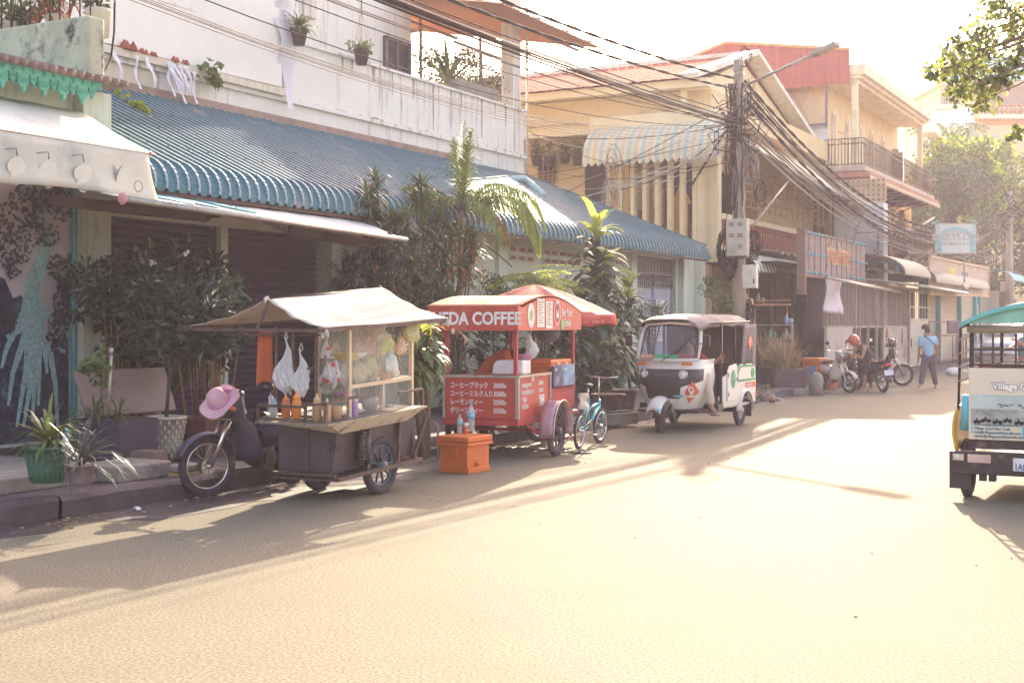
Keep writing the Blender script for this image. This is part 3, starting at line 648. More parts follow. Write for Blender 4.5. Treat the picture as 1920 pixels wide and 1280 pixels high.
for i in range(36): x=-14.6+i*.085; mb.tube([(x-.85,44.85,8.5),(x-1.5,44.85,9.85)],.008,3); mb.tube([(x-1.5,44.85,8.5),(x-.85,44.85,9.85)],.008,3)
for x in (-15.2,-13.1,-10.9): mb.bar((x-1,44.83,8.4),(x-1,44.83,9.9),.08,.08)
mb.bar((-16.5,44.83,8.45),(-11.9,44.83,8.5),.08,.1); mb.build('mesh_screen',mat('grey_wire',(120,104,104),.6),rb)
mb=MB(); mb.b(-18,-12.1,46.5,46.6,8.3,9.95); mb.build('dark_loft',mat('loft_shade',(120,100,100),.8),rb)
# white side wall with tall doorway
mb=MB(); mb.b(-13.6,-9.9,44.6,45.2,.1,5.7); mb.b(-14.8,-13.6,44.9,45.2,.1,5.9); mb.build('side_wall',mat('white_wall2',(222,216,214),.8,var=.04),rb)
a=onY(1526,375,44.58); b_=onY(1564,520,44.58)
mb=MB(); mb.b(a.x,a.x+.1,44.5,44.6,b_.z,a.z); mb.b(b_.x-.04,b_.x,44.5,44.6,b_.z,a.z); mb.b(a.x,b_.x,44.5,44.6,a.z-.05,a.z); mb.m=1; mb.b(a.x+.1,a.x+.55,44.55,44.6,b_.z,a.z-.05); mb.m=2; mb.b(a.x+.3,b_.x-.04,44.565,44.6,b_.z,a.z-.05); mb.m=0; mb.b(a.x+.26,a.x+.34,44.52,44.6,b_.z,a.z)
mb.build('doorway',[mat('dark_frame',(84,64,72),.6),mat('mauve_panel',(134,104,104),.7),mat('ochre_wall',(232,190,130),.8)],rb)
mb=MB()
for i in range(11):
    for j in range(5):
        x=-11.7+i*.17; z=5.75+j*.16
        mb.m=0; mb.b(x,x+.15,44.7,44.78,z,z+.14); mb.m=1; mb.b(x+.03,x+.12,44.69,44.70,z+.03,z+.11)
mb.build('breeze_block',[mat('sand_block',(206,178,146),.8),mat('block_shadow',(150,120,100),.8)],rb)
m_ochre=mat('ochre_plaster',(224,196,150),.8,var=.05,sc_=1,dirt=(190,140,100),da=.35)
ab=thing('arcade_building','three storey cream and ochre building with arched windows and an iron balcony','building',(-12,51,.1),world=True)
XF=-12.0
mb=MB(); mb.b(-20,XF,45.4,56.8,6.9,10.1); mb.b(-20,XF-.3,45.4,58.5,.1,6.9); mb.build('wall',m_ochre,ab)
mb=MB(); mb.b(-16,-10.75,44.95,56.6,10.02,10.14); mb.b(-16,-10.9,45,56.5,9.9,10.02); mb.b(-16,-10.6,44.9,56.7,10.14,10.36); mb.b(-13.2,-10.6,44.92,56.7,10.36,10.5) ; mb.build('roof_slab',mat('cream_cornice',(236,216,184),.8,dirt=(190,160,130),da=.4),ab)
for y in (45.05,56.2): MB().b(-11.1,-10.9,y,y+.2,7.0,9.92).build('column',m_crm,ab,.02)
mb=MB(); mb.b(XF,-10.6,44.9,57.3,6.85,7.02); mb.m=1; mb.b(-12.3,-10.4,44.7,57.4,6.62,6.80)
for i in range(110): y=44.75+i*.115; mb.m=2; mb.prism([(-10.4,y,6.64),(-10.4,y+.11,6.64),(-10.4,y+.055,6.5)],(.02,0,0))
mb.build('balcony_slab',[mat('slab_grey',(196,176,160),.8,dirt=(110,90,84),da=.7),mat('red_slab_roof',(176,122,104),.8),m_crm],ab)
for i in range(5):
    y=46.2+i*1.9; mb=MB(); pts=[(y-.33,7.05),(y-.33,8.7)]+[(y-.33*math.cos(a),8.7+.5*math.sin(a)) for a in [PI*k/10 for k in range(1,10)]]+[(y+.33,8.7),(y+.33,7.05)]
    mb.prism([(XF,a,b) for a,b in pts],(.05,0,0)); mb.m=1
    pts=[(y-.22,7.05),(y-.22,8.68)]+[(y-.22*math.cos(a),8.68+.38*math.sin(a)) for a in [PI*k/10 for k in range(1,10)]]+[(y+.22,8.68),(y+.22,7.05)]
    mb.prism([(XF+.05,a,b) for a,b in pts],(.012,0,0)); mb.m=2; mb.b(XF+.06,XF+.075,y-.03,y+.03,7.05,9.0); mb.b(XF+.06,XF+.075,y-.22,y+.22,8.6,8.64)
    mb.build('arched_window',[m_crm,mat('window_shade',(104,80,76),.4),m_crm],ab)
for z in (8.2,8.45,8.7):
    pass
mb=MB()
for i in range(5):
    y=46.2+i*1.9
    for z in (8.15,8.5): mb.b(XF,XF+.02,y+.45,y+1.45,z,z+.04)
mb.build('wall_moulding',mat('tan_moulding',(206,160,116),.8),ab)
mb=MB(); mb.b(XF,XF+.05,55.6,56.3,7.1,8.9); mb.m=1; mb.b(XF+.05,XF+.3,55.5,55.56,7.1,8.9); mb.b(XF+.05,XF+.3,56.3,56.36,7.1,8.9); mb.build('shuttered_door',[m_dark,mat('grey_shutter',(150,134,128),.7)],ab)
mb=MB(); X=-10.66
for i in range(74): y=45+i*.165; mb.tube([(X,y,7.05),(X,y,7.98)],.013,4)
for i in range(12): x=-12+i*.115; mb.tube([(x,45,7.05),(x,45,7.98)],.013,4)
for z in (7.1,7.8,7.98): mb.bar((X,45,z),(X,57.2,z),.03,.03); mb.bar((-12,45,z),(X,45,z),.03,.03)
mb.build('railing',mat('brown_iron',(104,78,72),.6),ab)
for i in range(9):
    mb=MB(); y=45.6+i*1.3; mb.bar((-12.28,y,6.6),(-12.28,y,5.5),.05,.05); mb.bar((-12.28,y,6.58),(-10.6,y,6.58),.05,.05)
    mb.tube([(-12.28,y,5.5)]+[(-10.7-1.55*math.cos(a)*1,y,6.55-1.0*(1-math.sin(a))) for a in [PI/2*k/6 for k in range(7)]],.025,4)
    mb.build('balcony_bracket',mat('black_iron',(64,46,52),.6),ab)
mb=MB(); X=-12.29
for z0,z1 in ((5.6,6.5),): 
    for i in range(40):
        for j in range(4):
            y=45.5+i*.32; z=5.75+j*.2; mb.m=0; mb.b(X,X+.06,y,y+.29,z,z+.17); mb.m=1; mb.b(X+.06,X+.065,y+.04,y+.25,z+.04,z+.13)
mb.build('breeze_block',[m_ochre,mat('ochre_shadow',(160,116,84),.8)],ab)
mb=MB()
for y in (45.4,47.4,49.6,52.2,55,58.1): mb.b(-12.3,-12.0,y,y+.35,.1,6.6)
mb.b(-12.3,-12.05,45.4,58.5,5.35,5.6); mb.build('pilaster',m_ochre,ab,.02)
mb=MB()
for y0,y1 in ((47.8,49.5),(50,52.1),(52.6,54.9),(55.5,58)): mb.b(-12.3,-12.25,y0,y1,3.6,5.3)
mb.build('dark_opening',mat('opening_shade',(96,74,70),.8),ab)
mb=MB(); mb.b(-14,-11.8,58.1,58.5,4.5,6.7); mb.m=1
for i in range(5):
    for j in range(4): mb.b(-13.9+i*.4,-13.6+i*.4,58.05,58.1,5.2+j*.3,5.4+j*.3)
mb.build('rear_wing',[m_ochre,mat('ochre_shadow',(160,116,84),.8)],ab)
t=thing('roof_tank','round wire cage dish standing on the roof of the arcade building','cage',onX(1658,165,-13.2),world=True); c0=onX(1660,160,-13.2); mb=MB()
for k in range(4): mb.ring((c0.x,c0.y,c0.z-.6+.35*k),(0,0,1),.75-.1*(k==3),.02,20,4)
for k in range(12): a=k*PI/6; mb.tube([(c0.x+.75*math.cos(a),c0.y+.75*math.sin(a),c0.z-.9),(c0.x+.75*math.cos(a),c0.y+.75*math.sin(a),c0.z+.1),(c0.x+.4*math.cos(a),c0.y+.4*math.sin(a),c0.z+.5)],.015,4)
mb.build('cage',mat('pale_wire',(200,190,184),.6),t)
# ================= SHOP ROW AT STREET LEVEL =================
m_thatch=mat('thatch',(170,150,136),.7,var=.3,sc_=8,bump=.6)
m_gstr=mat('green_stripe',(98,120,104),.7); m_wstr=mat('white_stripe',(220,216,206),.7)
m_tin_g=mat('grey_tin',(136,128,116),.6,met=.2,var=.08,dirt=(120,104,96),da=.4)
m_teal=mat('teal_paint',(74,158,164),.6); m_rust=mat('rusty_steel',(132,104,94),.75,met=.2,var=.25,sc_=4,dirt=(110,70,60),da=.8,ds=2.5)
m_brownwall=mat('cafe_brown',(112,76,68),.8,var=.25,sc_=1.2)
cf=thing('cafe_front','dark open-fronted cafe under striped and thatched awnings behind the planter','building',(-12,36,.1),world=True)
mb=MB(); mb.b(-14,-11.9,33.,33.2,.1,3.3); mb.m=1; mb.b(-15.5,-15.3,33,44,.1,3.3); mb.b(-15.3,-10.4,41.2,41.4,.1,3.2); mb.m=2; mb.b(-15.3,-10.0,33,41.4,3.2,3.25)
mb.build('wall',[m_yel,m_brownwall,m_dark],cf)
mb=MB()
for y in (34.0,36.2,38.4,40.9): mb.b(-11.2,-11.1,y,y+.1,.1,3.1)
mb.build('post',mat('grey_post',(128,104,100),.7),cf)
mb=MB(); n=12
for i in range(40):
    mb.m=i%2; y0=32.3+i*.14
    mb.sheet(lambda u,v:(-11.6+1.25*math.sin(v*PI/2),y0+.14*u,3.55-.55*(1-math.cos(v*PI/2))-(.08*math.sin(u*PI) if v>.99 else 0)),2,6,0)
mb.build('striped_awning',[m_gstr,m_wstr],cf)
mb=MB(); rg=random.Random(12)
for i in range(900):
    y=rg.uniform(36.9,41.6); x=-11.4+rg.random()*.7; z=3.5-(x+11.4)*.35
    blade(mb,(x,y,z),(1,rg.uniform(-.2,.2),-.25),rg.uniform(.4,.8),.025,.8,rg,3)
mb.sheet(lambda u,v:(-11.5+1.2*v,37+4.6*u,3.5-.45*v),10,4,.04); mb.m=1; 
mb.sheet(lambda u,v:(-11.7+.9*v,35.5+6*u,3.72-.12*v+.05*math.sin(u*60)),60,2,.01)
mb.build('thatch_awning',[m_thatch,mat('rust_sheet',(150,112,98),.7)],cf)
mb=MB(); mb.b(-10.3,-10.1,34,41.6,2.95,3.1); mb.build('fascia',m_dark,cf)
mb=MB(); mb.b(-12.4,-12.3,34.2,36.1,1.3,1.36); mb.m=1; mb.sheet(lambda u,v:(-12.8,35+4*u,.3+2.2*v),1,1,.03); mb.build('back_panel',[m_brn,mat('brown_mural',(150,100,80),.7,var=.4,sc_=1.5,dirt=(52,36,40),da=1.2,ds=.9)],cf)
# Khmer sign board with teal bulbs
sg=thing('sign_board','long weathered timber sign board with looping letters and rows of teal bulbs','sign',onX(1560,500,-9.4),world=True)
a=onX(1505,452,-9.4); b_=onX(1622,478,-9.4); zb=2.88; zt=4.0
mb=MB(); mb.b(-9.48,-9.4,a.y,b_.y,zb,zt); mb.m=1; mb.b(-9.52,-9.3,a.y-.12,a.y,zb-.5,zt+.08); mb.m=2
nb=12
for i in range(nb): y=a.y+(b_.y-a.y)*i/nb; mb.b(-9.4,-9.39,y,y+.02,zb,zt)
mb.m=1; mb.b(-9.44,-9.37,a.y,b_.y,zt-.02,zt+.03); mb.b(-9.44,-9.37,a.y,b_.y,zb-.04,zb+.02)
mb.build('board',[mat('weathered_timber',(134,112,112),.75,var=.2,sc_=3,dirt=(96,70,66),da=.8,streak=True),m_rust,m_dark],sg)
mb=MB()
Ys=a.y; Ye=b_.y; D=Ye-Ys
for zz in (zt-.02,zb+(zt-zb)*.5,zb+.08):
    for q in [.04,.09,.14,.19,.24,.30]+[.70,.76,.82,.87,.92,.98]:
        mb.ball((-9.33,Ys+D*q,zz),.035,8,6)
for q in range(14): mb.ball((-9.33,Ys+D*(.3+q*.1),zb-.12),.03,8,6)
mb.build('bulb',mat('teal_bulb',(70,176,200),.3),sg)
text('\u1797\u17bc\u1798\u17b7\u1794\u17b6\u1799\u1793\u17b7\u1784\u1780\u17b6\u17a0\u17d2\u179c\u17c1',.62,(-9.385,Ys+D*.34,zb+.42),FX,mat('sign_yellow',(214,190,120),.6),sg,'letter_outline',.002,.62,bold=.035)
text('\u1797\u17bc\u1798\u17b7\u1794\u17b6\u1799\u1793\u17b7\u1784\u1780\u17b6\u17a0\u17d2\u179c\u17c1',.62,(-9.375,Ys+D*.34,zb+.42),FX,mat('sign_red',(196,90,70),.6),sg,'lettering',.002,.62)
mb=MB(); mb.tube([(-9.2,Ys+1.6,zb-.02),(-9.0,Ys+4.5,zb-.14),(-9.1,Ye+3.5,zb-.22)],.05,6); mb.build('lower_rail',m_alu,sg)
t=thing('banner','faded grey picture banner hanging below the timber sign board','banner',onX(1562,550,-9.3),world=True)
a=onX(1546,528,-9.3); b_=onX(1578,576,-9.3); 
mb=MB(); mb.sheet(lambda u,v:(-9.3+.05*math.sin(v*5+u*3),a.y+(b_.y-a.y)*u,2.86-.92*v-.05*u),10,10,.006); mb.build('banner_sheet',mat('grey_print',(190,176,188),.6,var=.3,sc_=5,dirt=(90,76,100),da=1.3,ds=5),t)
mb=MB(); mb.bar((-9.3,a.y-.03,2.87),(-9.3,b_.y+.03,2.85),.03,.03); mb.bar((-9.3,a.y-.03,1.93),(-9.3,b_.y+.03,1.88),.03,.03); mb.build('rod',m_rust,t)
# grille fence, gates
m_sheetg=mat('grey_sheet_metal',(176,164,158),.7,met=.1,var=.08,sc_=1.5,dirt=(140,84,66),da=.9,ds=1.2)
gf=thing('grille_front','steel grille shop front with lower metal sheets, rusty patches and a door','shop front',(-9.9,43,.1),world=True)
def xz(px,X): return onX(px,600,X).y
X=-9.6
ys=[xz(p,X) for p in (1545,1603,1640,1655,1702,1741)]
mb=MB()
for p in (1548,1603,1611,1627,1643,1655,1700,1702): mb.b(X-.05,X+.03,xz(p,X),xz(p,X)+.07,.1,2.85)
mb.bar((X,ys[0],2.85),(X,ys[5]+.1,2.85),.08,.08); mb.build('post',mat('pale_post',(176,150,124),.7,dirt=(120,90,80),da=.5),gf)
mb=MB()
y=ys[0]
while y<ys[4]: mb.b(X-.03,X-.01,y,y+.06,1.55,2.8); y+=.21
mb.b(X-.03,X,ys[0],ys[4],1.5,1.56); mb.build('grille',mat('grille_grey',(150,134,132),.6,met=.2),gf)
MB().b(X-.02,X+.01,ys[0]+.1,ys[1]-.3,.1,1.5).build('lower_sheet',m_sheetg,gf); mb=MB(); mb.b(X-.02,X+.01,ys[3]+.1,ys[4]-.05,.1,1.5); mb.m=1
rg=random.Random(1)
for (u,v,w_,h) in ((.15,1.25,.35,.4),(.75,1.2,.3,.5),(.45,1.1,.3,.1),(.1,.9,.2,.15)):
    yy=ys[3]+(ys[4]-ys[3])*u; mb.prism([(X+.011,yy+w_*.5*math.cos(a)*(1+.3*rg.random()),v+h*.5*math.sin(a)*(1+.3*rg.random())) for a in [k*.52 for k in range(12)]],(.003,0,0))
mb.build('lower_sheet',[m_sheetg,mat('rust_patch',(140,84,70),.85,var=.3,sc_=5)],gf)
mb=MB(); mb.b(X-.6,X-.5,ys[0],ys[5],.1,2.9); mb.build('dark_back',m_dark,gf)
mb=MB(); mb.b(X+.05,X+.09,ys[4]+.05,ys[5],.12,1.75); mb.m=1; 
for i in range(8): yy=ys[4]+.1+(ys[5]-ys[4]-.1)*i/7; mb.b(X+.06,X+.08,yy-.015,yy+.015,1.75,2.75)
for z in (1.76,2.2,2.74): mb.b(X+.055,X+.085,ys[4]+.05,ys[5],z,z+.04)
mb.b(X+.05,X+.1,ys[4],ys[4]+.05,.1,2.8); d_=mb.build('door',[mat('cream_sheet_door',(206,196,178),.7,var=.05,dirt=(150,120,100),da=.4),mat('white_bars',(216,208,196),.6)],gf)
mb=MB(); mb.b(X+.09,X+.12,ys[4]+.08,ys[4]+.12,.8,1.1); mb.build('handle',m_dark,d_)
mb=MB(); mb.prism([(X-.3,ys[3]-1.2,3.05),(X-.3,ys[5]+.6,3.0),(X+1.25,ys[5]+.8,2.78),(X+1.1,ys[3]-.5,2.86)],(0,0,.03)); mb.build('tin_hood',mat('white_hood',(224,216,204),.7,dirt=(130,110,104),da=.6),gf)
mb=MB(); mb.tube([(X+1.15,ys[3]-.5,2.85),(X+1.27,ys[5]+.8,2.77)],.05,8); mb.build('hood_rail',m_alu,gf)
# arched tin awnings
for k,(p0,p1,lab) in enumerate(((1628,1678,'barrel-curved grey tin awning nearest to the timber sign board'),(1692,1800,'longer barrel-curved grey tin awning above the roller shutters'))):
    X=-9.7; y0=xz(p0,X)-.3; y1=xz(p1,X); t=thing('tin_awning',lab,'awning',(X,(y0+y1)/2,3),group='curved tin awnings',world=True)
    mb=MB(); nn=int((y1-y0)/.09); mb.sheet(lambda u,v:(X-.1+1.3*math.sin(v*PI/2*1.05),y0+(y1-y0)*u,3.30+.62*math.cos(v*PI/2*1.05)-.12-(.1*k)+.02*(int(u*nn+.5)%2)),nn,10,.01); mb.build('tin_sheet',m_tin_g,t)
    mb=MB()
    for q in range(5): yy=y0+(y1-y0)*q/4; mb.tube([(X-.1+1.28*math.sin(v*PI/12),yy,3.16+.6*math.cos(v*PI/12)-.1*k) for v in range(7)],.02,5)
    mb.build('rib',m_rust,t)
# roller shutters with teal posts
rs=thing('shutter_row','row of cream roller shutters between teal posts','shop front',(-9.9,50,.1),world=True)
X=-9.75; P=[xz(p,X) for p in (1703,1755,1790,1818)]; P=[xz(1742,X),xz(1757,X),xz(1797,X),xz(1826,X),xz(1834,X)]
mb=MB(); m_shc=mat('cream_shutter',(214,196,168),.6,var=.06)
for y0,y1 in ((P[0],P[1]),(P[1],P[2]),(P[2],P[3])):
    mb=MB(); n=52; mb.sheet(lambda u,v:(X-.05+.025*(int(v*n*2+.5)%2),y0+u*(y1-y0),.1+v*2.75),1,n*2,0,False); mb.build('roller_shutter',m_shc,rs)
mb=MB()
for y in P[1:]: mb.b(X-.05,X+.12,y-.1,y+.12,.1,2.9)
mb.b(X-.1,X+.02,P[0],P[4],2.85,3.2); mb.build('teal_post',m_teal,rs)
mb=MB(); mb.b(X-.4,X-.2,P[0],P[4]+8,.1,3.3); mb.build('wall',m_tin_g,rs)
for q in (P[1]+.2,P[2]+.25,P[3]+.15):
    mb=MB(); mb.prism([(X+.13,q+a,b) for a,b in [(-.12,.2),(-.12,2.2)]+[(-.12*math.cos(t_),2.2+.3*math.sin(t_)) for t_ in (.5,1,1.57,2.1,2.6)]+[(.12,2.2),(.12,.2)]],(.02,0,0)); mb.build('arch_trim',mat('cream_arch',(220,206,184),.7),rs)
# wooden billboard
bb=thing('billboard','large blank weathered plywood hoarding with yellow and blue posters','billboard',(-9.0,50,3.3),world=True)
X=-8.75; y0=xz(1744,X); y1=xz(1853,X); z0,z1=2.92,4.72
zA=onX(1748,482,X).z; zB=onX(1853,503,X).z; zC=onX(1853,555,X).z; zD=onX(1748,535,X).z
mb=MB(); mb.prism([(X,y0,zD-.3),(X,y1,zC),(X,y1,zB),(X,y0,zA)],(-.06,0,0)); mb.build('board',mat('plywood',(196,172,150),.8,var=.18,sc_=1.2,dirt=(140,112,98),da=.8,ds=1.4,streak=True),bb)
mb=MB(); mb.bar((X,y0,zA),(X,y1,zB),.1,.08); mb.bar((X,y1,zB),(X,y1,zC),.1,.08); mb.bar((X,y1,zC),(X,y0,zD-.3),.1,.08); mb.build('frame',mat('tan_frame',(206,170,130),.7),bb)
for nm,(p0,p1,q0,q1),cc in (('poster',(1777,1790,502,532),(212,200,96)),('poster',(1803,1814,509,552),(104,96,140))):
    a=onX(p0,q0,X); b_=onX(p1,q1,X); mb=MB(); mb.b(X+.004,X+.01,a.y,b_.y,b_.z,a.z); mb.m=1; h=(a.z-b_.z); 
    for k in range(6): mb.b(X+.01,X+.014,a.y+.08,b_.y-.1-.1*(k%3),b_.z+h*(.12+.14*k),b_.z+h*(.16+.14*k))
    mb.build(nm,[mat('poster_%d'%cc[0],cc,.7),mat('poster_ink_%d'%cc[0],(150,120,80) if cc[0]>200 else (190,186,200),.7)],bb)
t=thing('security_camera','small white bullet camera on an arm before the plywood hoarding','camera',onX(1810,538,-8.5),world=True); c0=onX(1806,534,-8.5)
mb=MB(); mb.bar(c0+V(-.02,-.12,0),c0+V(.1,.35,-.06),.13,.12); mb.ball(c0+V(.06,.2,-.13),.07,10,6); mb.build('housing',mat('cctv_white',(214,204,194),.5),t,.01)
mb=MB(); mb.bar(c0+V(-.2,-1.1,.02),c0+V(0,0,-.03),.03,.03); mb.build('arm',m_dark,t)
# BABYLON sign on pipe frame
t=thing('rooftop_sign','pale turquoise arch-framed sign standing on a pipe scaffold, reading BABYLON','sign',onX(1792,447,-10),world=True)
c0=W(1792,447,47.5); right=Vector((CS,SN,0)); up=V(0,0,1); fw=Vector((SN,-CS,0)); S_=47.5/F; a_=Matrix(((right.x,0,-right.y*-1 if 0 else fw.x,c0.x),(right.y,0,fw.y,c0.y),(0,1,0,c0.z),(0,0,0,1)))
a_=Matrix.Translation(c0)@Matrix(((right.x,up.x,fw.x*1,0),(right.y,up.y,fw.y,0),(right.z,up.z,fw.z,0),(0,0,0,1)))
mb=MB(); mb.M=a_; w_=38*S_; h=27*S_; mb.b(-w_,w_,-h,h,-.08,0); mb.m=1
mb.sheet(lambda u,v:((w_*.92-.22*v)*-math.cos(u*PI),-h*.1+(h*.9-.12*v)*math.sin(u*PI),.004),20,1,0)
mb.b(-w_*.92,-w_*.92+.18,-h*.95,-h*.1,.002,.006); mb.b(w_*.92-.18,w_*.92,-h*.95,-h*.1,.002,.006)
for k in range(5): mb.ring((-w_*.9,-h*.75+k*.24,.006),(0,0,1),.08,.02,8,4); mb.ring((w_*.9,-h*.75+k*.24,.006),(0,0,1),.08,.02,8,4)
mb.m=2; mb.b(-w_-.03,w_+.03,-h-.03,-h,-.1,.02); mb.b(-w_-.03,w_+.03,h,h+.03,-.1,.02)
sb=mb.build('panel',[mat('faded_white_panel',(206,206,200),.6,var=.05,dirt=(170,160,150),da=.3),mat('faded_turquoise',(150,190,194),.6,var=.15,sc_=6),m_alu],t)
re=(R(90),0,TH)
def st(s,sz,x,y,c,al='CENTER',bold=0): 
    p=c0+right*x+up*y+fw*.012; return text(s,sz,p,re,c,sb,'lettering',.002,1.15,al,bold=bold)
m_sgt=mat('faded_letter',(176,172,166),.7); m_sgt2=mat('faded_letter_dark',(168,166,160),.7)
st('BABYLON',.33,0,-.06,m_sgt,bold=.01); st('RESTAURANT & CAFE',.14,0,-.24,m_sgt2,bold=.004); st('\u1797\u17c4\u1787\u1793\u17b8\u1799\u178a\u17d2\u178b\u17b6\u1793',.13,0,.2,m_sgt2)
mb=MB(); 
for x in (-.5,.35): mb.tube([c0+right*x-fw*.1-up*.5,c0+right*x*1.0-fw*.1-up*1.6],.03,6)
mb.tube([c0-right*.8-up*.4-fw*.12,c0-right*1.9-up*1.1],.03,5)
mb.build('support',m_alu,t)
# scaffold of pipes with dead plants
t=thing('pipe_scaffold','balcony scaffold of grey pipes and barbed wire above the awnings','scaffold',(-10.2,46,3.6),world=True); mb=MB()
def sp(px,py,X=-10.0): return onX(px,py,X)
for px in (1501,1556,1585,1602): p=sp(px,455 if px<1590 else 438); mb.tube([(p.x,p.y,3.2),p+V(0,0,.2)],.025,5)
for px in (1647,1710): mb.tube([sp(px,520),sp(px,430)],.045,6)
mb.tube([sp(1603,437),sp(1710,430)],.035,5); mb.tube([sp(1640,470),sp(1755,478)],.05,5); mb.tube([sp(1603,437),sp(1620,400),sp(1622,392)],.03,5)
mb.tube([sp(1710,433),sp(1752,408)],.05,5);mb.tube([sp(1700,452),sp(1752,441)],.05,5);mb.tube([sp(1722,520),sp(1750,462),sp(1755,430)],.05,5); mb.tube([sp(1715,466),sp(1765,500),sp(1782,530)],.05,5); mb.tube([sp(1752,462),sp(1790,533)],.04,5)
mb.tube([sp(1685,450),sp(1712,485)],.04,5); mb.tube([sp(1706,498),sp(1765,498)],.03,5)
mb.tube([sp(1603,490),sp(1603,437)],.03,5)
for z_ in (448,462,472): mb.tube([sp(1500,z_+2),sp(1530,z_+5),sp(1575,z_-2),sp(1603,z_)],.012,3)
mb.build('pipe',mat('scaffold_grey',(150,134,134),.6,met=.2),t)
mb=MB(); mb.b(-11.5,-9.95,sp(1640,480).y,sp(1755,480).y,3.3,3.95) ; mb.m=1; mb.b(-9.98,-9.9,sp(1625,480).y,sp(1740,480).y,3.35,3.45); mb.build('platform',[mat('deck_shade',(84,60,64),.8),mat('deck_edge',(160,140,130),.8,dirt=(100,70,60),da=.7)],t)
mb=MB(); mb.tube([sp(1652,488,-9.85),sp(1678,489,-9.85),sp(1681,492,-9.85),sp(1681,512,-9.85)],.07,8); mb.build('drain_pipe',m_cyanp,t)
rg=random.Random(14)
for k,(px,r) in enumerate(((1665,.5),(1690,.45),(1735,.7))):
    p=sp(px,465); t=thing('scaffold_plant','straggly dry potted plant on the scaffold deck, %s'%('left of three','middle of three','right of three and tallest')[k],'plant',p,group='plants on the scaffold')
    mb=MB(); mb.lathe([(.12,-.3),(.16,0),(.14,0)],n=10); mb.build('pot',mat('clay_pot',(170,120,90),.8),t)
    mb=MB(); crown(mb,(0,0,.2),(r,r,.7),700,.12,rg,14,asp=.25); 
    for q in range(14): mb.tube([(0,0,-.1),(rg.uniform(-.5,.5),rg.uniform(-.5,.5),rg.uniform(.5,1.2))],.008,3)
    mb.build('foliage',mleaf('dry_leaf2',(128,108,92)),t)
# teal small awning and far fittings
t=thing('teal_awning','small curved teal awning beyond the plywood hoarding','awning',onX(1865,525,-9.4),world=True); X=-9.3; y0=xz(1852,X); y1=xz(1886,X)
mb=MB(); mb.sheet(lambda u,v:(X+1.1*math.sin(v*1.5),y0+(y1-y0)*u,3.6+.6*math.cos(v*1.5)-.05),20,8,.02); mb.build('canopy',m_teal,t)
# rail barrier with CAFE board
t=thing('pipe_barrier','low pipe barrier with a dark cloth and a small CAFE board beside the shutters','barrier',(-9.0,47,.1),world=True); X=-8.9; mb=MB()
ya,yb=xz(1742,X),xz(1812,X)
for q in (0,.25,.6,1): y=ya+(yb-ya)*q; mb.tube([(X,y,.1),(X,y,1.75 if q<.3 else 1.2)],.025,5)
for z in (1.2,.3,1.7): mb.tube([(X,ya,z),(X,ya+(yb-ya)*(1 if z<1.5 else .5),z)],.025,5)
for q in range(5): y=ya+(yb-ya)*(.7+.07*q); mb.tube([(X,y,.1),(X,y,1.1)],.02,5)
mb.build('pipe',mat('rust_pipe',(140,92,78),.7),t)
mb=MB(); mb.sheet(lambda u,v:(X+.03+.02*math.sin(u*9),ya+(yb-ya)*(.42+.36*u),1.75-.5*v),10,5,.01); mb.build('cloth',mat('plum_cloth',(92,70,84),.9),t)
mb=MB(); yy=ya+(yb-ya)*.05; mb.b(X+.03,X+.05,yy,yy+1.1,.75,1.1); mb.build('board',mat('dark_board',(80,56,58),.7),t)
text('CAFE',.3,(X+.055,yy+.06,.8),FX,mat('board_white',(200,190,180),.7),t,bold=.01)
# ================= FAR BACKGROUND =================
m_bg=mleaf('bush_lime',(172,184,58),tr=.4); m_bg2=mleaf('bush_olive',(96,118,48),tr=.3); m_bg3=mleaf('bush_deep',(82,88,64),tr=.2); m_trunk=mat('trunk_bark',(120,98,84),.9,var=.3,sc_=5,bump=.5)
rg=random.Random(21)
def tree(name,label,c,rad,n,size,ms,tz=0.,group='trees beyond the shops',clumps=26,cl=.34):
    t=thing(name,label,'tree',(c[0],c[1],tz),group=group)
    cc=Vector((0,0,c[2]-tz)); mb=MB(); cl_=crown(mb,cc,rad,n,size,rg,clumps,nm=len(ms),cl=cl); mb.build('crown',ms,t)
    mb=MB(); top=cc+V(0,0,-rad[2]*.3); mb.tube([(0,0,0),top*.5+V(.2,0,0),top],[.3,.22,.12],8)
    for q in cl_[::3]: mb.tube([top*.8,top.lerp(q,.5)+V(0,0,.2),q],[.1,.06,.02],5)
    mb.build('trunk',m_trunk,t); return t
def tc(px,py,d): p=W(px,py,d); return (p.x,p.y,p.z)
tree('leafy_tree','yellow green feathery tree bulging beside the arcade building',tc(1785,330,66),(2.6,2.6,2.4),7000,.26,[m_bg,m_bg2])
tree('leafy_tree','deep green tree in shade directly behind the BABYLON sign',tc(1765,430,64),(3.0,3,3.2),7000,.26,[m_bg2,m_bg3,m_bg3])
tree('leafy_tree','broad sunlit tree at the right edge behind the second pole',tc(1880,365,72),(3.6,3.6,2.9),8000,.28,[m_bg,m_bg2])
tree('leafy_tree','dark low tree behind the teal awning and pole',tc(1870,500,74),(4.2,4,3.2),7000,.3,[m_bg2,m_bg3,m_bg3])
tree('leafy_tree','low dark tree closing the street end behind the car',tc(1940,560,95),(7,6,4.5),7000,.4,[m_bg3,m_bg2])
t=thing('palm','small palm with upright fronds above the tin-roofed house','palm tree',tc(1775,290,70)); mb=MB()
for k in range(11): a=k*.57; frond(mb,(0,0,0),(math.cos(a)*.8,math.sin(a)*.8,1.5),3.,1.2,rg,.08,.7,20,0,1)
mb.build('crown',[m_bg2,m_stem],t); mb=MB(); mb.tube([(0,0,-9),(0,0,0)],[.2,.14],8); mb.build('trunk',m_trunk,t)
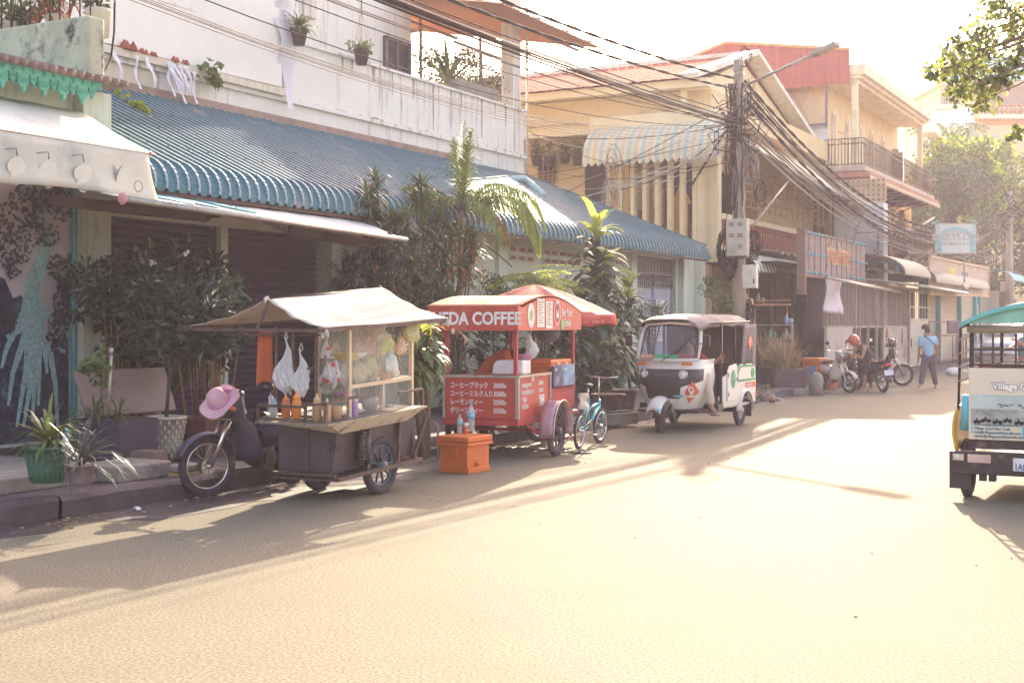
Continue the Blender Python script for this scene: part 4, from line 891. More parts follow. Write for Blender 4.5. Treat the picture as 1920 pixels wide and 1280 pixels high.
m_tcream=mat('tower_cream',(232,208,158),.8,var=.04); m_tor=mat('tower_orange',(222,160,96),.8)
t=thing('apartment_block','tall cream block with orange bands and green tiled roof at the far right','building',(0,90,0),world=True)
c0=W(1840,200,88); fwd=Vector((-SN,CS,0))
def bx(mb,px0,px1,py0,py1,d0=88,dep=8):
    a=W(px0,py0,d0); b_=W(px1,py1,d0); mb.prism([(a.x,a.y,a.z),(b_.x,b_.y,a.z),(b_.x,b_.y,b_.z),(a.x,a.y,b_.z)],fwd*dep)
mb=MB(); bx(mb,1762,2100,158,620); mb.build('wall',m_tcream,t)
mb=MB(); bx(mb,1758,2100,148,160,87.6,9); bx(mb,1838,2100,214,222,87.3,1); bx(mb,1760,1842,196,204,87.8,1); mb.build('slab',mat('tower_pale',(240,226,196),.8),t)
mb=MB(); bx(mb,1830,2100,222,233,87.85,1); bx(mb,1840,1850,233,330,87.8,1); bx(mb,1880,2100,292,301,87.9,1); mb.build('band',m_tor,t)
mb=MB(); a=W(1765,150,87); b_=W(2100,150,87); p=W(1790,110,91); q=W(2100,95,91)
mb.prism([a,b_,q,p],fwd*.3); mb.build('roof',mat('teal_tile',(104,164,160),.7,var=.15,sc_=4),t)
mb=MB(); bx(mb,1845,2100,163,196,87.95,.2); bx(mb,1766,1800,175,200,87.9,.2); mb.build('veranda',mat('veranda_shade',(170,140,120),.8),t)
mb=MB()
for i in range(26): p=W(1852+i*9,205,87.4); mb.lathe([(.05,-.35),(.12,-.15),(.05,.1),(.09,.32)],p,6)
bx(mb,1848,2100,195,198,87.3,.3); mb.build('baluster',mat('terra_rail',(196,140,110),.8),t)
mb=MB()
for i in range(7): p=W(1768+i*4.6,188,87.85); mb.b(p.x-.03,p.x+.03,p.y-.03,p.y+.03,p.z-.4,p.z+.45)
mb.build('louvre',mat('louvre_grey',(190,180,170),.7),t)
t=thing('tin_roof_house','house with a pale ribbed metal gable roof and a shaded lean-to','building',(0,76,0),world=True)
mb=MB(); A=W(1735,240,78); B=W(1808,238,78); C_=W(1822,205,81); D_=W(1738,214,81); n=24
mb.sheet(lambda u,v:(A.lerp(B,u)).lerp(D_.lerp(C_,u),v)+V(0,0,.12*(int(u*n+.5)%2)),n,1,.03,False); mb.build('metal_roof',mat('white_tin',(222,220,222),.5,met=.2,var=.04),t)
mb=MB(); mb.prism([B,C_,W(1832,246,79),W(1822,246,78)],fwd*.3); bx(mb,1738,1830,244,300,78.5,4); mb.build('gable_wall',mat('pale_gable',(216,206,190),.8),t)
mb=MB(); A=W(1785,243,74); B=W(1875,256,74); C_=W(1905,284,73); D_=W(1800,268,73); n=26
mb.sheet(lambda u,v:(A.lerp(B,u)).lerp(D_.lerp(C_,u),v)+V(0,0,.06*(int(u*n+.5)%2)),n,1,.03,False); mb.build('lean_to_roof',mat('tan_tin',(186,170,140),.7,var=.08),t)
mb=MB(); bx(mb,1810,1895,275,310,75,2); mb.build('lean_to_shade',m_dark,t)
t=thing('tv_antenna','small rooftop television antenna beside the arcade building','antenna',onX(1748,337,-12),world=True); p=onX(1745,337,-12); mb=MB(); mb.tube([p,p+V(0,0,-1.2)],.02,5); mb.tube([p+V(0,-.6,0),p+V(0,.8,0)],.02,5)
for k in range(7): mb.tube([p+V(-.3,-.6+.2*k,0),p+V(.3,-.6+.2*k,0)],.012,4)
mb.build('boom',m_alu,t)
# grey eave corner next to the arcade building
t=thing('neighbour_eave','pale flat eave of the next house beyond the arcade building','roof',(0,60,8),world=True); mb=MB()
mb.prism([onX(1722,205,-13),onX(1765,246,-10.5),onX(1762,250,-12.5),onX(1724,250,-14)],(0,0,-.25)); mb.build('slab',mat('pale_eave',(216,200,184),.8),t)
# ================= POLES, LAMP, CABLES =================
m_pole=mat('pole_concrete',(176,158,140),.85,var=.12,sc_=2,bump=.3,dirt=(110,90,84),da=.6,ds=1.5,streak=True)
m_cab=mat('cable_black',(58,46,50),.9,var=.15,spec=.1); m_cabl=mat('cable_grey',(150,134,124),.8,var=.1,spec=.2); m_cabw=mat('cable_backlit',(206,190,172),.6); m_box=mat('meter_box',(196,184,168),.7,var=.08,dirt=(130,110,104),da=.6)  # palest cable carries the backlight on the service drops in its colour
PX,PY=-9.5,28.3
t=thing('utility_pole','nearer concrete utility pole with meter box, coils of wire and cable knots','utility pole',(PX,PY,.1),world=True)
mb=MB(); mb.tube([(PX,PY,.05),(PX,PY,3.4),(PX,PY,7.55)],[.17,.15,.11],14); mb.m=1
for z in (3.95,4.6,6.9,7.2): mb.ring((PX,PY,z),(0,0,1),.15,.015,14,4)
for k in range(5): mb.ring((PX,PY,7.32+.05*k),(0,0,1),.10,.03,12,5)
mb.build('shaft',[m_pole,m_alu],t)
q=onX(1385,450,-9.3); mb=MB(); X0=-9.31
a=onY(1367,412,28.1); b_=onY(1405,480,28.1)
mb.b(a.x,b_.x,27.9,28.13,b_.z,a.z); mb.m=1
wd=b_.x-a.x; hh=a.z-b_.z
for i,j in ((0,0),(1,0),(0,1),(1,1),(1,2)): mb.b(a.x+wd*(.15+.42*i),a.x+wd*(.40+.42*i),27.88,27.895,a.z-hh*(.2+.3*j),a.z-hh*(.09+.3*j))
mb.m=2; mb.b(a.x+wd*.05,b_.x-wd*.05,27.92,28.1,b_.z-.05,b_.z)
mbx=mb.build('meter_box',[m_box,mat('meter_glass',(150,134,118),.3),m_brn],t,.015)
a=onY(1396,497,28.1); b_=onY(1421,540,28.1); mb=MB(); mb.b(a.x,b_.x,27.95,28.13,b_.z,a.z); mb.m=1; mb.b(b_.x-.06,b_.x-.03,27.94,27.948,b_.z+.1,b_.z+.2); mb.build('junction_box',[mat('white_box',(214,202,184),.6),m_dark],t,.01)
rg=random.Random(31)
def coil(c,r,n,mt,nm='wire_coil',k=1.5):
    mb=MB()
    for i in range(n):
        rr=r*rg.uniform(.7,1.15); ph=rg.uniform(0,6); ax=V(rg.uniform(-.3,.3),1,rg.uniform(-.2,.2)); cc=Vector(c)+V(rg.uniform(-.05,.05),rg.uniform(-.08,.08),rg.uniform(-.1,.1))
        x=V(1,0,0); mb.tube([cc+V(rr*math.cos(a)*.62,.08*math.sin(2*a+ph),rr*k*math.sin(a)) for a in [2*PI*j/18 for j in range(19)]],.011,4,False)
    mb.build(nm,mt,t)
coil(onY(1362,470,28.15),.30,16,m_cab); coil(onY(1368,490,28.1),.24,8,m_cab); coil(onY(1413,455,28.2),.18,10,m_cab); coil(onY(1408,318,28.1),.26,8,m_cabl,k=1.2); coil(onY(1425,365,28.1),.2,5,m_cab,k=1.1); coil(onY(1396,110,28.3),.24,2,m_cab,k=1.1)
coil(onY(1405,590,28.2),.12,5,m_cab,k=2.5)
for i in range(16):
    x=rg.uniform(-.24,.24); pz=[]; 
    for j in range(12): pz.append((PX+x+rg.gauss(0,.03),PY-.16+rg.uniform(-.06,.02),7.0-j*.33*rg.uniform(.9,1)))
    MB().tube(pz[:rg.randint(7,12)],rg.choice((.010,.014,.018)),4).build('hanging_wire',rg.choice((m_cab,m_cab,m_cabl)),t)
mb=MB()
for i in range(40):
    c=V(PX+rg.gauss(.1,.25),PY-.1+rg.gauss(0,.15),rg.uniform(5.6,6.7)); mb.tube([c+V(rg.gauss(0,.18),rg.gauss(0,.1),rg.gauss(0,.22)) for _ in range(5)],rg.choice((.008,.013)),4)
mb.build('wire_tangle',m_cab,t)
mb=MB()
for i in range(14): mb.ball((PX+rg.gauss(.1,.25),PY-.15,rg.uniform(5.7,6.5)),(.05,.09,.04),6,4)
mb.build('splice_box',m_dark,t)
# brace strut leaning from the pole over the porch
mb=MB(); mb.tube([onY(1413,422,28.3),onX(1492,322,-11.0)],.03,6); mb.build('strut',mat('strut_tan',(170,140,120),.7),t)
# street lamp
t=thing('street_lamp','flat-headed street lamp on a long slanting arm at the top of the nearer pole','street lamp',(PX,PY,7),world=True)
a=onY(1404,152,PY-.05); b_=onY(1524,103,PY-.6); e=onY(1570,82,PY-.8)
mb=MB(); mb.tube([a+V(-.15,.05,-.1),b_],.035,8); mb.build('arm',m_alu,t)
mb=MB(); mb.bar(b_-(e-b_)*.05,e,.22,.10); mb.m=1; mb.bar(b_+V(0,0,-.06)+(e-b_)*.3,e+V(0,0,-.055)-(e-b_)*.08,.17,.02); mb.build('head',[mat('lamp_grey',(170,156,144),.5,met=.3),mat('lamp_lens',(220,206,180),.3)],t,.02)
# second pole
QX,QY=-9.0,68.
t=thing('utility_pole','farther utility pole at the right, with three grey boxes and crossing wires','utility pole',(QX,QY,.1),world=True); p2=W(1893,560,66); QX,QY=p2.x,p2.y; t.location=(QX,QY,.1)
mb=MB(); mb.tube([(QX,QY,.1),(QX,QY,8.3)],[.22,.14],10); mb.build('shaft',m_pole,t)
for px,py,w_,h in ((1880,537,9,20),(1897,535,8,18),(1900,572,12,24)):
    c=W(px,py,65.6); MB().b(c.x-w_*.013,c.x+w_*.013,c.y-.1,c.y+.1,c.z-h*.013,c.z+h*.013).build('meter_box',m_box,t,.02)
mb=MB()
for i in range(16): c=V(QX+rg.gauss(0,.4),QY-.3,rg.uniform(6.3,8.3)); mb.tube([c+V(rg.gauss(0,.5),rg.gauss(0,.2),rg.gauss(0,.4)) for _ in range(5)],.025,4)
mb.build('wire_tangle',m_cab,t)
# cables
def cat_(p,q,sag,n=22): p=Vector(p); q=Vector(q); return [p.lerp(q,i/n)-V(0,0,sag*4*(i/n)*(1-i/n)) for i in range(n+1)]
def cable(pts,r,mt,lab,grp,name='overhead_cable',tw=False,n=5):
    mb=MB()
    if tw:
        P=[]; m_=len(pts)-1
        for i in range(m_*8+1): k=min(m_-1,i//8); P.append(pts[k].lerp(pts[k+1],i/8-k))
        for s in (0,PI): mb.tube([p+V(math.cos(i*.5+s)*r*.9,0,math.sin(i*.5+s)*r*.9) for i,p in enumerate(P)],r,5,False)
    else: mb.tube(pts,r,n,False)
    o=mb.build(name,mt); return tag(o,lab,'cable',grp)
A1='thin dark cable in the long bundle sweeping over the carts to the nearer pole'; G1='cables running over the pavement to the nearer pole'
PB=(-9.9,-12)
for i in range(17):
    z0=rg.uniform(6.4,7.0); z1=6.0+rg.uniform(-.12,.5)
    qq=abs(rg.gauss(0,.03)) if i<10 else rg.uniform(.1,1.0)
    z1=6.15+rg.gauss(0,.05); z0=6.98+2.4*qq; sg_=.56+1.85*qq
    cable(cat_((PB[0]+rg.uniform(-.15,.15),PB[1],z0),(PX+rg.uniform(-.12,.12),PY-.1,z1),sg_),rg.choice((.006,.008,.011)) if i>=9 else rg.choice((.009,.013,.017)),m_cab if rg.random()<.75 else m_cabl,A1,G1)
for i in range(5):
    cable(cat_((-9.9+rg.uniform(-.1,.1),-12,9.3+.1*i),(PX-.05,PY-.1,5.7+.1*i),2.45+.08*i),.006,m_cabl,'thin pale sagging cable low in front of the white parapet',G1)
cable(cat_((-9.6,-12,8.4),(PX-.1,PY,7.15),1.2,40),.017,m_cab,'upper twisted pair cable nearest the sky, ending at the pole top','twisted cables',tw=True)
cable(cat_((-9.7,-12,8.3),(PX-.02,PY,6.9),1.32,40),.015,m_cab,'lower twisted pair cable just under the topmost one','twisted cables',tw=True)
cable(cat_((-8.9,-12,8.9),(PX,PY,7.3),1.4,30),.007,m_cabl,'single fine pale line high above all other cables',G1)
cable(cat_((PX-.1,PY-.1,6.2),(-12.4,33.0,5.3),-.0),.03,m_cab,'thick dark service cable slanting down across the yellow house','service drops')
A2='grey cable in the sheaf dipping from the nearer pole to the farther pole'; G2='cables between the two poles'
for i in range(20):
    z0=rg.uniform(5.8,7.1); z1=rg.uniform(5.8,7.9); cable(cat_((PX+.1,PY+.1,z0),(QX-.3+rg.uniform(-.2,.2),QY,z1),rg.uniform(1.5,2.2)+(z1-6)*.25,20),rg.choice((.008,.012,.018)),m_cab if rg.random()<.4 else m_cabl,A2,G2)
for i in range(3): cable(cat_((PX+.1,PY+.1,7.1-.2*i),(QX-.3,QY,8.1-.35*i),2.4+.1*i,36),.022,m_cab,'thick twisted cable of three between the two poles','thick twisted cables',tw=True)
for i in range(8): cable(cat_((-9.6,rg.uniform(48,56),rg.uniform(4.6,5.4)),(QX,QY,rg.uniform(5.0,6.3)),rg.uniform(.3,.9),10),.018,m_cabl,'short pale wire looping from the BABYLON sign to the farther pole','wires behind the sign')
A3='thin service wire stretched from the nearer pole across the yellow house'; G3='service drops'
for i in range(13):
    z1=rg.uniform(3.9,6.8); cable(cat_((PX-.1,PY-.1,rg.uniform(5.2,6.6)),(-15.0+rg.uniform(-.3,0),28.6,z1),rg.uniform(.05,.55),14),rg.choice((.007,.010)),m_cab if rg.random()<.4 else m_cabw,A3,G3)
for i in range(9):
    cable(cat_((PX-.1,PY-.1,rg.uniform(5.2,6.4)),onX(1145+rg.uniform(-12,12),350+rg.uniform(-12,12),-13.5),rg.uniform(.1,.5),12),rg.choice((.007,.012)),m_cabw if rg.random()<.7 else m_cab,A3,G3)
t=thing('wire_knot','knot of looped pale cable hanging before the slatted screen','wire knot',onX(1145,350,-13.5),world=True,); mb=MB(); c=onX(1145,350,-13.5)
for i in range(9): r_=rg.uniform(.15,.9); a0=rg.uniform(0,6); mb.tube([c+V(0,math.cos(a)*r_*.7+r_*.6*math.cos(a0),math.sin(a)*r_+r_*.7*math.sin(a0)) for a in [2*PI*j/16 for j in range(15)]],.012,4)
mb.build('loops',m_cabl,t)
cable([onX(840,437,-11.85),onX(905,455,-11.6),onX(935,478,-11.5),onX(960,500,-11.6)],.012,m_cab,'short black wire crossing the mint wall beside the palm','wall wires')
cable([onX(215,0,-12.3),onX(214,60,-12.3),onX(208,110,-12.2),onX(190,145,-11.7)],.014,m_cab,'black wire hanging beside the mossy balcony corner','wall wires')
# ================= PLANTS ALONG THE WALL =================
PG=.17
rg=random.Random(51)
def at(px,py,X): return onX(px,py,X)
# large glossy shrub behind the bench
c=at(300,600,-10.9); t=thing('shrub','large glossy-leaved shrub with white blossoms behind the stone bench','shrub',(c.x,c.y,PG)); mb=MB()
cs=crown(mb,(0,0,1.62),(.85,1.0,.85),3000,.14,rg,40,asp=.42,nm=2,cl=.3)
for i in range(26):
    q=cs[rg.randrange(len(cs))]; d=rnd_dir(rg,.3); 
    for k in range(9): mb.m=(0,1,4)[rg.randrange(3)]; leaf(mb,q+d*.3,(d*.8+rnd_dir(rg)).normalized(),.17,.06,rg)
mb.m=3
for i in range(16): q=cs[rg.randrange(len(cs))]+rnd_dir(rg)*.25; 
for i in range(12):
    q=cs[rg.randrange(len(cs))]+V(.3,-.2,.1)
    for k in range(5): leaf(mb,q,rnd_dir(rg),.05,.05,rg)
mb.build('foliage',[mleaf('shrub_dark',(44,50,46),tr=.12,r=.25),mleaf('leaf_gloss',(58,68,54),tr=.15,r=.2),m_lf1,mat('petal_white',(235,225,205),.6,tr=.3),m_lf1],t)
mb=MB()
for q in cs[:22]: mb.tube([(rg.gauss(-.1,.12),rg.gauss(-.1,.15),0),(q.x*.4+rg.gauss(0,.1),q.y*.4,.8),q],[.025,.016,.006],5)
mb.m=1
for i in range(22): x=rg.gauss(-.2,.1); y=rg.gauss(-.45,.13); mb.tube([(x,y,0),(x+rg.gauss(0,.12),y+rg.gauss(0,.12),1.0+rg.random()*.5)],.009,4)
mb.build('stems',[m_stem,mat('cane_tan',(150,112,76),.7)],t)
def drac(name,label,base,items,Xp,ln,wd,n,dead,mats,trunkr=.022):
    b_=at(base[0],base[1],Xp); t=thing(name,label,'plant',(b_.x,b_.y,PG),group='dracaenas by the wall'); o=V(b_.x,b_.y,PG); mb=MB(); ms=MB()
    for (px,py,dx,s) in items:
        p=at(px,py,Xp+dx)-o; rosette(mb,p,int(n*1.2*s),ln*s,wd,.75,rg,dead=dead,mats=1); rosette(mb,p-V(0,0,.14),int(n*.6),ln*s,wd,1.0,rg,up=.2,dead=dead*1.5,mats=1)
        ms.tube([(p.x*.15,p.y*.15,0),(p.x*.6+rg.gauss(0,.05),p.y*.6,p.z*.55),p],[trunkr,trunkr*.7,trunkr*.5],5)
    mb.build('foliage',mats,t); ms.build('stems',m_stem,t); return t
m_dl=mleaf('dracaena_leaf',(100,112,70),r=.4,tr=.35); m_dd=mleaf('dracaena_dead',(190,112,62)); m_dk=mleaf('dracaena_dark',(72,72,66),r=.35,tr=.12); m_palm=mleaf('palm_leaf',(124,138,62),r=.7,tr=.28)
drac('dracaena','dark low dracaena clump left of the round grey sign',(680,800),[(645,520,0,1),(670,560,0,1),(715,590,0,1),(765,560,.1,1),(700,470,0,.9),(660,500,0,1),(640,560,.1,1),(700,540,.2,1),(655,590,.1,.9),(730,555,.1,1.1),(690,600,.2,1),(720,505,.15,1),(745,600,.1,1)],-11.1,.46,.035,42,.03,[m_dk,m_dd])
drac('dracaena','tall many-headed dracaena standing around the round grey sign',(770,800),[(760,590,.1,1.1),(735,540,.1,1.1),(800,590,.1,1.1),(775,540,.1,1.1),(810,490,0,1.1),(740,420,.1,1),(775,470,.1,1),(825,450,0,1),(690,372,-.1,.9),(697,402,-.1,.9),(705,340,-.1,.7),(790,350,-.1,.9),(783,385,-.1,1),(760,420,.3,.9),(795,440,.2,1),(820,420,.1,1),(770,500,.3,1.1),(800,520,.2,1.1),(785,570,.2,1.1),(820,560,.2,1.1),(745,460,.35,.8)],-11.0,.46,.033,44,.006,[m_dl,m_dd])
drac('dracaena','dracaena with many orange dead leaves in front of the mint wall',(850,800),[(870,520,0,1),(820,610,0,1),(855,560,0,1),(885,450,0,.9),(830,520,0,1),(845,430,0,.9),(870,455,0,1),(885,480,.1,.9),(860,500,.1,1),(835,480,.1,1),(840,560,.2,.9),(850,600,.2,1),(830,600,.2,1)],-10.9,.42,.032,40,.08,[m_dl,m_dd])
# palm
b_=at(858,700,-10.9); t=thing('palm','slender young palm with one upright spear and arching fronds before the mint wall','palm tree',(b_.x,b_.y,PG)); o=V(b_.x,b_.y,PG); top=at(866,395,-10.9)-o
mb=MB(); mb.tube([(0,0,0),(top.x*.5,top.y*.5,top.z*.5),top],[.06,.045,.035],8); mb.build('trunk',mat('palm_bark',(150,128,104),.8,dirt=(90,70,60),da=.6),t)
mb=MB(); rt=Vector((CS,SN,0)); fw=Vector((-SN,CS,0))
for d,L_,dr in ((V(0,0,1)+rt*.02,1.5,.05),(V(0,0,1)+rt*.12-fw*.1,1.35,.2),(V(0,0,1)-rt*.10+fw*.1,1.25,.2),(rt*.85+V(0,0,.75),1.9,1.9),(rt*1+V(0,0,.45)+fw*.2,1.8,1.9),(rt*.7+V(0,0,.8)-fw*.5,1.9,2.0),(-rt*.95+V(0,0,.9),1.9,1.9),(-rt*.8+V(0,0,.6)-fw*.5,1.3,1.9),(rt*.4+V(0,0,.9)+fw*.8,1.5,1.6),(-rt*.4+V(0,0,.8)+fw*.9,1.4,1.6),(rt*.6+V(0,0,.3)-fw*.7,1.5,1.7),(rt*1+V(0,0,.65)+fw*.5,2.1,2.1),(rt*.9+V(0,0,.55)-fw*.25,2.0,2.3),(-rt*.9+V(0,0,.75)+fw*.3,1.7,2.1)):
    frond(mb,top,d,L_,dr,rg,.024 if dr>1 else .03,.40 if dr<1 else .55,30,0,2)
frond(mb,top,rt*.9+V(0,0,.1),1.1,1.6,rg,.03,.4,26,1,2)
mb.build('crown',[m_palm,mleaf('palm_brown',(150,104,70)),m_stem],t)
# corn plant & companions (right)
def broad(name,label,base,Xp,items,ln,wd,n,mats,grp='leafy plants behind the carts'):
    b_=at(base[0],base[1],Xp); t=thing(name,label,'plant',(b_.x,b_.y,PG),group=grp); o=V(b_.x,b_.y,PG); mb=MB(); ms=MB()
    for (px,p0,p1,s) in items:
        a=at(px,p0,Xp)-o; z=at(px,p1,Xp)-o; ms.tube([(z.x*.3,z.y*.3,0),z,a],[.04,.03,.02],6)
        for i in range(n):
            u=rg.random()**.8; p=a.lerp(z,u); an=rg.uniform(0,6.28); d=V(math.cos(an),math.sin(an),1.0-1.2*u if u>.08 else 2.2)
            mb.m=(1 if u<.18 else 0) if len(mats)>1 else 0
            blade(mb,p,d,ln*s*rg.uniform(.7,1.15),wd*rg.uniform(.8,1.2),1.0+u*.6,rg,5)
    mb.build('foliage',mats,t); ms.build('stems',m_stem,t); return t
m_big=mleaf('broad_leaf',(84,96,66),r=.38,tr=.22)
broad('corn_plant','tall corn plant with striped lime crown leaves below the blue eave',(1110,760),-10.6,[(1118,420,640,1.0),(1135,500,700,.9)],.74,.14,150,[m_big,mleaf('lime_leaf',(176,184,92),tr=.45)])
broad('corn_plant','shorter corn plant with yellow tipped leaves right of the tall one',(1185,760),-10.3,[(1178,535,700,.85),(1150,600,730,.9)],.62,.11,110,[m_big,mleaf('lime_leaf',(176,184,92),tr=.45)])
broad('leafy_plant','dark broad-leaved plant directly behind the red umbrella edge',(1090,760),-10.9,[(1090,560,720,1.0),(1060,600,740,1.),(1110,620,740,1.)],.66,.13,120,[m_big])
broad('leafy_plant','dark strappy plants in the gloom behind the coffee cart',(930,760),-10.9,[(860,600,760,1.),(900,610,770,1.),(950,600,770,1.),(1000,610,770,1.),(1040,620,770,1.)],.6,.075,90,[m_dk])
broad('leafy_plant','young lime-tipped plant in front of the corn plants, left of the parked tuk-tuk',(1150,780),-9.9,[(1146,625,760,.8)],.5,.07,60,[m_big,mleaf('lime_leaf',(176,184,92),tr=.45)])
broad('leafy_plant','bright strappy green plant squeezed between the two carts',(800,850),-7.5,[(788,612,690,.8),(802,630,710,.75),(778,645,720,.7)],.42,.06,60,[m_lf1,m_lfy])
# feathery acacia
c=at(1010,520,-10.6); t=thing('feathery_bush','feathery yellow green bush spreading in layers above the red umbrella','shrub',(c.x,c.y,PG)); mb=MB(); zc=c.z-PG
for i in range(34):
    a=rg.uniform(0,6.28); L_=rg.uniform(.5,1.15); p0=V(rg.gauss(0,.25),rg.gauss(0,.4),zc-.1+rg.gauss(0,.16)); d=V(math.cos(a),math.sin(a)*1.2,rg.uniform(-.15,.35)).normalized()
    for k in range(22):
        q=p0+d*L_*k/22+V(0,0,-.25*(k/22)**2)
        for s in (-1,1):
            sd=d.cross(V(0,0,1)).normalized()*s
            for j in range(3): mb.m=rg.randrange(2); leaf(mb,q+sd*.04*j,(sd+d*.3+V(0,0,rg.uniform(-.4,.1))).normalized(),.07,.022,rg)
    mb.m=2; mb.tube([p0,p0+d*L_*.6+V(0,0,-.08),p0+d*L_+V(0,0,-.25)],.006,4)
for i in range(6): mb.m=2; mb.tube([(0,0,0),(rg.gauss(0,.1),rg.gauss(0,.1),zc*.6),(rg.gauss(0,.3),rg.gauss(0,.4),zc)],[.03,.02,.01],5)
mb.build('foliage',[mleaf('acacia_lime',(186,190,88),tr=.5),mleaf('acacia_green',(132,146,70),tr=.4),m_stem],t)
c=at(925,570,-11.); t=thing('shrub','small-leaved grey green shrub against the mint wall behind the coffee cart roof','shrub',(c.x,c.y,PG)); mb=MB(); crown(mb,(0,0,c.z-PG),(.35,.55,.6),1500,.075,rg,18,asp=.4,nm=2); mb.m=2; mb.tube([(0,0,0),(0,0,c.z-PG)],.02,5); mb.build('foliage',[m_lf1,m_lf2,m_stem],t)
for px,py,X,rad,n,lab in ((1345,560,-9.9,(.3,.5,.5),1200,'leafy shrub in front of the utility pole foot behind the white tuk-tuk'),(1222,590,-10.4,(.3,.45,.45),900,'sparse twiggy shrub in front of the grey iron gate'),(1165,600,-10.7,(.3,.5,.6),900,'twiggy shrub between corn plants and iron gate')):
    c=at(px,py,X); t=thing('shrub',lab,'shrub',(c.x,c.y,PG)); mb=MB(); cs=crown(mb,(0,0,c.z-PG),rad,n,.06,rg,18,asp=.5,nm=2,cl=.45); mb.m=2
    for q in cs: mb.tube([(0,0,0),(q.x*.3,q.y*.3,(c.z-PG)*.6),q],[.012,.008,.004],4)
    mb.build('foliage',[m_lf1,m_lf2,m_stem],t)
# overhanging tree, top right
t=thing('street_tree','broad-leaved roadside tree whose leafy branches hang in at the top right','tree',(2.6,15.5,0)); o=V(2.6,15.5,0); mb=MB(); ms=MB()
ms.tube([(0,0,0),(.1,0,2.5),(-.1,.2,5.2),(-.3,.3,7.5)],[.22,.18,.13,.06],10)
clus=[(1900,20,40),(1870,10,30),(1838,60,32),(1800,85,26),(1850,95,34),(1790,110,26),(1770,130,22),(1810,140,38),(1835,165,34),(1850,185,22),(1880,135,24),(1800,170,20),(1900,115,24),(1755,135,14),(1740,130,9),(1905,55,24),(1875,150,18),(1820,115,34),(1905,250,14),(1915,90,18),(1990,60,70),(2060,120,90),(1960,-40,60),(2080,-80,120)]
for px,py,r in clus:
    dd=15.5+rg.uniform(-.8,.8); q=W(px,py,dd)-o; rr=r*dd/F
    ms.tube([V(-.1,.1,5.0+rg.uniform(-1,1)),V(-.1,.1,5.2).lerp(q,.55)+V(0,0,.35),q],[.035,.02,.006],5)
    for i in range(int(r*3.6)):
        d=rnd_dir(rg)*rr*1.35*rg.random()**.7; mb.m=rg.choice((0,0,1,2)); leaf(mb,q+V(d.x,d.y,d.z),(rnd_dir(rg)+V(0,0,-.8)).normalized(),.085*rg.uniform(.7,1.2),.062,rg)
mb.build('crown',[mleaf('bodhi_green',(124,130,72),tr=.5),mleaf('bodhi_lime',(170,172,72),tr=.5),m_lf2],t); ms.build('branches',m_trunk,t)
# ================= VEHICLE BUILDERS =================
m_tyre=mat('tyre_rubber',(64,52,62),.85,var=.2,sc_=12,dirt=(110,96,88),da=.6,ds=5); m_chr=mat('chrome',(206,200,196),.2,met=.9,var=.05); m_steel=mat('steel_grey',(150,142,138),.4,met=.7); m_blk=mat('black_plastic',(44,36,42),.4,var=.2); m_seat=mat('black_vinyl',(48,38,44),.45); m_eng=mat('engine_alloy',(92,84,88),.45,met=.6,var=.3,sc_=12,dirt=(60,48,48),da=.8,ds=10)
m_lens=mat('clear_lens',(220,216,210),.1,spec=1); m_amb=mat('amber_lens',(226,120,50),.25); m_redl=mat('red_lens',(200,50,40),.25); m_mir=mat('mirror_face',(230,232,236),.08,met=1,var=0)
def glassm(name,c=(200,205,205),a=.22): return mat(name,c,.06,var=0,alpha=a,spec=.8)
m_glass=glassm('thin_glass',(225,225,215),.12); m_gdark=glassm('tinted_glass',(90,90,96),.45)
def wheel(par,c,r,name='wheel',ax=(0,1,0),tw=.04,spokes=28,rimm=None,disc=False,alloy=0,M=None,tm=None):
    c=Vector(c); ax=Vector(ax).normalized(); mb=MB(); mb.M=M
    mb.ring(c,ax,r-tw*.85,tw,40,10,.75)
    for i in range(36):
        a=2*PI*i/36; x=ax.orthogonal().normalized(); y=ax.cross(x); d=x*math.cos(a)+y*math.sin(a); tg=ax.cross(d); mb.bar(c+d*(r-tw*.02)-ax*tw*.5,c+d*(r-tw*.02)+ax*tw*.5+tg*.01,.008,.010,d)
    W_=mb.build(name,tm or m_tyre,par); mb=MB(); mb.M=M
    mb.ring(c,ax,r-tw*1.9,.011,40,6,1.6); mb.tube([c-ax*.05,c+ax*.05],.022,12)
    x=ax.orthogonal().normalized(); y=ax.cross(x)
    if disc: mb.disc(c+ax*.028,ax,.075,.004,22); mb.disc(c-ax*.036,ax,.09,.004,22)
    if alloy:
        for i in range(alloy):
            a=2*PI*i/alloy; d=x*math.cos(a)+y*math.sin(a); mb.bar(c,c+d*(r-tw*1.9),.012,.022,ax)
        mb.tube([c-ax*.06,c+ax*.06],.045,14)
    else:
        for i in range(spokes):
            a=2*PI*i/spokes; d=x*math.cos(a)+y*math.sin(a); a2=a+(.45 if i%2 else -.45); d2=x*math.cos(a2)+y*math.sin(a2); mb.tube([c+ax*(.04 if i%4<2 else -.04)+d2*.03,c+d*(r-tw*1.9)],.0022,3)
    mb.build('rim',rimm or m_chr,W_); return W_
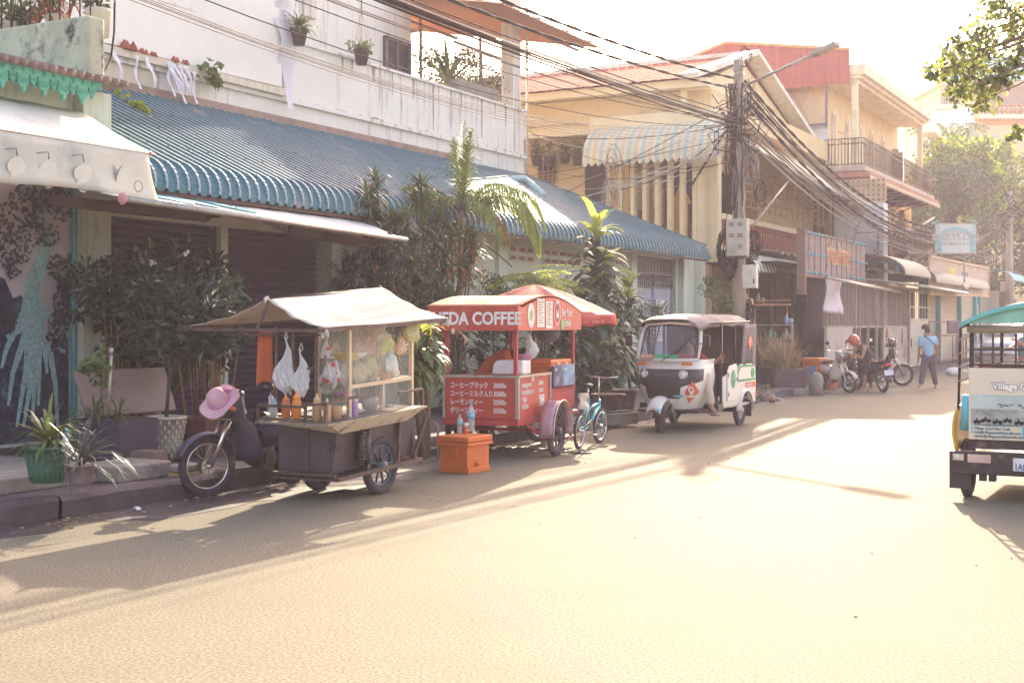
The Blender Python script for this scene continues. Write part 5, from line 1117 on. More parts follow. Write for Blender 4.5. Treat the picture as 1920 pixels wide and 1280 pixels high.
def motorbike(name,label,loc,az,steer=0,lean=0,body=(60,60,80),front=None,grp=None,basket=False,legshield=True,white=False,plate=True,mirrors=True,r=.28,helmet=False,extra=None):
    t=thing(name,label,'motorcycle',loc,0,grp,tilt=(R(lean),0,R(90-az))); mbody=mat('bike_paint_%d_%d'%(body[0],body[2]),body,.3,coat=.3,dirt=(100,86,80),da=.3); mf=front or mbody
    WB=1.24; hx=WB-.30; hz=.78
    S=Matrix.Translation((WB-.12,0,0))@Matrix.Rotation(R(steer),4,'Z')@Matrix.Translation((-(WB-.12),0,0))
    wheel(t,(0,0,r),r,'rear_wheel'); wheel(t,(WB,0,r),r,'front_wheel',disc=True,M=S)
    mb=MB(); mb.M=S
    for s in (-.075,.075): mb.tube([(WB,s,r),(WB-.13,s,r+.30),(WB-.2,s,.70)],[.02,.022,.022],8)
    mb.tube([(WB-.2,0,.6),(WB-.28,0,.9)],.03,8); mb.tube([(WB,-.08,r),(WB,.08,r)],.012,6); mb.build('fork',m_chr if not white else mf,t)
    mb=MB(); mb.M=S
    mb.sheet(lambda u,v:(WB+(r+.035)*math.cos(R(20+135*u)),(v-.5)*.13,r+(r+.035)*math.sin(R(20+135*u))-.03*abs(v-.5)**2*4),14,4,.006); mb.build('front_fender',mf,t)
    mb=MB(); mb.sheet(lambda u,v:((r+.05)*math.cos(R(75+110*u)),(v-.5)*.14,r+(r+.05)*math.sin(R(75+110*u))-.03*abs(v-.5)*2),12,4,.006); mb.build('rear_fender',m_blk,t)
    mb=MB(); mb.tube([(WB-.27,0,.82),(WB-.42,0,.5),(.62,0,.38),(.3,0,.48),(.0,0,.62),(-.2,0,.66)],[.035,.04,.04,.04,.03,.02],8); mb.tube([(0,.09,r),(.45,.09,.33)],.022,6); mb.tube([(0,-.09,r),(.45,-.09,.33)],.022,6)
    for s in (-.12,.12): mb.tube([(0,s,r+.02),(.05,s,.62)],.022,8)
    mb.tube([(.35,.14,.1),(.3,.1,.3)],.01,5); mb.build('frame',m_blk,t)
    mb=MB(); mb.ball((.56,0,.33),(.15,.10,.11),12,8); mb.tube([(.62,0,.36),(.78,0,.40)],.075,12); mb.disc((.5,-.12,.31),(0,1,0),.085,.03,18); mb.disc((.5,.1,.31),(0,1,0),.085,.03,18)
    for k in range(4): mb.tube([(.66+.03*k,0,.365+.008*k),(.672+.03*k,0,.369+.008*k)],.092,12)
    mb.build('engine',m_eng,t)
    mb=MB(); mb.tube([(.62,-.1,.28),(.4,-.15,.2),(.0,-.16,.26),(-.18,-.16,.31)],[.018,.02,.04,.035],10); mb.build('exhaust',m_steel,t)
    if legshield:
        mb=MB(); 
        def ls(u,v):
            s=(u-.5)*2; z=.30+.5*v; return (WB-.40+.14*v-.10*abs(s)**1.6-.02,s*(.19+.03*math.sin(v*PI)-.10*v*v),z)
        mb.sheet(ls,10,8,.012); mb.build('leg_shield',mf,t)
    mb=MB(); 
    def bd(u,v):
        a=v*2*PI; x=-.30+.86*u; wd_=.11*(.35+1.3*math.sin(PI*min(1,.12+u*.8))**.7); zc=.63-.16*u+.02; hh=.10*(.55+.9*math.sin(PI*min(1,.1+u*.75)))
        return (x,wd_*math.cos(a),zc+hh*math.sin(a))
    mb.sheet(bd,14,16,0); mb.build('tail_body',mbody,t)
    mb=MB(); mb.sheet(lambda u,v:(-.22+.72*u,(.13*(1-.35*u))*math.cos(PI*v),.705-.035*math.sin(PI*u)+.055*math.sin(PI*v)+(.02 if u<.4 else 0)),14,8,0); mb.build('seat',m_seat,t)
    mb=MB(); mb.M=S
    mb.sheet(lambda u,v:(WB-.30+.10*math.cos(v*2*PI)*(1.0-.25*u),.085*math.sin(v*2*PI)*(1.15-.5*abs(u-.5)),.72+.24*u),6,12,0); mb.ball((WB-.30,0,.95),(.09,.09,.05),12,6); mb.build('front_cowl',mf,t)
    mb=MB(); mb.M=S; mb.ball((WB-.195,0,.86),(.04,.075,.06),12,8); mb.build('headlight',m_lens,t)
    for s in (-1,1):
        mb=MB(); mb.M=S; mb.ball((WB-.2,s*.12,.82),(.03,.035,.025),8,6); mb.build('indicator',m_amb,t)
    mb=MB(); mb.M=S
    for s in (-1,1): mb.tube([(WB-.30,0,.96),(WB-.31,s*.12,1.0),(WB-.36,s*.32,1.02)],.012,6); mb.tube([(WB-.335,s*.22,1.01),(WB-.37,s*.35,1.02)],.018,8); mb.tube([(WB-.28,s*.22,1.01),(WB-.26,s*.34,1.0)],.006,4)
    mb.build('handlebar',m_blk if not white else m_chr,t)
    if mirrors:
        for s in (-1,1):
            mb=MB(); mb.M=S; mb.tube([(WB-.32,s*.2,1.01),(WB-.30,s*.27,1.13),(WB-.31,s*.30,1.17)],.006,5); mb.m=1; mb.ball((WB-.305,s*.31,1.20),(.018,.065,.045),12,8); mb.m=2; mb.disc((WB-.322,s*.31,1.20),(-1,0,0),.042,.006,14); mb.build('mirror',[m_blk,m_blk,m_mir],t)
    mb=MB(); mb.ball((-.30,0,.66),(.04,.09,.045),10,6); mb.build('tail_light',m_redl,t)
    for s in (-1,1):
        mb=MB(); mb.ball((-.28,s*.12,.63),(.03,.03,.025),8,6); mb.build('indicator',m_amb,t)
    if plate:
        mb=MB(); mb.bar((-.335,0,.50),(-.36,0,.38),.24,.006,(0,1,0)) if 0 else mb.prism([(-.34,-.12,.54),(-.34,.12,.54),(-.365,.12,.42),(-.365,-.12,.42)],(-.006,0,0)); mb.build('number_plate',mat('plate_white',(214,210,214),.5),t)
    if basket:
        mb=MB(); mb.M=S; x0=WB-.24; 
        for i in range(9):
            z=.74+.025*i; k=1-.25*(1-i/8); mb.tube([(x0,-.13*k,z),(x0+.2*k,-.13*k,z),(x0+.2*k,.13*k,z),(x0,.13*k,z),(x0,-.13*k,z)],.003,3)
        for i in range(11): y=-.13+.026*i; mb.tube([(x0+.15,y*.75,.74),(x0+.2,y,.94)],.0025,3)
        for i in range(7): x=x0+.03*i; 
        for s in (-1,1):
            for i in range(8): mb.tube([(x0+.02*i,s*.0975,.74),(x0+.027*i,s*.13,.94)],.0025,3)
        mb.prism([(x0,-.1,.74),(x0+.15,-.1,.74),(x0+.15,.1,.74),(x0,.1,.74)],(0,0,.004)); mb.build('basket',m_blk,t)
    return t
# ================= FOOD CART AND ITS MOTORBIKE =================
SH=Matrix(((1,0,0,0),(0,1,0,0),(0,.045,1,-.045*9.6),(0,0,0,1)))
motorbike('motorbike','old dark motorbike with spoked front wheel hitched beside the food cart',(-8.3,10.65,0),180,steer=-20,body=(74,66,88),basket=True,r=.288,mirrors=False)
m_cart=mat('cart_steel',(92,78,86),.55,met=.35,var=.25,sc_=2.5,dirt=(66,48,44),da=1,ds=3); m_camo=mat('speckled_vinyl',(226,208,188),.5,var=.05,dirt=(110,88,84),da=1.6,ds=9); m_frm=mat('rusty_frame',(96,74,70),.6,met=.3,var=.3,sc_=10,dirt=(150,120,96),da=.6,ds=12)
fc=thing('food_cart','old street food cart with glass display case and pale cloth canopy beside the dark motorbike','food cart',(-7.08,10.36,0),world=True)
mb=MB(); mb.M=SH; mb.prism([(-7.66,9.62,.26),(-7.05,9.62,.26),(-6.98,9.62,.74),(-7.66,9.62,.74)],(0,1.3,0)); mb.build('cabinet',m_cart,fc,.004)
for x0,x1 in ((-7.64,-7.30),(-7.29,-7.07)):
    mb=MB(); mb.M=SH; mb.b(x0,x1,9.605,9.618,.28,.71); d_=mb.build('cabinet_door',m_cart,fc,.003)
mb=MB(); mb.M=SH
mb.b(-7.7,-7.0,9.58,9.62,.22,.26); mb.b(-7.7,-6.95,9.58,11.0,.20,.235); mb.bar((-7.0,10.9,.24),(-6.95,11.1,.7),.03,.03); mb.b(-7.05,-7.01,10.9,10.94,.2,.7); mb.bar((-7.2,10.36,.3),(-7.0,10.36,.3),.03,.03)
mb.bar((-7.0,10.1,.24),(-6.98,10.1,.74),.03,.03);mb.bar((-7.0,10.62,.24),(-6.98,10.62,.74),.03,.03); mb.build('under_frame',m_frm,fc)
mb=MB(); mb.M=SH
for y in (9.95,10.05): mb.tube([(-6.96,y,.3),(-6.96,y,.62)],.03,8)
for k in range(9): mb.ring((-6.96,9.95,.36+.03*k),(0,0,1),.04,.008,10,4)
mb.build('spring',m_eng,fc)
mb=MB(); mb.M=SH # hopper-like tray
mb.prism([(-6.74,9.14,.775),(-6.74,10.75,.775),(-6.90,10.62,.64),(-6.90,9.55,.64)],(-.02,0,0)); mb.prism([(-6.74,9.14,.775),(-7.52,9.14,.775),(-7.52,9.5,.70),(-6.92,9.55,.64)],(0,.015,0)); mb.build('tray_skirt',m_camo,fc)
mb=MB(); mb.M=SH; mb.b(-7.55,-6.75,9.15,10.75,.755,.775); mb.build('counter',m_steel,fc)
mb=MB(); mb.M=SH # bottle rack and rails
for x in (-7.52,-7.0): mb.bar((x,9.16,.76),(x,9.16,.92),.022,.022)
for z in (.80,.915): mb.bar((-7.52,9.16,z),(-7.0,9.16,z),.022,.022); mb.bar((-7.52,9.16,z),(-7.52,9.40,z),.02,.02); mb.bar((-7.52,9.40,z),(-7.0,9.40,z),.02,.02)
mb.bar((-7.0,9.16,.93),(-6.76,9.16,.95),.022,.022); mb.bar((-6.78,9.16,.78),(-6.78,9.16,.95),.022,.022); mb.bar((-6.78,9.16,.95),(-6.78,9.7,.97),.022,.022); mb.bar((-6.78,10.3,.94),(-6.78,10.72,.94),.02,.02); mb.bar((-6.78,10.72,.78),(-6.78,10.72,.94),.02,.02)
mb.build('rack',m_frm,fc)
X0,X1,Y0,Y1=-7.29,-6.95,9.74,10.78
mb=MB(); mb.M=SH; q=.018
for x in (X0,X1):
    for y in (Y0,Y1): mb.b(x-q,x+q,y-q,y+q,.775,1.60)
for z in (1.04,1.59):
    for x in (X0,X1): mb.b(x-q,x+q,Y0+q,Y1-q,z-q,z+q)
    for y in (Y0,Y1): mb.b(X0+q,X1-q,y-q,y+q,z-q,z+q)
mb.build('case_frame',mat('case_aluminium',(196,180,160),.4,met=.5,var=.1),fc)
for nm,a in (('glass_pane',(X0+q,X1-q,Y0-.002,Y0+.002,1.055,1.575)),('glass_pane',(X1-.002,X1+.002,Y0+q,Y1-q,1.055,1.575)),('glass_pane',(X1-.002,X1+.002,Y0+q,Y1-q,.78,1.025)),('glass_pane',(X0-.002,X0+.002,Y0+q,Y1-q,1.055,1.575)),('glass_shelf',(X0+.02,X1-.02,Y0+.02,Y1-.02,1.28,1.286))):
    mb=MB(); mb.M=SH; mb.b(*a); mb.build(nm,m_glass,fc)
mb=MB(); mb.M=SH; mb.b(X0+.02,X1-.02,Y0+.02,Y1-.02,1.035,1.045); mb.build('case_floor',m_steel,fc)
# canopy
m_cloth=mat('sun_bleached_cloth',(208,196,182),.9,var=.06,sc_=3,bump=.3,bs=160,dirt=(140,126,116),da=.7,ds=2.5,tr=.12)
mb=MB()
def can(u,v):
    y=9.07+2.05*u
    rx,rz=-7.52,1.84+.075*(y-9.07)
    if v<.5: t_=v*2; x0,z0=-6.74,1.585+.045*(y-9.07); 
    else: t_=2-v*2; x0,z0=-8.25,1.60+.045*(y-9.07)
    x=x0+(rx-x0)*t_; z=z0+(rz-z0)*t_-.035*math.sin(PI*t_)*(1+.3*math.sin(u*PI)); 
    y+= .22*t_*(1-u)+.02*math.sin(v*20)*(u<.02)
    return (x,y,z-.03*math.sin(u*PI)*math.sin(PI*t_)+.006*math.sin(v*40+u*9))
mb.sheet(can,24,28,.006); cp=mb.build('canopy',m_cloth,fc)
mb=MB(); mb.bar((-6.75,9.08,1.565),(-6.75,11.1,1.655),.03,.035); mb.bar((-8.24,9.08,1.585),(-8.24,11.1,1.675),.03,.03); mb.bar((-8.24,9.12,1.57),(-6.75,9.12,1.56),.03,.03); mb.bar((-8.2,11.05,1.64),(-6.75,11.05,1.64),.03,.03); mb.tube([(-7.52,9.28,1.835),(-7.52,11.12,1.98)],.015,6)
mb.bar((-7.5,9.28,1.83),(-7.5,9.12,1.57),.02,.02)
for x,y in ((-7.36,9.45),(-7.10,9.45),(-7.55,9.45)): mb.bar((x,y,.78),(x,y,1.60),.022,.022)
mb.bar((-7.55,9.45,1.22),(-7.1,9.45,1.22),.022,.022); mb.bar((-7.52,11.0,.7),(-7.52,11.05,1.95),.02,.02); mb.bar((-8.2,9.5,1.52),(-7.1,9.5,1.52),.02,.02)
mb.build('canopy_frame',m_frm,fc)
mb=MB(); rg=random.Random(61)
for c,s in (((-6.74,9.1,1.57),.05),((-6.72,11.12,1.65),.055),((-7.52,9.26,1.85),.045),((-7.52,11.1,2.0),.03)):
    for k in range(5): mb.ball(Vector(c)+V(rg.gauss(0,s*.4),rg.gauss(0,s*.4),-abs(rg.gauss(0,s*.8))),(s*.38,s*.3,s*.55),7,5)
mb.build('cloth_knot',m_cloth,cp)
wheel(fc,(-7.03,10.36,.275),.275,'cart_wheel',(1,0,0),.045,0,mat('blue_grey_rim',(88,108,120),.6,met=.3,dirt=(90,70,66),da=.7,ds=8),alloy=9)
wheel(fc,(-7.75,10.36,.275),.275,'cart_wheel',(1,0,0),.045,0,mat('blue_grey_rim',(88,108,120),.6,met=.3,dirt=(90,70,66),da=.7,ds=8),alloy=9)
# goods on the cart
def bottle(x,y,z,r,h,c,lab,nm='squeeze_bottle',cap=None,k=0):
    t=thing(nm,lab,'bottle',(x,y,z),group='bottles on the food cart rack'); mb=MB(); mb.lathe([(r*.8,0),(r,.01),(r,h*.62),(r*.8,h*.70),(r*.78,h*.74)],n=14); mb.build('body',mat('bottle_%d_%d'%(c[0],c[2]),c,.35,tr=.3,var=.08),t)
    mb=MB(); mb.lathe([(r*.82,h*.74),(r*.82,h*.80),(r*.35,h*.86),(r*.12,h*1.0),(0,h*1.0)],n=12); mb.build('cap',mat('cap_%d_%d'%((cap or c)[0],(cap or c)[2]),cap or c,.4),t); return t
zt=.80
def zy(y): return .045*(y-9.6)
z0_=.775+zy(9.28)
bottle(-7.30,9.27,z0_,.040,.24,(214,128,76),'dull orange squeeze bottle, left of the pair on the cart rack')
bottle(-7.18,9.27,z0_,.042,.27,(240,150,60),'bright orange squeeze bottle, tallest on the cart rack')
bottle(-6.98,9.30,z0_,.042,.25,(206,170,130),'milky tan squeeze bottle with a hook, beside the bright orange one')
bottle(-6.87,9.30,z0_,.038,.21,(222,180,134),'small cream squeeze bottle, rightmost of the four on the cart rack')
bottle(-6.80,9.62,.79,.030,.19,(190,150,200),'little mauve capped bottle behind the squeeze bottles',cap=(226,214,196))
t=thing('straw_bundle','bundle of plastic-wrapped straws and spoons at the left end of the cart rack','straws',(-7.45,9.27,z0_)); mb=MB()
for i in range(16): mb.m=i%3; a=rg.uniform(0,6.3); r_=rg.uniform(0,.03); mb.tube([(r_*math.cos(a),r_*math.sin(a),0),(r_*1.8*math.cos(a),r_*1.8*math.sin(a),rg.uniform(.16,.24))],.005,5)
mb.build('straws',[mat('straw_white',(226,216,214),.4),mat('straw_pink',(220,160,150),.4),mat('straw_cyan',(120,190,210),.4)],t); mb=MB(); mb.lathe([(.04,0),(.048,.12),(.045,.12)],n=12); mb.build('cup',glassm('cup_clear',(220,215,215),.4),t)
mb=MB(); mb.b(-7.02,-6.86,9.55,9.62,.965,1.005); tag(mb.build('tissue_box',mat('magenta_box',(176,84,140),.5),bevel=.004),'small magenta box lying behind the squeeze bottles','box')
# plants and pots in the rack corner
t=thing('herb_pot','tan pot of dill-like herb at the near corner of the cart counter','herb pot',(-6.86,9.42,.775)); mb=MB(); mb.lathe([(.045,0),(.06,.11),(.062,.12),(.05,.12)],n=14); mb.build('pot',mat('tan_pot',(190,160,130),.7),t); mb=MB(); crown(mb,(0,0,.19),(.07,.09,.08),260,.04,rg,8,asp=.12); mb.build('foliage',m_lf1,t)
# bags
m_bag=mat('clear_bag',(226,222,224),.3,var=.08,tr=.3,alpha=.62,spec=.8); m_bagw=mat('white_bag',(232,228,226),.45,tr=.35,var=.06)
def bag(loc,lab,w_,h,m_=None,knot=True,cat='plastic bag',name='plastic_bag',pts=None,grp=None,red=False):
    t=thing(name,lab,cat,loc,group=grp); mb=MB(); rg2=random.Random(int(abs(loc[0]*1000)))
    ph=rg2.uniform(0,6)
    def f(u,v):
        a=2*PI*u; pr=[.10,.07,.14,.30,.42,.62,.80,.86,1,.97,.82,.25]; k=v*11; i=min(10,int(k)); r_=(pr[i]+(pr[i+1]-pr[i])*(k-i))*w_/2
        r_*=1+.16*math.sin(3*a+ph+v*5)+.10*math.sin(7*a+v*9)+.08*math.sin(13*a-v*17+ph)
        return (r_*math.cos(a)+.02*math.sin(v*9+ph),r_*.7*math.sin(a),-h*v*(1+.05*math.sin(2*a+ph)))
    mb.sheet(f,30,18,0,False)
    for s_ in (-1,1): mb.tube([(0,0,-.03),(s_*.018,0,.0),(0,0,.05)],.006,4)
    if red:
        mb.m=1
        for i in range(14):
            a=rg2.uniform(-1.6,.2); v=rg2.uniform(.3,.85); p=Vector(f(a/(2*PI)%1,v))*1.02; p.z=-h*v; s=rg2.uniform(.01,.025); tg=V(-math.sin(a),math.cos(a),0); mb.prism([p+tg*s,p+V(0,0,s*1.4),p-tg*s,p-V(0,0,s)],V(math.cos(a),math.sin(a),0)*.003)
    mb.build('bag',[m_ or m_bag,mat('red_print',(200,60,60),.5)],t); return t
bag((-7.43,9.44,1.50),'clear bag of small bags hanging on the left of the canopy post',.22,.50)
bag((-7.26,9.44,1.40),'second clear bag bulging at the right of the same canopy post',.17,.42)
bag((-7.10,9.62,1.56),'large hanging bag full of stacked white lids with red print, next to the glass case',.20,.56,red=True)
t=thing('bowl_stack','tall stack of white foam bowls in the bag next to the glass case','bowls',(-7.10,9.62,1.03)); mb=MB()
for k in range(20): mb.lathe([(.055,0+.013*k),(.075,.03+.013*k),(.078,.03+.013*k)],n=20)
mb.build('bowls',mat('foam_white',(232,228,222),.6),t)
t=thing('orange_cloth','faded orange cloth draped over the canopy rail','cloth',(-7.76,9.52,1.53)); mb=MB()
mb.sheet(lambda u,v:(-.075*(1+.35*v)+.15*(1+.25*v)*u,.02*math.sin(u*14)+.02,-.50*v-.08*u*v+.02),14,12,.004); mb.build('cloth',mat('orange_cotton',(206,108,66),.9,tr=.2),t)
t=thing('black_helmet','small black cap hung under the orange cloth','cap',(-7.67,9.45,1.04)); mb=MB(); mb.ball((0,0,0),(.085,.07,.055),12,8); mb.ball((-.06,-.02,-.02),(.07,.06,.015),10,6); mb.build('cap',m_blk,t)
# pink sun hat on the basket
t=thing('sun_hat','floppy pink sun hat with beaded brim resting on the motorbike basket','hat',(-8.20,9.42,.90),tilt=tuple((Vector((CS,SN,0))*-.30+Vector((0,0,.66))+Vector((SN,-CS,0))*.62).to_track_quat('Z','X').to_euler())); mb=MB()
mb.lathe([(0,.13),(.05,.127),(.085,.10),(.095,.04),(.10,.0)],n=24); mb.sheet(lambda u,v:((.10+.095*v)*math.cos(2*PI*u),(.10+.095*v)*math.sin(2*PI*u),-.01*v+.02*v*math.sin(3*2*PI*u+1)),40,5,.003); hb=mb.build('brim_and_crown',mat('pink_felt',(228,178,192),.85,var=.05,tr=.15),t)
mb=MB(); mb.ring((0,0,.012),(0,0,1),.10,.012,24,6); 
for s in (-1,1): mb.ball((.12,s*.045,.03),(.02,.05,.025),8,6)
mb.build('ribbon',mat('pink_ribbon',(206,140,176),.7),t); mb=MB()
for i in range(46): a=2*PI*i/46; mb.ball((.195*math.cos(a),.195*math.sin(a),-.01+.02*math.sin(3*a+1)),.0075,6,4)
mb.build('beads',mat('bead_tan',(190,150,140),.6),t)
# things inside the glass case
rg=random.Random(71)
gz=lambda y:.045*(y-9.6)
def inbag(x,y,z,s,lab,c=None):
    t=thing('food_bag',lab,'food bag',(x,y,z+gz(y)),group='filled bags in the glass case'); mb=MB(); ph=rg.uniform(0,6)
    mb.sheet(lambda u,v:(s*(1+.18*math.sin(5*2*PI*u+ph)+.1*math.sin(9*v))*math.sin(PI*min(.96,.08+v))*math.cos(2*PI*u)*.75,s*math.sin(PI*min(.96,.08+v))*math.sin(2*PI*u)*(1+.15*math.sin(4*2*PI*u)),s*1.1+s*1.25*-math.cos(PI*v)),18,10,0,False)
    for i_ in range(len(mb.v)):
        p_=mb.v[i_]; mb.v[i_]=(p_[0]+rg.gauss(0,s*.07),p_[1]+rg.gauss(0,s*.09),p_[2]+rg.gauss(0,s*.07))
    mb.build('bag',c or m_bagw,t)
inbag(-7.11,9.88,1.045,.085,'first filled bag at the near end of the glass case floor'); inbag(-7.08,10.08,1.045,.09,'second filled bag on the case floor',mat('cream_bag',(232,214,178),.4,tr=.35)); inbag(-7.10,10.30,1.045,.10,'biggest pale bag in the middle of the case floor'); inbag(-7.07,10.52,1.045,.09,'bag on the case floor with an orange tint',mat('peach_bag',(232,186,150),.4,tr=.3)); inbag(-7.1,10.68,1.045,.07,'last bag at the far end of the case floor')
[inbag(-7.2+.05*k,9.86+.11*k,z_,.07+.02*(k%2),l_,mat('bag_tone_%d'%(k%4),((232,220,200),(226,226,220),(236,206,180),(224,214,160))[k%4],.4,tr=.35)) for k,z_,l_ in ((0,1.30,'small bag behind the egg trays'),(2,1.30,'pale bag behind the shelf bowl'),(4,1.44,'bag hung high in the middle of the case'),(6,1.30,'bag beside the tall pinkish one'),(7,1.42,'bag leaning at the far upper corner of the case'),(3,1.10,'squashed bag wedged above the case floor bags'),(5,1.12,'limp bag lying across the middle floor bags'))]
inbag(-7.12,10.28,1.285,.10,'tall bag on the glass shelf with a pinkish label',mat('rose_bag',(230,190,176),.4,tr=.35)); inbag(-7.1,10.60,1.285,.075,'small bright bag at the far end of the glass shelf',mat('lime_bag',(226,232,180),.4,tr=.4))
t=thing('bowl','white bowl resting on the glass shelf near the corner post','bowl',(-7.05,10.02,1.30)); mb=MB(); mb.lathe([(.04,0),(.07,.02),(.095,.055),(.088,.055),(.06,.025),(0,.015)],n=24); mb.build('bowl',mat('foam_white',(232,228,222),.6),t)
t=thing('bowl','pale bowl tilted higher at the far end of the glass shelf','bowl',(-7.1,10.46,1.47),tilt=(R(-15),R(10),0)); mb=MB(); mb.lathe([(.04,0),(.08,.025),(.105,.07),(.098,.07),(.06,.025),(0,.015)],n=24); mb.build('bowl',mat('foam_cream',(226,218,196),.6),t)
for k in range(3):
    mb=MB(); mb.b(-7.16+.01*k,-7.02+.01*k,9.80,9.98,1.29+.024*k,1.31+.024*k); tag(mb.build('egg_tray',mat('yellow_tray',(226,190,66),.6),bevel=.003),('bottom','middle','top')[k]+' yellow tray of the three stacked at the near end of the glass shelf','tray','yellow trays')
t=thing('bottle_in_case','pale milk bottle standing high in the glass case','bottle',(-7.12,10.22,1.44)); mb=MB(); mb.lathe([(.03,-.14),(.032,0),(.02,.05),(.018,.08),(0,.08)],n=12); mb.build('bottle',m_bagw,t)
for k,(y,r_,c,lab) in enumerate(((10.0,.055,(212,190,150),'round pastry plate under the glass case'),(10.22,.075,(150,130,120),'large steel pot under the glass case'),(10.52,.06,(206,190,160),'far plate under the glass case'))):
    t=thing('plate' if k!=1 else 'pot',lab,'dish' if k!=1 else 'pot',(-7.05,y,.80)); mb=MB()
    if k==1: mb.lathe([(.06,0),(.08,.05),(.075,.12),(.06,.14),(0,.15)],n=18)
    else: mb.lathe([(.05,0),(.08,.015),(.08,.02),(0,.012)],n=18); [mb.ball((rg.uniform(-.04,.04),rg.uniform(-.04,.04),.03),(.025,.02,.015),7,5) for _ in range(7)]
    mb.build('dish',mat('dish_%d'%k,c,.4,met=.5 if k==1 else 0,var=.2,sc_=20),t)
# stool with a rag beyond the cart
c=G(775,862); t=thing('stool','pale metal stool frame with a rag thrown over it beside the food cart','stool',(c.x,c.y,0),0); mb=MB()
for (x0,y0) in ((-.22,-.15),(.22,-.15),(-.22,.2),(.22,.2)): mb.tube([(x0,y0,0),(x0,y0,.40),(x0*.85,y0*.9,.45)],.013,6)
for z in (.14,): mb.tube([(-.22,-.15,z),(.22,-.15,z),(.22,.2,z),(-.22,.2,z),(-.22,-.15,z)],.011,5)
mb.tube([(-.19,-.13,.45),(.19,-.13,.45),(.19,.18,.45),(-.19,.18,.45),(-.19,-.13,.45)],.013,6); mb.build('frame',mat('stool_paint',(170,154,148),.6,met=.2),t)
t=thing('rag','cream cotton rag hanging on the pale metal stool','cloth',(c.x-.1,c.y-.15,.46)); mb=MB()
mb.sheet(lambda u,v:(-.12+.2*u+.02*math.sin(v*7),-.03-.03*math.sin(u*15)-.02*v,.02-.27*v*(1-.2*math.sin(u*5))),14,10,.008); mb.sheet(lambda u,v:(-.12+.05*u,-.05,.0-.40*v),3,8,.01); mb.build('cloth',mat('cream_rag',(214,196,160),.95,bump=.4),t)
# cooler, bottles, can
c=G(877,889); m_orp=mat('orange_plastic',(220,110,44),.5,var=.08,sc_=2,bump=.05,dirt=(150,70,44),da=.4,ds=1.2)
def cooler(loc,rz,L_,W_,H_,lab,grp=None):
    t=thing('cooler_box',lab,'cooler',loc,rz,grp); mb=MB(); mb.prism([(-.0+.02,.02,0),(L_-.02,.02,0),(L_-.02,W_-.02,0),(.02,W_-.02,0)],(0,0,H_*.78)); 
    mb.ring((L_*.45,.02,.10),(0,1,0),.045,.012,16,6); mb.ball((L_*.45,.01,.10),(.03,.02,.03),10,6); mb.b(.02,L_-.02,.005,.02,0,.06); mb.b(.0,.02,W_*.35,W_*.55,H_*.45,H_*.78); mb.build('tub',m_orp,t,.015)
    mb=MB(); mb.b(-.015,L_+.015,-.015,W_+.015,H_*.74,H_*.83); mb.build('rim_band',m_orp,t,.008)
    mb=MB(); mb.b(-.01,L_+.01,-.01,W_+.01,H_*.845,H_); mb.build('lid',m_orp,t,.012)
    for u in (.3,.7):
        mb=MB(); mb.b(L_+.0,L_+.03,W_*u-.04,W_*u+.04,H_*.7,H_*.9) ; mb.build('latch',mat('white_latch',(222,190,170),.5),t,.004)
    return t
# near corner at c; long side runs left-back, short side right-back
pl=G(822,876); pr=G(919,875)
ang=R(85.4)
# local x along c->pr, local y along c->pl
t=cooler((c.x,c.y,0),ang,.46,.40,.40,'big orange cooler box on the road with two water bottles on its lid')
def pet(px,py,h,r,lab):
    q=G(px,py,.40); t=thing('water_bottle',lab,'bottle',q,group='drinks on the orange cooler'); mb=MB(); mb.lathe([(r*.9,0),(r,.02),(r*.92,h*.2),(r,h*.28),(r*.93,h*.5),(r,h*.62),(r*.9,h*.74),(r*.35,h*.90),(r*.35,h*.93)],n=18); mb.build('body',glassm('pet_plastic',(214,222,226),.4),t)
    mb=MB(); mb.lathe([(r*1.01,h*.44),(r*1.01,h*.62)],n=18); mb.build('label_band',mat('pale_blue_label',(120,186,210),.5,var=.2,sc_=30),t); mb=MB(); mb.lathe([(r*.42,h*.92),(r*.42,h),(0,h)],n=14); mb.build('cap',mat('blue_cap',(96,170,210),.4),t); mb=MB(); mb.lathe([(r*.85,.005),(r*.93,.02),(r*.85,h*.2),(r*.9,h*.4),(0,h*.4)],n=14); mb.build('water',glassm('water_clear',(190,200,206),.3),t)
pet(862,812,.215,.032,'smaller water bottle on the orange cooler'); pet(883,809,.33,.045,'tall water bottle on the orange cooler')
q=G(873,812,.40); t=thing('drink_can','orange and silver drink can between the two water bottles','can',q); mb=MB(); mb.lathe([(.026,0),(.033,.008),(.033,.055),],n=18); mb.m=1; mb.lathe([(.033,.055),(.033,.108),(.027,.118),(0,.116)],n=18); mb.build('can',[mat('can_orange',(220,96,50),.3,met=.4),mat('can_silver',(214,200,190),.3,met=.7)],t)
# litter under the cart
for k,(px,py,lab,c_,s) in enumerate(((520,918,'crumpled snack wrapper on the road under the motorbike',(190,150,150),.06),(440,915,'small crushed blue bottle by the front motorbike wheel',(120,150,170),.05),(255,957,'white scrap of paper in the gutter',(230,226,224),.03),(1170,800,'plastic scrap by the kerb left of the tuk-tuk',(220,214,206),.06))):
    q=G(px,py); t=thing('litter',lab,'litter',(q.x,q.y,0)); mb=MB(); rgx=random.Random(k)
    mb.sheet(lambda u,v:((u-.5)*s*2+.01*rgx.random(),(v-.5)*s*1.6,.012+.03*rgx.random()*math.sin(PI*u)),6,5,.003,False); mb.build('scrap',mat('litter_%d'%k,c_,.5,var=.3,sc_=40),t)
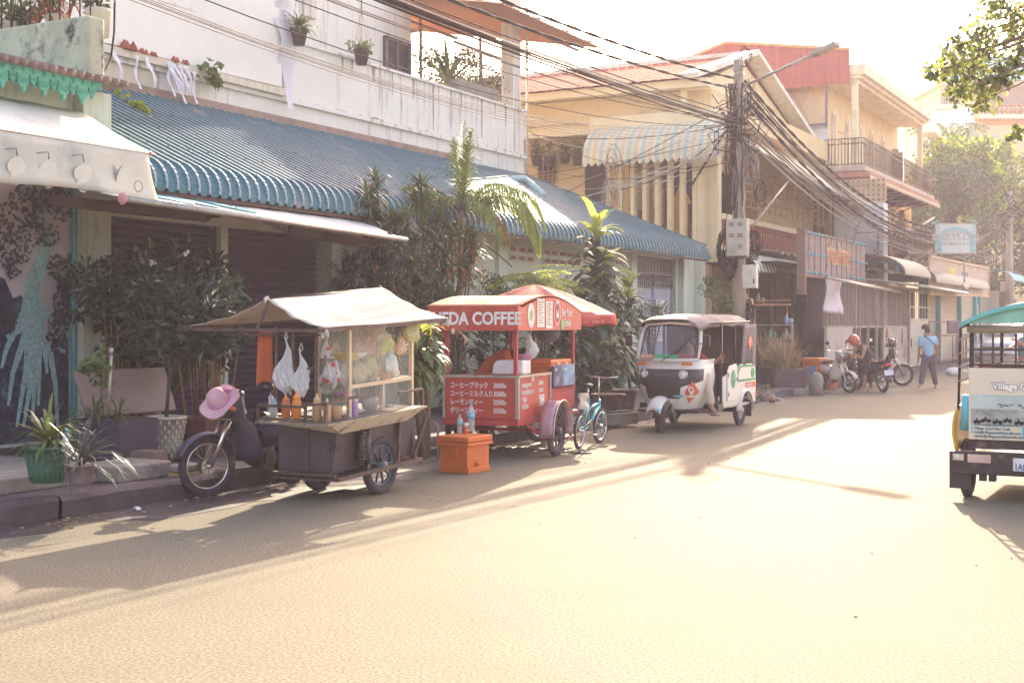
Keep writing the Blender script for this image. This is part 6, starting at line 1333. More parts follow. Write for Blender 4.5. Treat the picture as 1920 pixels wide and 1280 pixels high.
# ================= COFFEE CART =================
m_redp=mat('red_panel',(186,62,50),.5,var=.08,sc_=1.5,dirt=(210,130,112),da=.35,ds=3); m_redf=mat('red_frame',(176,52,54),.5,dirt=(120,60,56),da=.4); m_redcloth=mat('red_canvas',(212,124,112),.8,var=.08,sc_=2,tr=.3); m_wlet=mat('white_letter',(226,220,216),.6)
c=W(970,797,15.3); th=TH-R(19.7)  # local +y runs back along the cart
CC=thing('coffee_cart','red coffee cart with white menu lettering and a curved red roof','coffee cart',(c.x,c.y,0),th)
# local: x right->left negative; front panel is at y=0 facing -y, side panel at x=0 facing +x
WF=.93; LS=1.22
mb=MB(); mb.b(-WF,0,0,LS,.50,1.0); mb.build('cabinet',m_redp,CC,.004)
mb=MB(); mb.b(-WF-.01,.01,-.01,LS+.01,.42,.495); mb.build('skirt',m_redf,CC,.004)
mb=MB()
for (a,b_) in (((-WF,-.012,1.0),(0.012,-.012,1.0)),((.012,-.012,1.0),(.012,LS,1.0))): mb.bar(a,b_,.035,.03)
mb.b(-.02,.022,-.022,.02,.5,1.0); mb.b(-WF-.01,-WF+.02,-.02,.02,.5,1.0); mb.b(-.01,.02,LS-.03,LS+.01,.5,1.0); mb.build('metal_edging',m_alu,CC)
for x,y in ((-WF+.03,.03),(-.03,.03),(-WF+.03,2.3),(-.03,2.3)):
    MB().b(x-.022,x+.022,y-.022,y+.022,1.0 if y<1 else .5,1.58).build('post',m_redf,CC)
# roof: signs and vault
zr=1.54
mb=MB(); mb.b(-WF-.16,.03,-.12,-.095,zr,1.83); fs=mb.build('front_sign',m_redp,CC)
def arc(y): return 1.80+.20*math.sin(PI*max(0,min(1,(y+.12)/2.55)))
mb=MB(); pr=[(.03,-.12,zr),(.03,2.43,zr),(.03,2.43,1.74)]+[(.03,2.43-2.55*i/16,1.78+.165*math.sin(PI*i/16)) for i in range(1,16)]+[(.03,-.12,1.83)]
mb.prism(pr,(.022,0,0)); ss=mb.build('side_sign',m_redp,CC)
mb=MB(); mb.sheet(lambda u,v:(-WF-.18+(WF+.24)*u,-.13+2.57*v,1.83-.05*v+.17*math.sin(PI*v)),6,20,.01); mb.build('roof',mat('faded_red_roof',(206,120,96),.7,var=.1,sc_=1.5,tr=.2),CC)
mb=MB(); mb.b(-WF-.16,-WF-.14,-.1,2.43,zr,1.8); mb.b(-WF-.14,.03,2.40,2.43,zr,1.75); mb.build('rear_sign',m_redp,CC)
text('UEDA COFFEE',.205,(-WF-.10,-.128,zr+.075),FY,m_wlet,fs,ext=.002,sx=.86,bold=.006)
SX=(R(90),0,R(90))
text('For Your',.135,(.056,1.55,1.72),SX,m_wlet,ss,sx=.9,bold=.002); text('Smile',.135,(.056,1.68,1.59),SX,m_wlet,ss,sx=.9,bold=.002)
m_pap=mat('paper_cream',(226,216,204),.8); m_pap2=mat('paper_print',(150,130,120),.8); m_pkr=mat('pink_ring',(214,130,140),.6); m_cof=mat('coffee_brown',(130,60,50),.6); m_gst=mat('green_sticker',(130,180,110),.6)
mb=MB(); mb.prism([(.054,.34+.13*math.cos(a),1.72+.13*1.15*math.sin(a)) for a in [k*.4 for k in range(16)]],(.003,0,0)); mb.m=1
mb.prism([(.058,.34+.06*math.cos(a),1.72+.07*math.sin(a)) for a in [k*.5 for k in range(12)]],(.002,0,0)); mb.build('oval_notice',[m_pap,m_gst],ss)
for y0,y1,z0,z1 in ((.56,.84,1.58,1.93),(.90,1.16,1.56,1.90)):
    mb=MB(); mb.b(.054,.058,y0,y1,z0,z1); mb.m=1
    for k in range(9): mb.b(.058,.0595,y0+.04,y1-.04-.05*(k%2),z0+.05+k*.031,z0+.06+k*.031)
    mb.build('paper_notice',[m_pap,m_pap2],ss)
mb=MB(); cy,cz=1.36,1.76
mb.prism([(.054,cy+.15*math.cos(a),cz+.17*math.sin(a)) for a in [k*.3 for k in range(21)]],(.003,0,0)); mb.m=1; mb.prism([(.058,cy+.10*math.cos(a),cz+.12*math.sin(a)) for a in [k*.3 for k in range(21)]],(.002,0,0)); mb.m=2
mb.b(.0605,.062,cy-.05,cy+.05,cz-.055,cz-.035); mb.b(.0605,.062,cy-.05,cy-.03,cz-.03,cz+.04); mb.b(.0605,.062,cy+.03,cy+.05,cz-.03,cz+.04); mb.b(.0605,.062,cy-.03,cy+.03,cz-.03,cz-.005); mb.b(.0605,.062,cy-.03,cy+.03,cz-.07,cz-.06)
mb.build('cup_emblem',[m_pkr,m_cof,m_wlet],ss)
text('UEDA',.06,(.0625,cy-.09,cz+.115),SX,m_wlet,ss,bold=.002)
mb=MB(); mb.prism([(.056,1.58+.07*math.cos(a)*(1+.1*math.sin(3*a)),1.61+.07*math.sin(a)) for a in [k*.4 for k in range(16)]],(.004,0,0)); mb.build('fruit_sticker',m_gst,ss)
# menus
for k,(s,p) in enumerate((('\u30b3\u30fc\u30d2\u30fc\u30d6\u30e9\u30c3\u30af','3000\u17db'),('\u30b3\u30fc\u30d2\u30fc\u30df\u30eb\u30af\u5165\u308a','3500\u17db'),('\u30ec\u30fc\u30e2\u30f3\u30c6\u30a3\u30fc','3500\u17db'),('\u30b0\u30ea\u30fc\u30f3\u30c6\u30a3\u30fc','3500\u17db'))):
    z=.90-.099*k; text(s,.078,(-WF+.08,-.004,z-.035),FY,m_wlet,CC,'menu_lettering',sx=.78,bold=.0015); text(p,.082,(-.30,-.004,z-.035),FY,m_wlet,CC,'price_lettering',sx=.86,bold=.002)
for k,(s,p) in enumerate((('\u1780\u17b6\u17a0\u17d2\u179c\u17c1\u1781\u17d2\u1798\u17c5','3000\u17db'),('\u1780\u17b6\u17a0\u17d2\u179c\u17c1\u1791\u17b9\u1780\u178a\u17c4\u17c7','3500\u17db'),('\u178f\u17c2\u1780\u17d2\u179a\u17bc\u1785','3500\u17db'),('\u178f\u17c2\u1794\u17c3\u178f\u1784','3500\u17db'))):
    z=.90-.085*k; text(s,.075,(.004,.14,z-.035),SX,m_wlet,CC,'menu_lettering',sx=1.05,bold=.001); text(p,.07,(.004,.78,z-.03),SX,m_wlet,CC,'price_lettering',sx=1.1,bold=.001)
mb=MB(); mb.b(.001,.003,.84,1.0,.66,.75); mb.b(.001,.003,.52,.60,.93,.99); mb.build('paper_patch',m_pap,CC)
# wheels, mudguard, rear frame
wheel(CC,(.20,.86,.31),.31,'cart_wheel',(1,0,0),.05,0,mat('dark_rim',(92,72,80),.5,met=.4),alloy=8); wheel(CC,(-1.12,.86,.31),.31,'cart_wheel',(1,0,0),.05,0,mat('dark_rim',(92,72,80),.5,met=.4),alloy=8)
mb=MB(); mb.sheet(lambda u,v:(.10+.19*v,.86+.37*math.cos(R(-10+200*u)),.31+.37*math.sin(R(-10+200*u))),22,3,.008); mb.ring((.29,.86,.31),(1,0,0),.001,.001,3,3); mb.m=1
mb.tube([(.29,.86+.375*math.cos(R(-10+200*i/20)),.31+.375*math.sin(R(-10+200*i/20))) for i in range(21)],.012,6); mb.build('mudguard',[mat('rose_tin',(190,150,160),.45,met=.4,dirt=(120,80,84),da=.6),m_alu],CC)
mb=MB(); mb.bar((-1.12,.86,.31),(.2,.86,.31),.04,.04); mb.bar((0,.3,.42),(.1,.55,.28),.03,.03); mb.bar((0,1.2,.45),(0,2.4,.45),.04,.04); mb.bar((-.9,1.2,.45),(-.9,2.4,.45),.04,.04); mb.bar((-.9,2.4,.45),(0,2.4,.45),.04,.04); mb.bar((0,1.6,.14),(0,1.6,.5),.03,.03); mb.bar((0,2.1,.14),(0,2.1,.5),.03,.03); mb.b(-.25,.05,1.5,2.2,.12,.15); mb.build('chassis',m_redf,CC)
mb=MB(); mb.prism([(.0,1.22,.78),(.0,2.35,.80),(.0,2.2,.52),(.0,1.5,.50)],(-.03,0,0)); mb.prism([(0,2.3,.9),(0,2.38,.9),(0,1.98,.45),(0,1.9,.45)],(-.04,0,0)); mb.b(-.9,0,1.24,2.3,.76,.80); mb.build('rear_bench',m_redf,CC)
mb=MB(); mb.b(-.9,0,1.24,2.2,.42,.5); mb.build('foot_board',m_blk,CC)
# goods on the coffee cart
def loc(x,y,z): return CC_M@V(x,y,z)
CC_M=Matrix.Translation((c.x,c.y,0))@Matrix.Rotation(th,4,'Z')
q=loc(-.40,.20,1.015); t=thing('white_machine','white rounded machine cover on the coffee cart counter','appliance',q,th); mb=MB(); mb.prism([(0,0,0),(.40,0,0),(.40,0,.17),(.06,0,.17),(.02,0,.12)],(0,.3,0)); mb.build('housing',mat('white_plastic',(226,218,216),.5),t,.02)
q=loc(.0,.35,1.015); t=thing('pink_tub','pink plastic tub on the coffee cart counter','tub',loc(-.08,.5,1.015),th); mb=MB(); mb.lathe([(.06,0),(.075,.22),(.085,.225),(.085,.24),(.07,.24)],n=18); mb.build('tub',mat('pink_plastic',(226,150,180),.5,tr=.2),t)
t=cooler(loc(-.75,1.35,.80),th,.72,.85,.36,'orange-lidded cooler wrapped in blue print boxes on the back of the coffee cart')
for k,(x,y0,y1,cc) in enumerate(((-.0,1.3,1.68,(62,70,110)),(-.0,1.70,2.2,(120,146,176)))):
    q=loc(x,0,0); t=thing('printed_box',('dark navy printed box leaning on the cooler, left of the light blue one','light blue printed box leaning on the cooler beside the rear post')[k],'box',loc(0,y0,.82),th,group='printed boxes by the cooler')
    mb=MB(); mb.b(.0,.03,0,y1-y0,0,.27); mb.build('box',mat('blue_print_%d'%k,cc,.6,var=.35,sc_=9,dirt=(190,190,186),da=.9,ds=7),t)
    text('ready' if k else 'cold',.06,(.033,.03,.2),SX,m_wlet,t)
bag(tuple(loc(-.02,.55,1.56)),'white plastic bag hanging from the coffee cart roof beam',.16,.36,m_bagw)
t=thing('dark_bowl','dark round hanging bowl under the coffee cart roof near the rear post','bowl',loc(-.25,1.9,1.50)); mb=MB(); mb.ball((0,0,0),(.17,.17,.13),16,8); mb.build('bowl',mat('smoky_plastic',(84,86,100),.3),t)
# red umbrella behind
u=W(1003,600,18.9); t=thing('umbrella','large faded red market umbrella opened behind the coffee cart','umbrella',(u.x,u.y,.0),R(14)); 
mb=MB(); N=8
def um(uu,v):
    a=2*PI*uu; seg=(uu*N)%1; k=1-.10*math.sin(PI*seg)*v; return (1.18*v*k*math.cos(a),1.18*v*k*math.sin(a),2.19-.44*v**1.35-.035*math.sin(PI*seg)*math.sin(PI*min(1,v*1.0))+.0*v)
mb.sheet(um,64,10,.004); cn=mb.build('canopy',m_redcloth,t)
mb=MB(); mb.sheet(lambda uu,v:(um(uu,1)[0]*(1+.01*v),um(uu,1)[1]*(1+.01*v),um(uu,1)[2]-.15*v-.02*v*math.sin(uu*N*2*PI)),64,2,.003); vl=mb.build('valance',mat('red_valance',(206,84,74),.8,tr=.2),cn)
mb=MB(); mb.tube([(0,0,.1),(0,0,2.16)],.02,8); mb.m=1; mb.lathe([(.07,2.13),(.05,2.17),(0,2.19)],n=10); mb.m=0
for i in range(8): a=2*PI*i/8; mb.tube([(0,0,2.12),(.6*math.cos(a),.6*math.sin(a),2.0),(1.16*math.cos(a),1.16*math.sin(a),1.72)],.008,5)
mb.build('pole_and_ribs',[m_alu,mat('orange_cap',(214,86,50),.6)],t)
mb=MB(); mb.lathe([(.28,0),(.28,.1),(.08,.14),(.03,.3)],n=18); mb.build('base',m_conc,t)
for k in (0,):
    a=R(-45-14+8); 
    for i,ch in enumerate('www.sunrise.com.kh'):
        aa=R(-62)+i*.042-.0; rr=1.15
        text(ch,.075,(rr*math.cos(aa),rr*math.sin(aa),1.63),(R(90),0,aa+R(90)),mat('letter_pink',(226,160,150),.6),vl,'valance_lettering')
motorbike('motorbike','red motorbike coupled behind the coffee cart and mostly hidden by it',tuple(W(1010,815,18.0))[:2]+(0,),190,body=(150,50,50),mirrors=False)
# folding bicycle
def bicycle(loc,az,lean,steer,lab):
    t=thing('bicycle',lab,'bicycle',loc,tilt=(R(lean),0,R(90-az))); m_tq=mat('turquoise_paint',(60,170,186),.35,coat=.4)
    WB=.92; r=.235; S=Matrix.Translation((WB-.05,0,0))@Matrix.Rotation(R(steer),4,'Z')@Matrix.Translation((-(WB-.05),0,0))
    wheel(t,(0,0,r),r,'rear_wheel',tw=.022,spokes=20); wheel(t,(WB,0,r),r,'front_wheel',tw=.022,spokes=20,M=S)
    mb=MB(); mb.tube([(.36,0,.28),(.80,0,.52)],.022,8); mb.tube([(.36,0,.28),(.26,0,.66)],.018,8); mb.tube([(.30,0,.5),(.80,0,.56)],.015,8); mb.tube([(0,.04,r),(.36,.02,.28)],.01,6); mb.tube([(0,-.04,r),(.36,-.02,.28)],.01,6); mb.tube([(0,.04,r),(.28,.01,.55)],.009,6); mb.tube([(0,-.04,r),(.28,-.01,.55)],.009,6); mb.tube([(.78,0,.6),(.83,0,.47)],.022,8); mb.build('frame',m_tq,t)
    mb=MB(); mb.M=S; mb.tube([(.83,0,.47),(.86,.05,.42),(WB,.05,r)],.012,6); mb.tube([(.86,-.05,.42),(WB,-.05,r)],.012,6); mb.build('fork',m_tq,t)
    mb=MB(); mb.M=S; mb.tube([(.79,0,.58),(.74,0,.90)],.013,6); mb.tube([(.72,-.27,.93),(.75,-.12,.9),(.75,.12,.9),(.72,.27,.93)],.011,6); mb.build('handlebar',m_chr,t)
    mb=MB(); mb.ball((.22,0,.82),(.12,.065,.03),12,6); mb.build('saddle',m_seat,t); mb=MB(); mb.tube([(.26,0,.62),(.23,0,.8)],.012,6); mb.build('seat_post',m_chr,t)
    mb=MB(); mb.disc((.36,-.03,.28),(0,-1,0),.075,.006,20); mb.tube([(.36,-.05,.28),(.44,-.06,.16)],.009,5); mb.tube([(.36,.03,.28),(.28,.05,.40)],.009,5); mb.b(.40,.48,-.12,-.06,.145,.165); mb.b(.24,.32,.05,.11,.395,.415); mb.tube([(0,-.03,r+.03),(.36,-.035,.355)],.004,4); mb.tube([(0,-.03,r-.03),(.36,-.035,.205)],.004,4); mb.build('crank',m_steel,t)
    mb=MB(); mb.tube([(.02,.06,r),(-.1,.2,.02)],.008,5); mb.build('kickstand',m_chr,t)
    return t
c2=G(1082,842); bicycle((c2.x,c2.y+.05,0),-8,4,-6,'small turquoise folding bicycle leaning at the kerb between coffee cart and tuk-tuk')
t=thing('saddle_bag','crumpled cream cloth tied to the turquoise bicycle','bag',(c2.x+.02,c2.y+.15,.62)); mb=MB(); mb.sheet(lambda u,v:(.05*math.cos(6.28*u)*(1+.4*math.sin(9*v)),.07*math.sin(6.28*u)*(1+.3*math.sin(12*u)),.1-.2*v),12,8,0,False); mb.build('bag',mat('cream_cloth',(220,206,186),.9,bump=.5),t)
for k,(px,py) in enumerate(((1058,848),(1090,850))):
    q=G(px,py); t=thing('flip_flop',('left','right')[k]+' black flip flop of the pair on the road beside the bicycle','sandal',(q.x,q.y,0),R(60-30*k),group='pair of flip flops'); mb=MB()
    mb.prism([(.13*math.cos(a)*(1),.045*math.sin(a)*(1+.2*math.cos(a)),0) for a in [i*.4 for i in range(16)]],(0,0,.018)); mb.build('sole',m_blk,t); mb=MB()
    for s in (-1,1): mb.tube([(.07,0,.02),(.02,s*.03,.055),(-.04,s*.04,.02)],.008,5)
    mb.build('strap',mat('strap_print',(150,120,110),.6,var=.6,sc_=60),t)
# pots along the wall
def pot(loc,r0,r1,h,m_,lab,grp=None,rim=.02,cat='pot',name='plant_pot',rough=False,n=24):
    t=thing(name,lab,cat,loc,group=grp); mb=MB(); mb.lathe([(r0,0),(r0*.6+r1*.4,h*.35),(r1,h*.93),(r1+rim,h*.93),(r1+rim,h),(r1-.01,h),(r1-.03,h*.9)],n=n); p=mb.build('pot',m_,t); mb=MB(); mb.lathe([(r1-.02,h*.9),(0,h*.92)],n=16); mb.build('soil',m_soil,t); return t
rg=random.Random(81)
def gl(px,py,z): q=G(px,py,z); return (q.x,q.y,z)
pot(gl(1140,778,.17),.16,.25,.34,mat('brown_glaze',(120,84,84),.4),'round brown glazed pot at the kerb right of the bicycle','brown pots',.03); pot(gl(1172,770,.17),.15,.2,.36,mat('brown_glaze',(120,84,84),.4),'smaller brown glazed pot behind the round one','brown pots',.02)
q=G(1122,800,.0); t=thing('trough','weathered grey trough with dark rubbish lying at the kerb behind the bicycle','trough',(q.x,q.y,.05),R(-10)); mb=MB(); mb.prism([(-.35,-.2,0),(.35,-.2,0),(.45,.45,0),(-.3,.45,0)],(0,0,.18)); mb.m=1; mb.prism([(-.3,-.15,.181),(.3,-.15,.181),(.38,.4,.181),(-.25,.4,.181)],(0,0,.03)); mb.build('trough',[m_conc,mat('rubbish_dark',(80,90,84),.7,var=.5,sc_=20)],t,.02)
# --- left pavement group ---
q=gl(262,848,.30)
m_stone=mat('polished_stone',(150,124,118),.45,var=.15,sc_=30,fine=.15,dirt=(90,70,74),da=.4)
# bench: back slab corners measured in the picture
B0=onX(137,697,-9.95); B1=onX(305,712,-9.75)
by0,by1=8.55,10.05
bp=G(215,868,.17)
t=thing('stone_bench','polished stone bench with a slanting back slab on the pavement before the mural','bench',(-9.9,10.0,.17),world=True)
# bench faces the street (+X); long axis along Y
def bq(px,py,X): return onX(px,py,X)
a=bq(139,697,-10.35); b_=bq(306,710,-10.35); c_=bq(292,773,-10.15); d_=bq(125,757,-10.15)
mb=MB(); mb.prism([(-10.38,a.y,a.z),(-10.38,b_.y,a.z-.0),(-10.2,b_.y,c_.z),(-10.2,a.y,c_.z)],(.05,0,.012)); mb.build('back_slab',m_stone,t,.008)
mb=MB(); mb.b(-10.22,-9.85,a.y-.05,b_.y-.05,.56,.62); mb.build('seat_slab',m_stone,t,.01)
for y in (a.y+.15,b_.y-.3): 
    mb=MB(); mb.prism([(-10.42,y,.17),(-9.95,y,.17),(-10.0,y,.56),(-10.16,y,.60),(-10.26,y,.95),(-10.34,y,.95)],(0,.10,0)); mb.build('leg',m_stone,t,.008)
# raised steps and blocks
t=thing('step_block','long worn concrete step on the pavement below the mural','step',(-9.2,8,.17),world=True); mb=MB(); mb.b(-12,-9.05,2,9.05,.17,.31); mb.build('step',m_conc,t,.015)
t=thing('step_block','short chipped concrete block projecting under the small grey pot','step',(-8.95,9.0,.17),world=True); mb=MB(); mb.b(-9.35,-8.78,8.75,9.42,.17,.32); mb.build('step',m_conc,t,.02)
q=gl(157,940,.17); 
t=thing('stone_slabs','stack of broken stone slabs beside the chipped concrete block','stones',(-8.75,9.55,.0)); mb=MB()
for k in range(3): 
    mb.m=k%2; w_=.16-.02*k; mb.prism([(rg.uniform(.9,1.1)*w_*x,rg.uniform(.9,1.1)*.18*y,.10+.06*k) for x,y in ((-1,-1),(1,-1),(1,1),(-1,1))],(0,0,.05))
mb.build('slab',[m_conc,mat('yellow_stone',(190,150,100),.85,bump=.5)],t,.008)
for k,(px,py,s,lab) in enumerate(((160,955,.05,'ochre broken chunk of stone in the gutter'),(212,885,.0,''))):
    if s: q=G(px,py); t=thing('rubble',lab,'stone',(q.x-.05,q.y,.08)); mb=MB(); mb.ball((0,0,0),(.09,.12,.10),7,5); o_=mb.build('chunk',mat('ochre_stone',(196,150,96),.9,bump=.8),t)
q=gl(275,882,.17); t=thing('concrete_block','tapered brown stained concrete block on the pavement edge in front of the bench','block',(q[0],q[1],.17),R(8)); mb=MB(); mb.prism([(-.17,-.13,0),(.17,-.13,0),(.17,.15,0),(-.17,.15,0)],(0,0,.05)); mb.add([(-.17,-.13,.05),(.17,-.13,.05),(.17,.15,.05),(-.17,.15,.05),(-.12,-.10,.20),(.14,-.10,.20),(.14,.12,.20),(-.12,.12,.20)],[(4,5,6,7),(0,1,5,4),(1,2,6,5),(2,3,7,6),(3,0,4,7)]); mb.build('block',mat('stained_block',(124,96,88),.85,bump=.5,dirt=(70,50,52),da=.8),t,.01)
# drain grate in the gutter edge
t=thing('drain_grate','slotted concrete drain cover set into the kerb in front of the white pot','drain cover',(-8.6,10.3,.17),world=True); mb=MB(); mb.b(-9.0,-8.5,9.9,10.75,.17,.20); mb.m=1
for k in range(5): mb.b(-8.95+.09*k,-8.91+.09*k,9.98,10.66,.2,.203)
mb.build('cover',[m_conc,m_dark],t)
# white textured pot
q=gl(312,862,.17); t=pot(q,.12,.20,.47,mat('white_diamond_pot',(216,202,182),.7,bump=.2,bs=14,dirt=(150,120,104),da=.8,ds=5,streak=True),'tall white pot with diamond relief right of the stone bench',None,.015)
mb=MB()
for j in range(8):
    for i in range(14):
        a=2*PI*(i+.5*(j%2))/14; z=.05+.05*j; r_=.125+.08*z/.47+.005; mb.ball((r_*math.cos(a),r_*math.sin(a),z),(.014,.014,.03),6,4)
mb.build('relief',MT['white_diamond_pot'],t)
tr_=thing('shrub','thin-trunked dark leafy shrub growing out of the tall white pot','shrub',(q[0],q[1],.62)); mb=MB(); mb.tube([(0,0,0),(.03,.02,.5),(-.02,.1,.9),(.15,0,1.3)],[.022,.018,.014,.008],6); mb.tube([(.0,.05,.7),(.3,-.1,1.1)],[.012,.006],5); mb.build('stem',m_stem,tr_); mb=MB(); crown(mb,(.25,0,1.05),(.6,.5,.42),1500,.15,rg,20,asp=.42,nm=2); mb.build('foliage',[MT['shrub_dark'],MT['leaf_gloss']],tr_)
q=gl(345,850,.17); t=thing('brick_planter','dark red box planter half hidden behind the motorbike','planter',(-9.75,11.0,.17)); mb=MB(); mb.b(-.25,.25,-.3,.3,0,.42); mb.build('box',mat('dark_brick',(104,56,56),.8,var=.2),t,.01); mb=MB()
for i in range(26): x=rg.uniform(-.15,.15); y=rg.uniform(-.2,.2); mb.tube([(x,y,.4),(x*1.5+rg.gauss(0,.05),y*1.4,1.15+rg.random()*.3)],.009,4)
crown(mb,(0,0,1.5),(.45,.45,.5),900,.15,rg,14,asp=.3,mi=1); mb.build('cane_plant',[mat('cane_tan',(150,112,76),.7),m_lf2],t)
# blue planter box with pipe and plants
q=G(195,880,.17); t=thing('dark_planter','big square dark blue planter holding a vine and grass before the bench','planter',(q.x,q.y,.17),R(4)); mb=MB(); mb.b(-.30,.30,-.12,.45,0,.50); mb.m=1; mb.b(-.27,.27,-.09,.42,.5,.505); mb.build('box',[mat('navy_plastic',(58,50,74),.6,var=.15,dirt=(90,76,84),da=.5),m_soil],t,.015)
mb=MB(); mb.tube([(.05,0,.45),(.09,0,1.18)],.018,8); mb.m=0; mb.lathe([(.026,1.15),(.026,1.21)],(.09,0,0),8); mb.build('pipe',m_alu,t)
mb=MB(); crown(mb,(-.05,-.02,1.0),(.13,.12,.2),110,.08,rg,7,asp=.8); rosette(mb,(-.12,0,.52),46,.45,.02,.8,rg); rosette(mb,(.1,.1,.5),30,.35,.018,.9,rg); mb.m=1; mb.tube([(0,0,.5),(-.04,0,.8),(-.02,0,1.1)],.008,5); mb.build('foliage',[m_lf1,m_stem],t)
# green pot and small grey pot
q=gl(90,903,.31); t=pot(q,.135,.185,.30,mat('green_plastic',(66,116,96),.5,var=.08),'round green plastic pot with a spiky plant left of the dark planter',None,.022)
mb=MB()
for i in range(20): a=2*PI*i/20; mb.tube([(.14*math.cos(a),.14*math.sin(a),.02),(.183*math.cos(a),.183*math.sin(a),.26)],.008,4)
mb.build('fluting',MT['green_plastic'],t)
mb=MB(); rosette(mb,(0,0,.33),70,.42,.03,.75,rg); mb.build('foliage',[m_lf1],t)
q=gl(152,908,.32); t=pot(q,.085,.115,.16,mat('grey_plastic',(120,100,106),.6),'small grey pot with long arching grass blades on the chipped block',None,.01)
mb=MB(); rosette(mb,(0,0,.18),80,.55,.014,.9,rg); mb.build('foliage',[MT['dracaena_dark']],t)
t=thing('water_bottle','clear bottle upside down on a stake between the green and grey pots','bottle',gl(124,905,.32)); mb=MB(); mb.tube([(0,0,0),(0,0,.30)],.015,6); mb.build('stake',m_conc,t); mb=MB(); mb.lathe([(.028,.26),(.03,.38),(.012,.42)],n=12); mb.build('body',glassm('pet_plastic',(214,222,226),.4),t); mb=MB(); mb.lathe([(.014,.42),(.014,.44),(0,.44)],n=10); mb.build('cap',mat('blue_cap',(96,170,210),.4),t)
t=thing('orange_pipe','short orange pipe standing between bench and white pot','pipe',gl(275,850,.17)); mb=MB(); mb.tube([(0,.1,0),(0,.1,.50)],.03,10); mb.build('pipe',m_orp,t)
# ================= WHITE THREE-WHEELER =================
m_wp=mat('ivory_paint',(226,216,208),.35,var=.03,coat=.3,dirt=(160,140,126),da=.35,ds=2); m_gcan=mat('grey_canvas',(130,116,114),.8,var=.1,sc_=2,bump=.15,bs=60); m_org=mat('sticker_orange',(214,104,60),.6); m_grn=mat('sticker_green',(60,160,110),.6); m_teals=mat('sticker_teal',(100,186,200),.6)
TT=thing('auto_rickshaw','white three-wheeled auto rickshaw with grey canvas roof parked facing the viewer','auto rickshaw',(-7.33,18.2,0))
def sup(a,w_,yb,d,n=3.4):
    c_,s_=math.cos(a),math.sin(a); return (w_*math.copysign(abs(c_)**(2/n),c_), yb-d*abs(s_)**(2/n))
def fair(a,z,off=0):
    t=(z-.34)/.64; w_=.40+.13*math.sin(min(1,t*1.25)*PI/2)-.02*max(0,t-.8)*5; d=.70+.13*math.sin(PI*min(1,t*.9))-.07*max(0,t-.75)*4
    x,y=sup(a,w_+off,.92,d+off); return (x,y,z)
mb=MB(); mb.sheet(lambda u,v:fair(PI*u,.34+.64*v),40,14,0); mb.build('front_fairing',m_wp,TT)
mb=MB()
def blk(u,v):
    z=.50+.44*v; lim=(.50+1.3*max(0,min(1,(v-.42)/.2)))*.72; k=(u-.5)*2
    return fair(PI/2+k*min(lim,1.2),z,.006)
mb.sheet(blk,30,18,0); 
for k in range(9): mb.sheet(lambda u,v:fair(PI/2+(u-.5)*.55,.52+.028*k+.008*v,.013),8,1,0)
mb.build('grille',m_blk,TT)
for s in (-1,1):
    mb=MB(); p=V(s*.31,.135,.86); mb.ring(p,(s*.2,-1,0),.062,.012,24,6); mb.disc(p+V(0,-.01,0),(s*.15,-1,0),.055,.01,22); h_=mb.build('headlight',[m_chr],TT); mb=MB(); mb.ball(p+V(0,-.012,0),(.052,.022,.052),16,8); mb.build('lens',m_lens,h_)
    mb=MB(); mb.b(s*.36-.085,s*.36+.085,.16,.195,1.0,1.045); mb.build('indicator',m_amb,TT,.005)
mb=MB(); mb.sheet(lambda u,v:(lambda q:(q[0]*(1-.03*v),q[1]+.10*v,.98+.10*v))(fair(PI*u,.98)),40,2,0); mb.build('cowl_panel',m_wp,TT)
def ws(x,z): # windshield plane
    t=(z-1.06)/.56; return (x*(1-.06*t),.20+.22*t+.10*abs(x/.5)**3,z)
out=[(-.49,1.08),(-.50,1.3),(-.49,1.52),(-.44,1.60),(0,1.63),(.44,1.60),(.49,1.52),(.50,1.3),(.49,1.08),(0,1.07),(-.49,1.08)]
mb=MB(); mb.tube([ws(*q) for q in out],.028,8); mb.m=1; mb.tube([(lambda q:(q[0]*.93,q[1]-.012,q[2]))(ws(x*.95,1.08+(z-1.07)*.94)) for x,z in out],.012,6); mb.build('windscreen_frame',[m_wp,m_blk],TT)
mb=MB(); mb.sheet(lambda u,v:ws(-.46+.92*u,1.09+.50*v),10,4,0); mb.build('windscreen',glassm('screen_glass',(150,150,156),.25),TT)
mb=MB(); mb.tube([(-.05,.16,1.06),(.05,.17,1.12),(.28,.24,1.30)],.008,5); mb.tube([(.16,.2,1.16),(.36,.32,1.42)],.012,4); mb.build('wiper',m_blk,TT)
mb=MB(); 
mb.prism([(lambda q:(q[0],q[1]-.012,q[2]))(ws(x,z)) for x,z in ((-.40,1.10),(-.20,1.10),(-.20,1.16),(-.40,1.16))],(0,-.003,0)); mb.m=1; mb.prism([(lambda q:(q[0],q[1]-.012,q[2]))(ws(x,z)) for x,z in ((-.19,1.10),(.20,1.10),(.20,1.16),(-.19,1.16))],(0,-.003,0)); mb.build('screen_sticker',[m_org,m_grn],TT)
text('P33276',.062,(-.385,.168,1.112),(R(80),0,0),m_wlet,TT,bold=.001)
# interior
mb=MB(); mb.b(-.5,.5,.95,1.03,.45,.98); mb.b(-.45,.45,1.0,1.3,.40,.60); mb.b(-.6,.6,2.0,2.45,.45,.98); mb.b(-.5,.5,.3,1.2,.28,.33); mb.build('seats',mat('plum_vinyl',(66,40,44),.6),TT,.02)
mb=MB(); mb.tube([(.0,.5,.6),(.0,.62,1.0)],.025,6); mb.tube([(-.3,.68,1.08),(0,.62,1.03),(.3,.68,1.08)],.016,6); mb.build('handlebar',m_blk,TT)
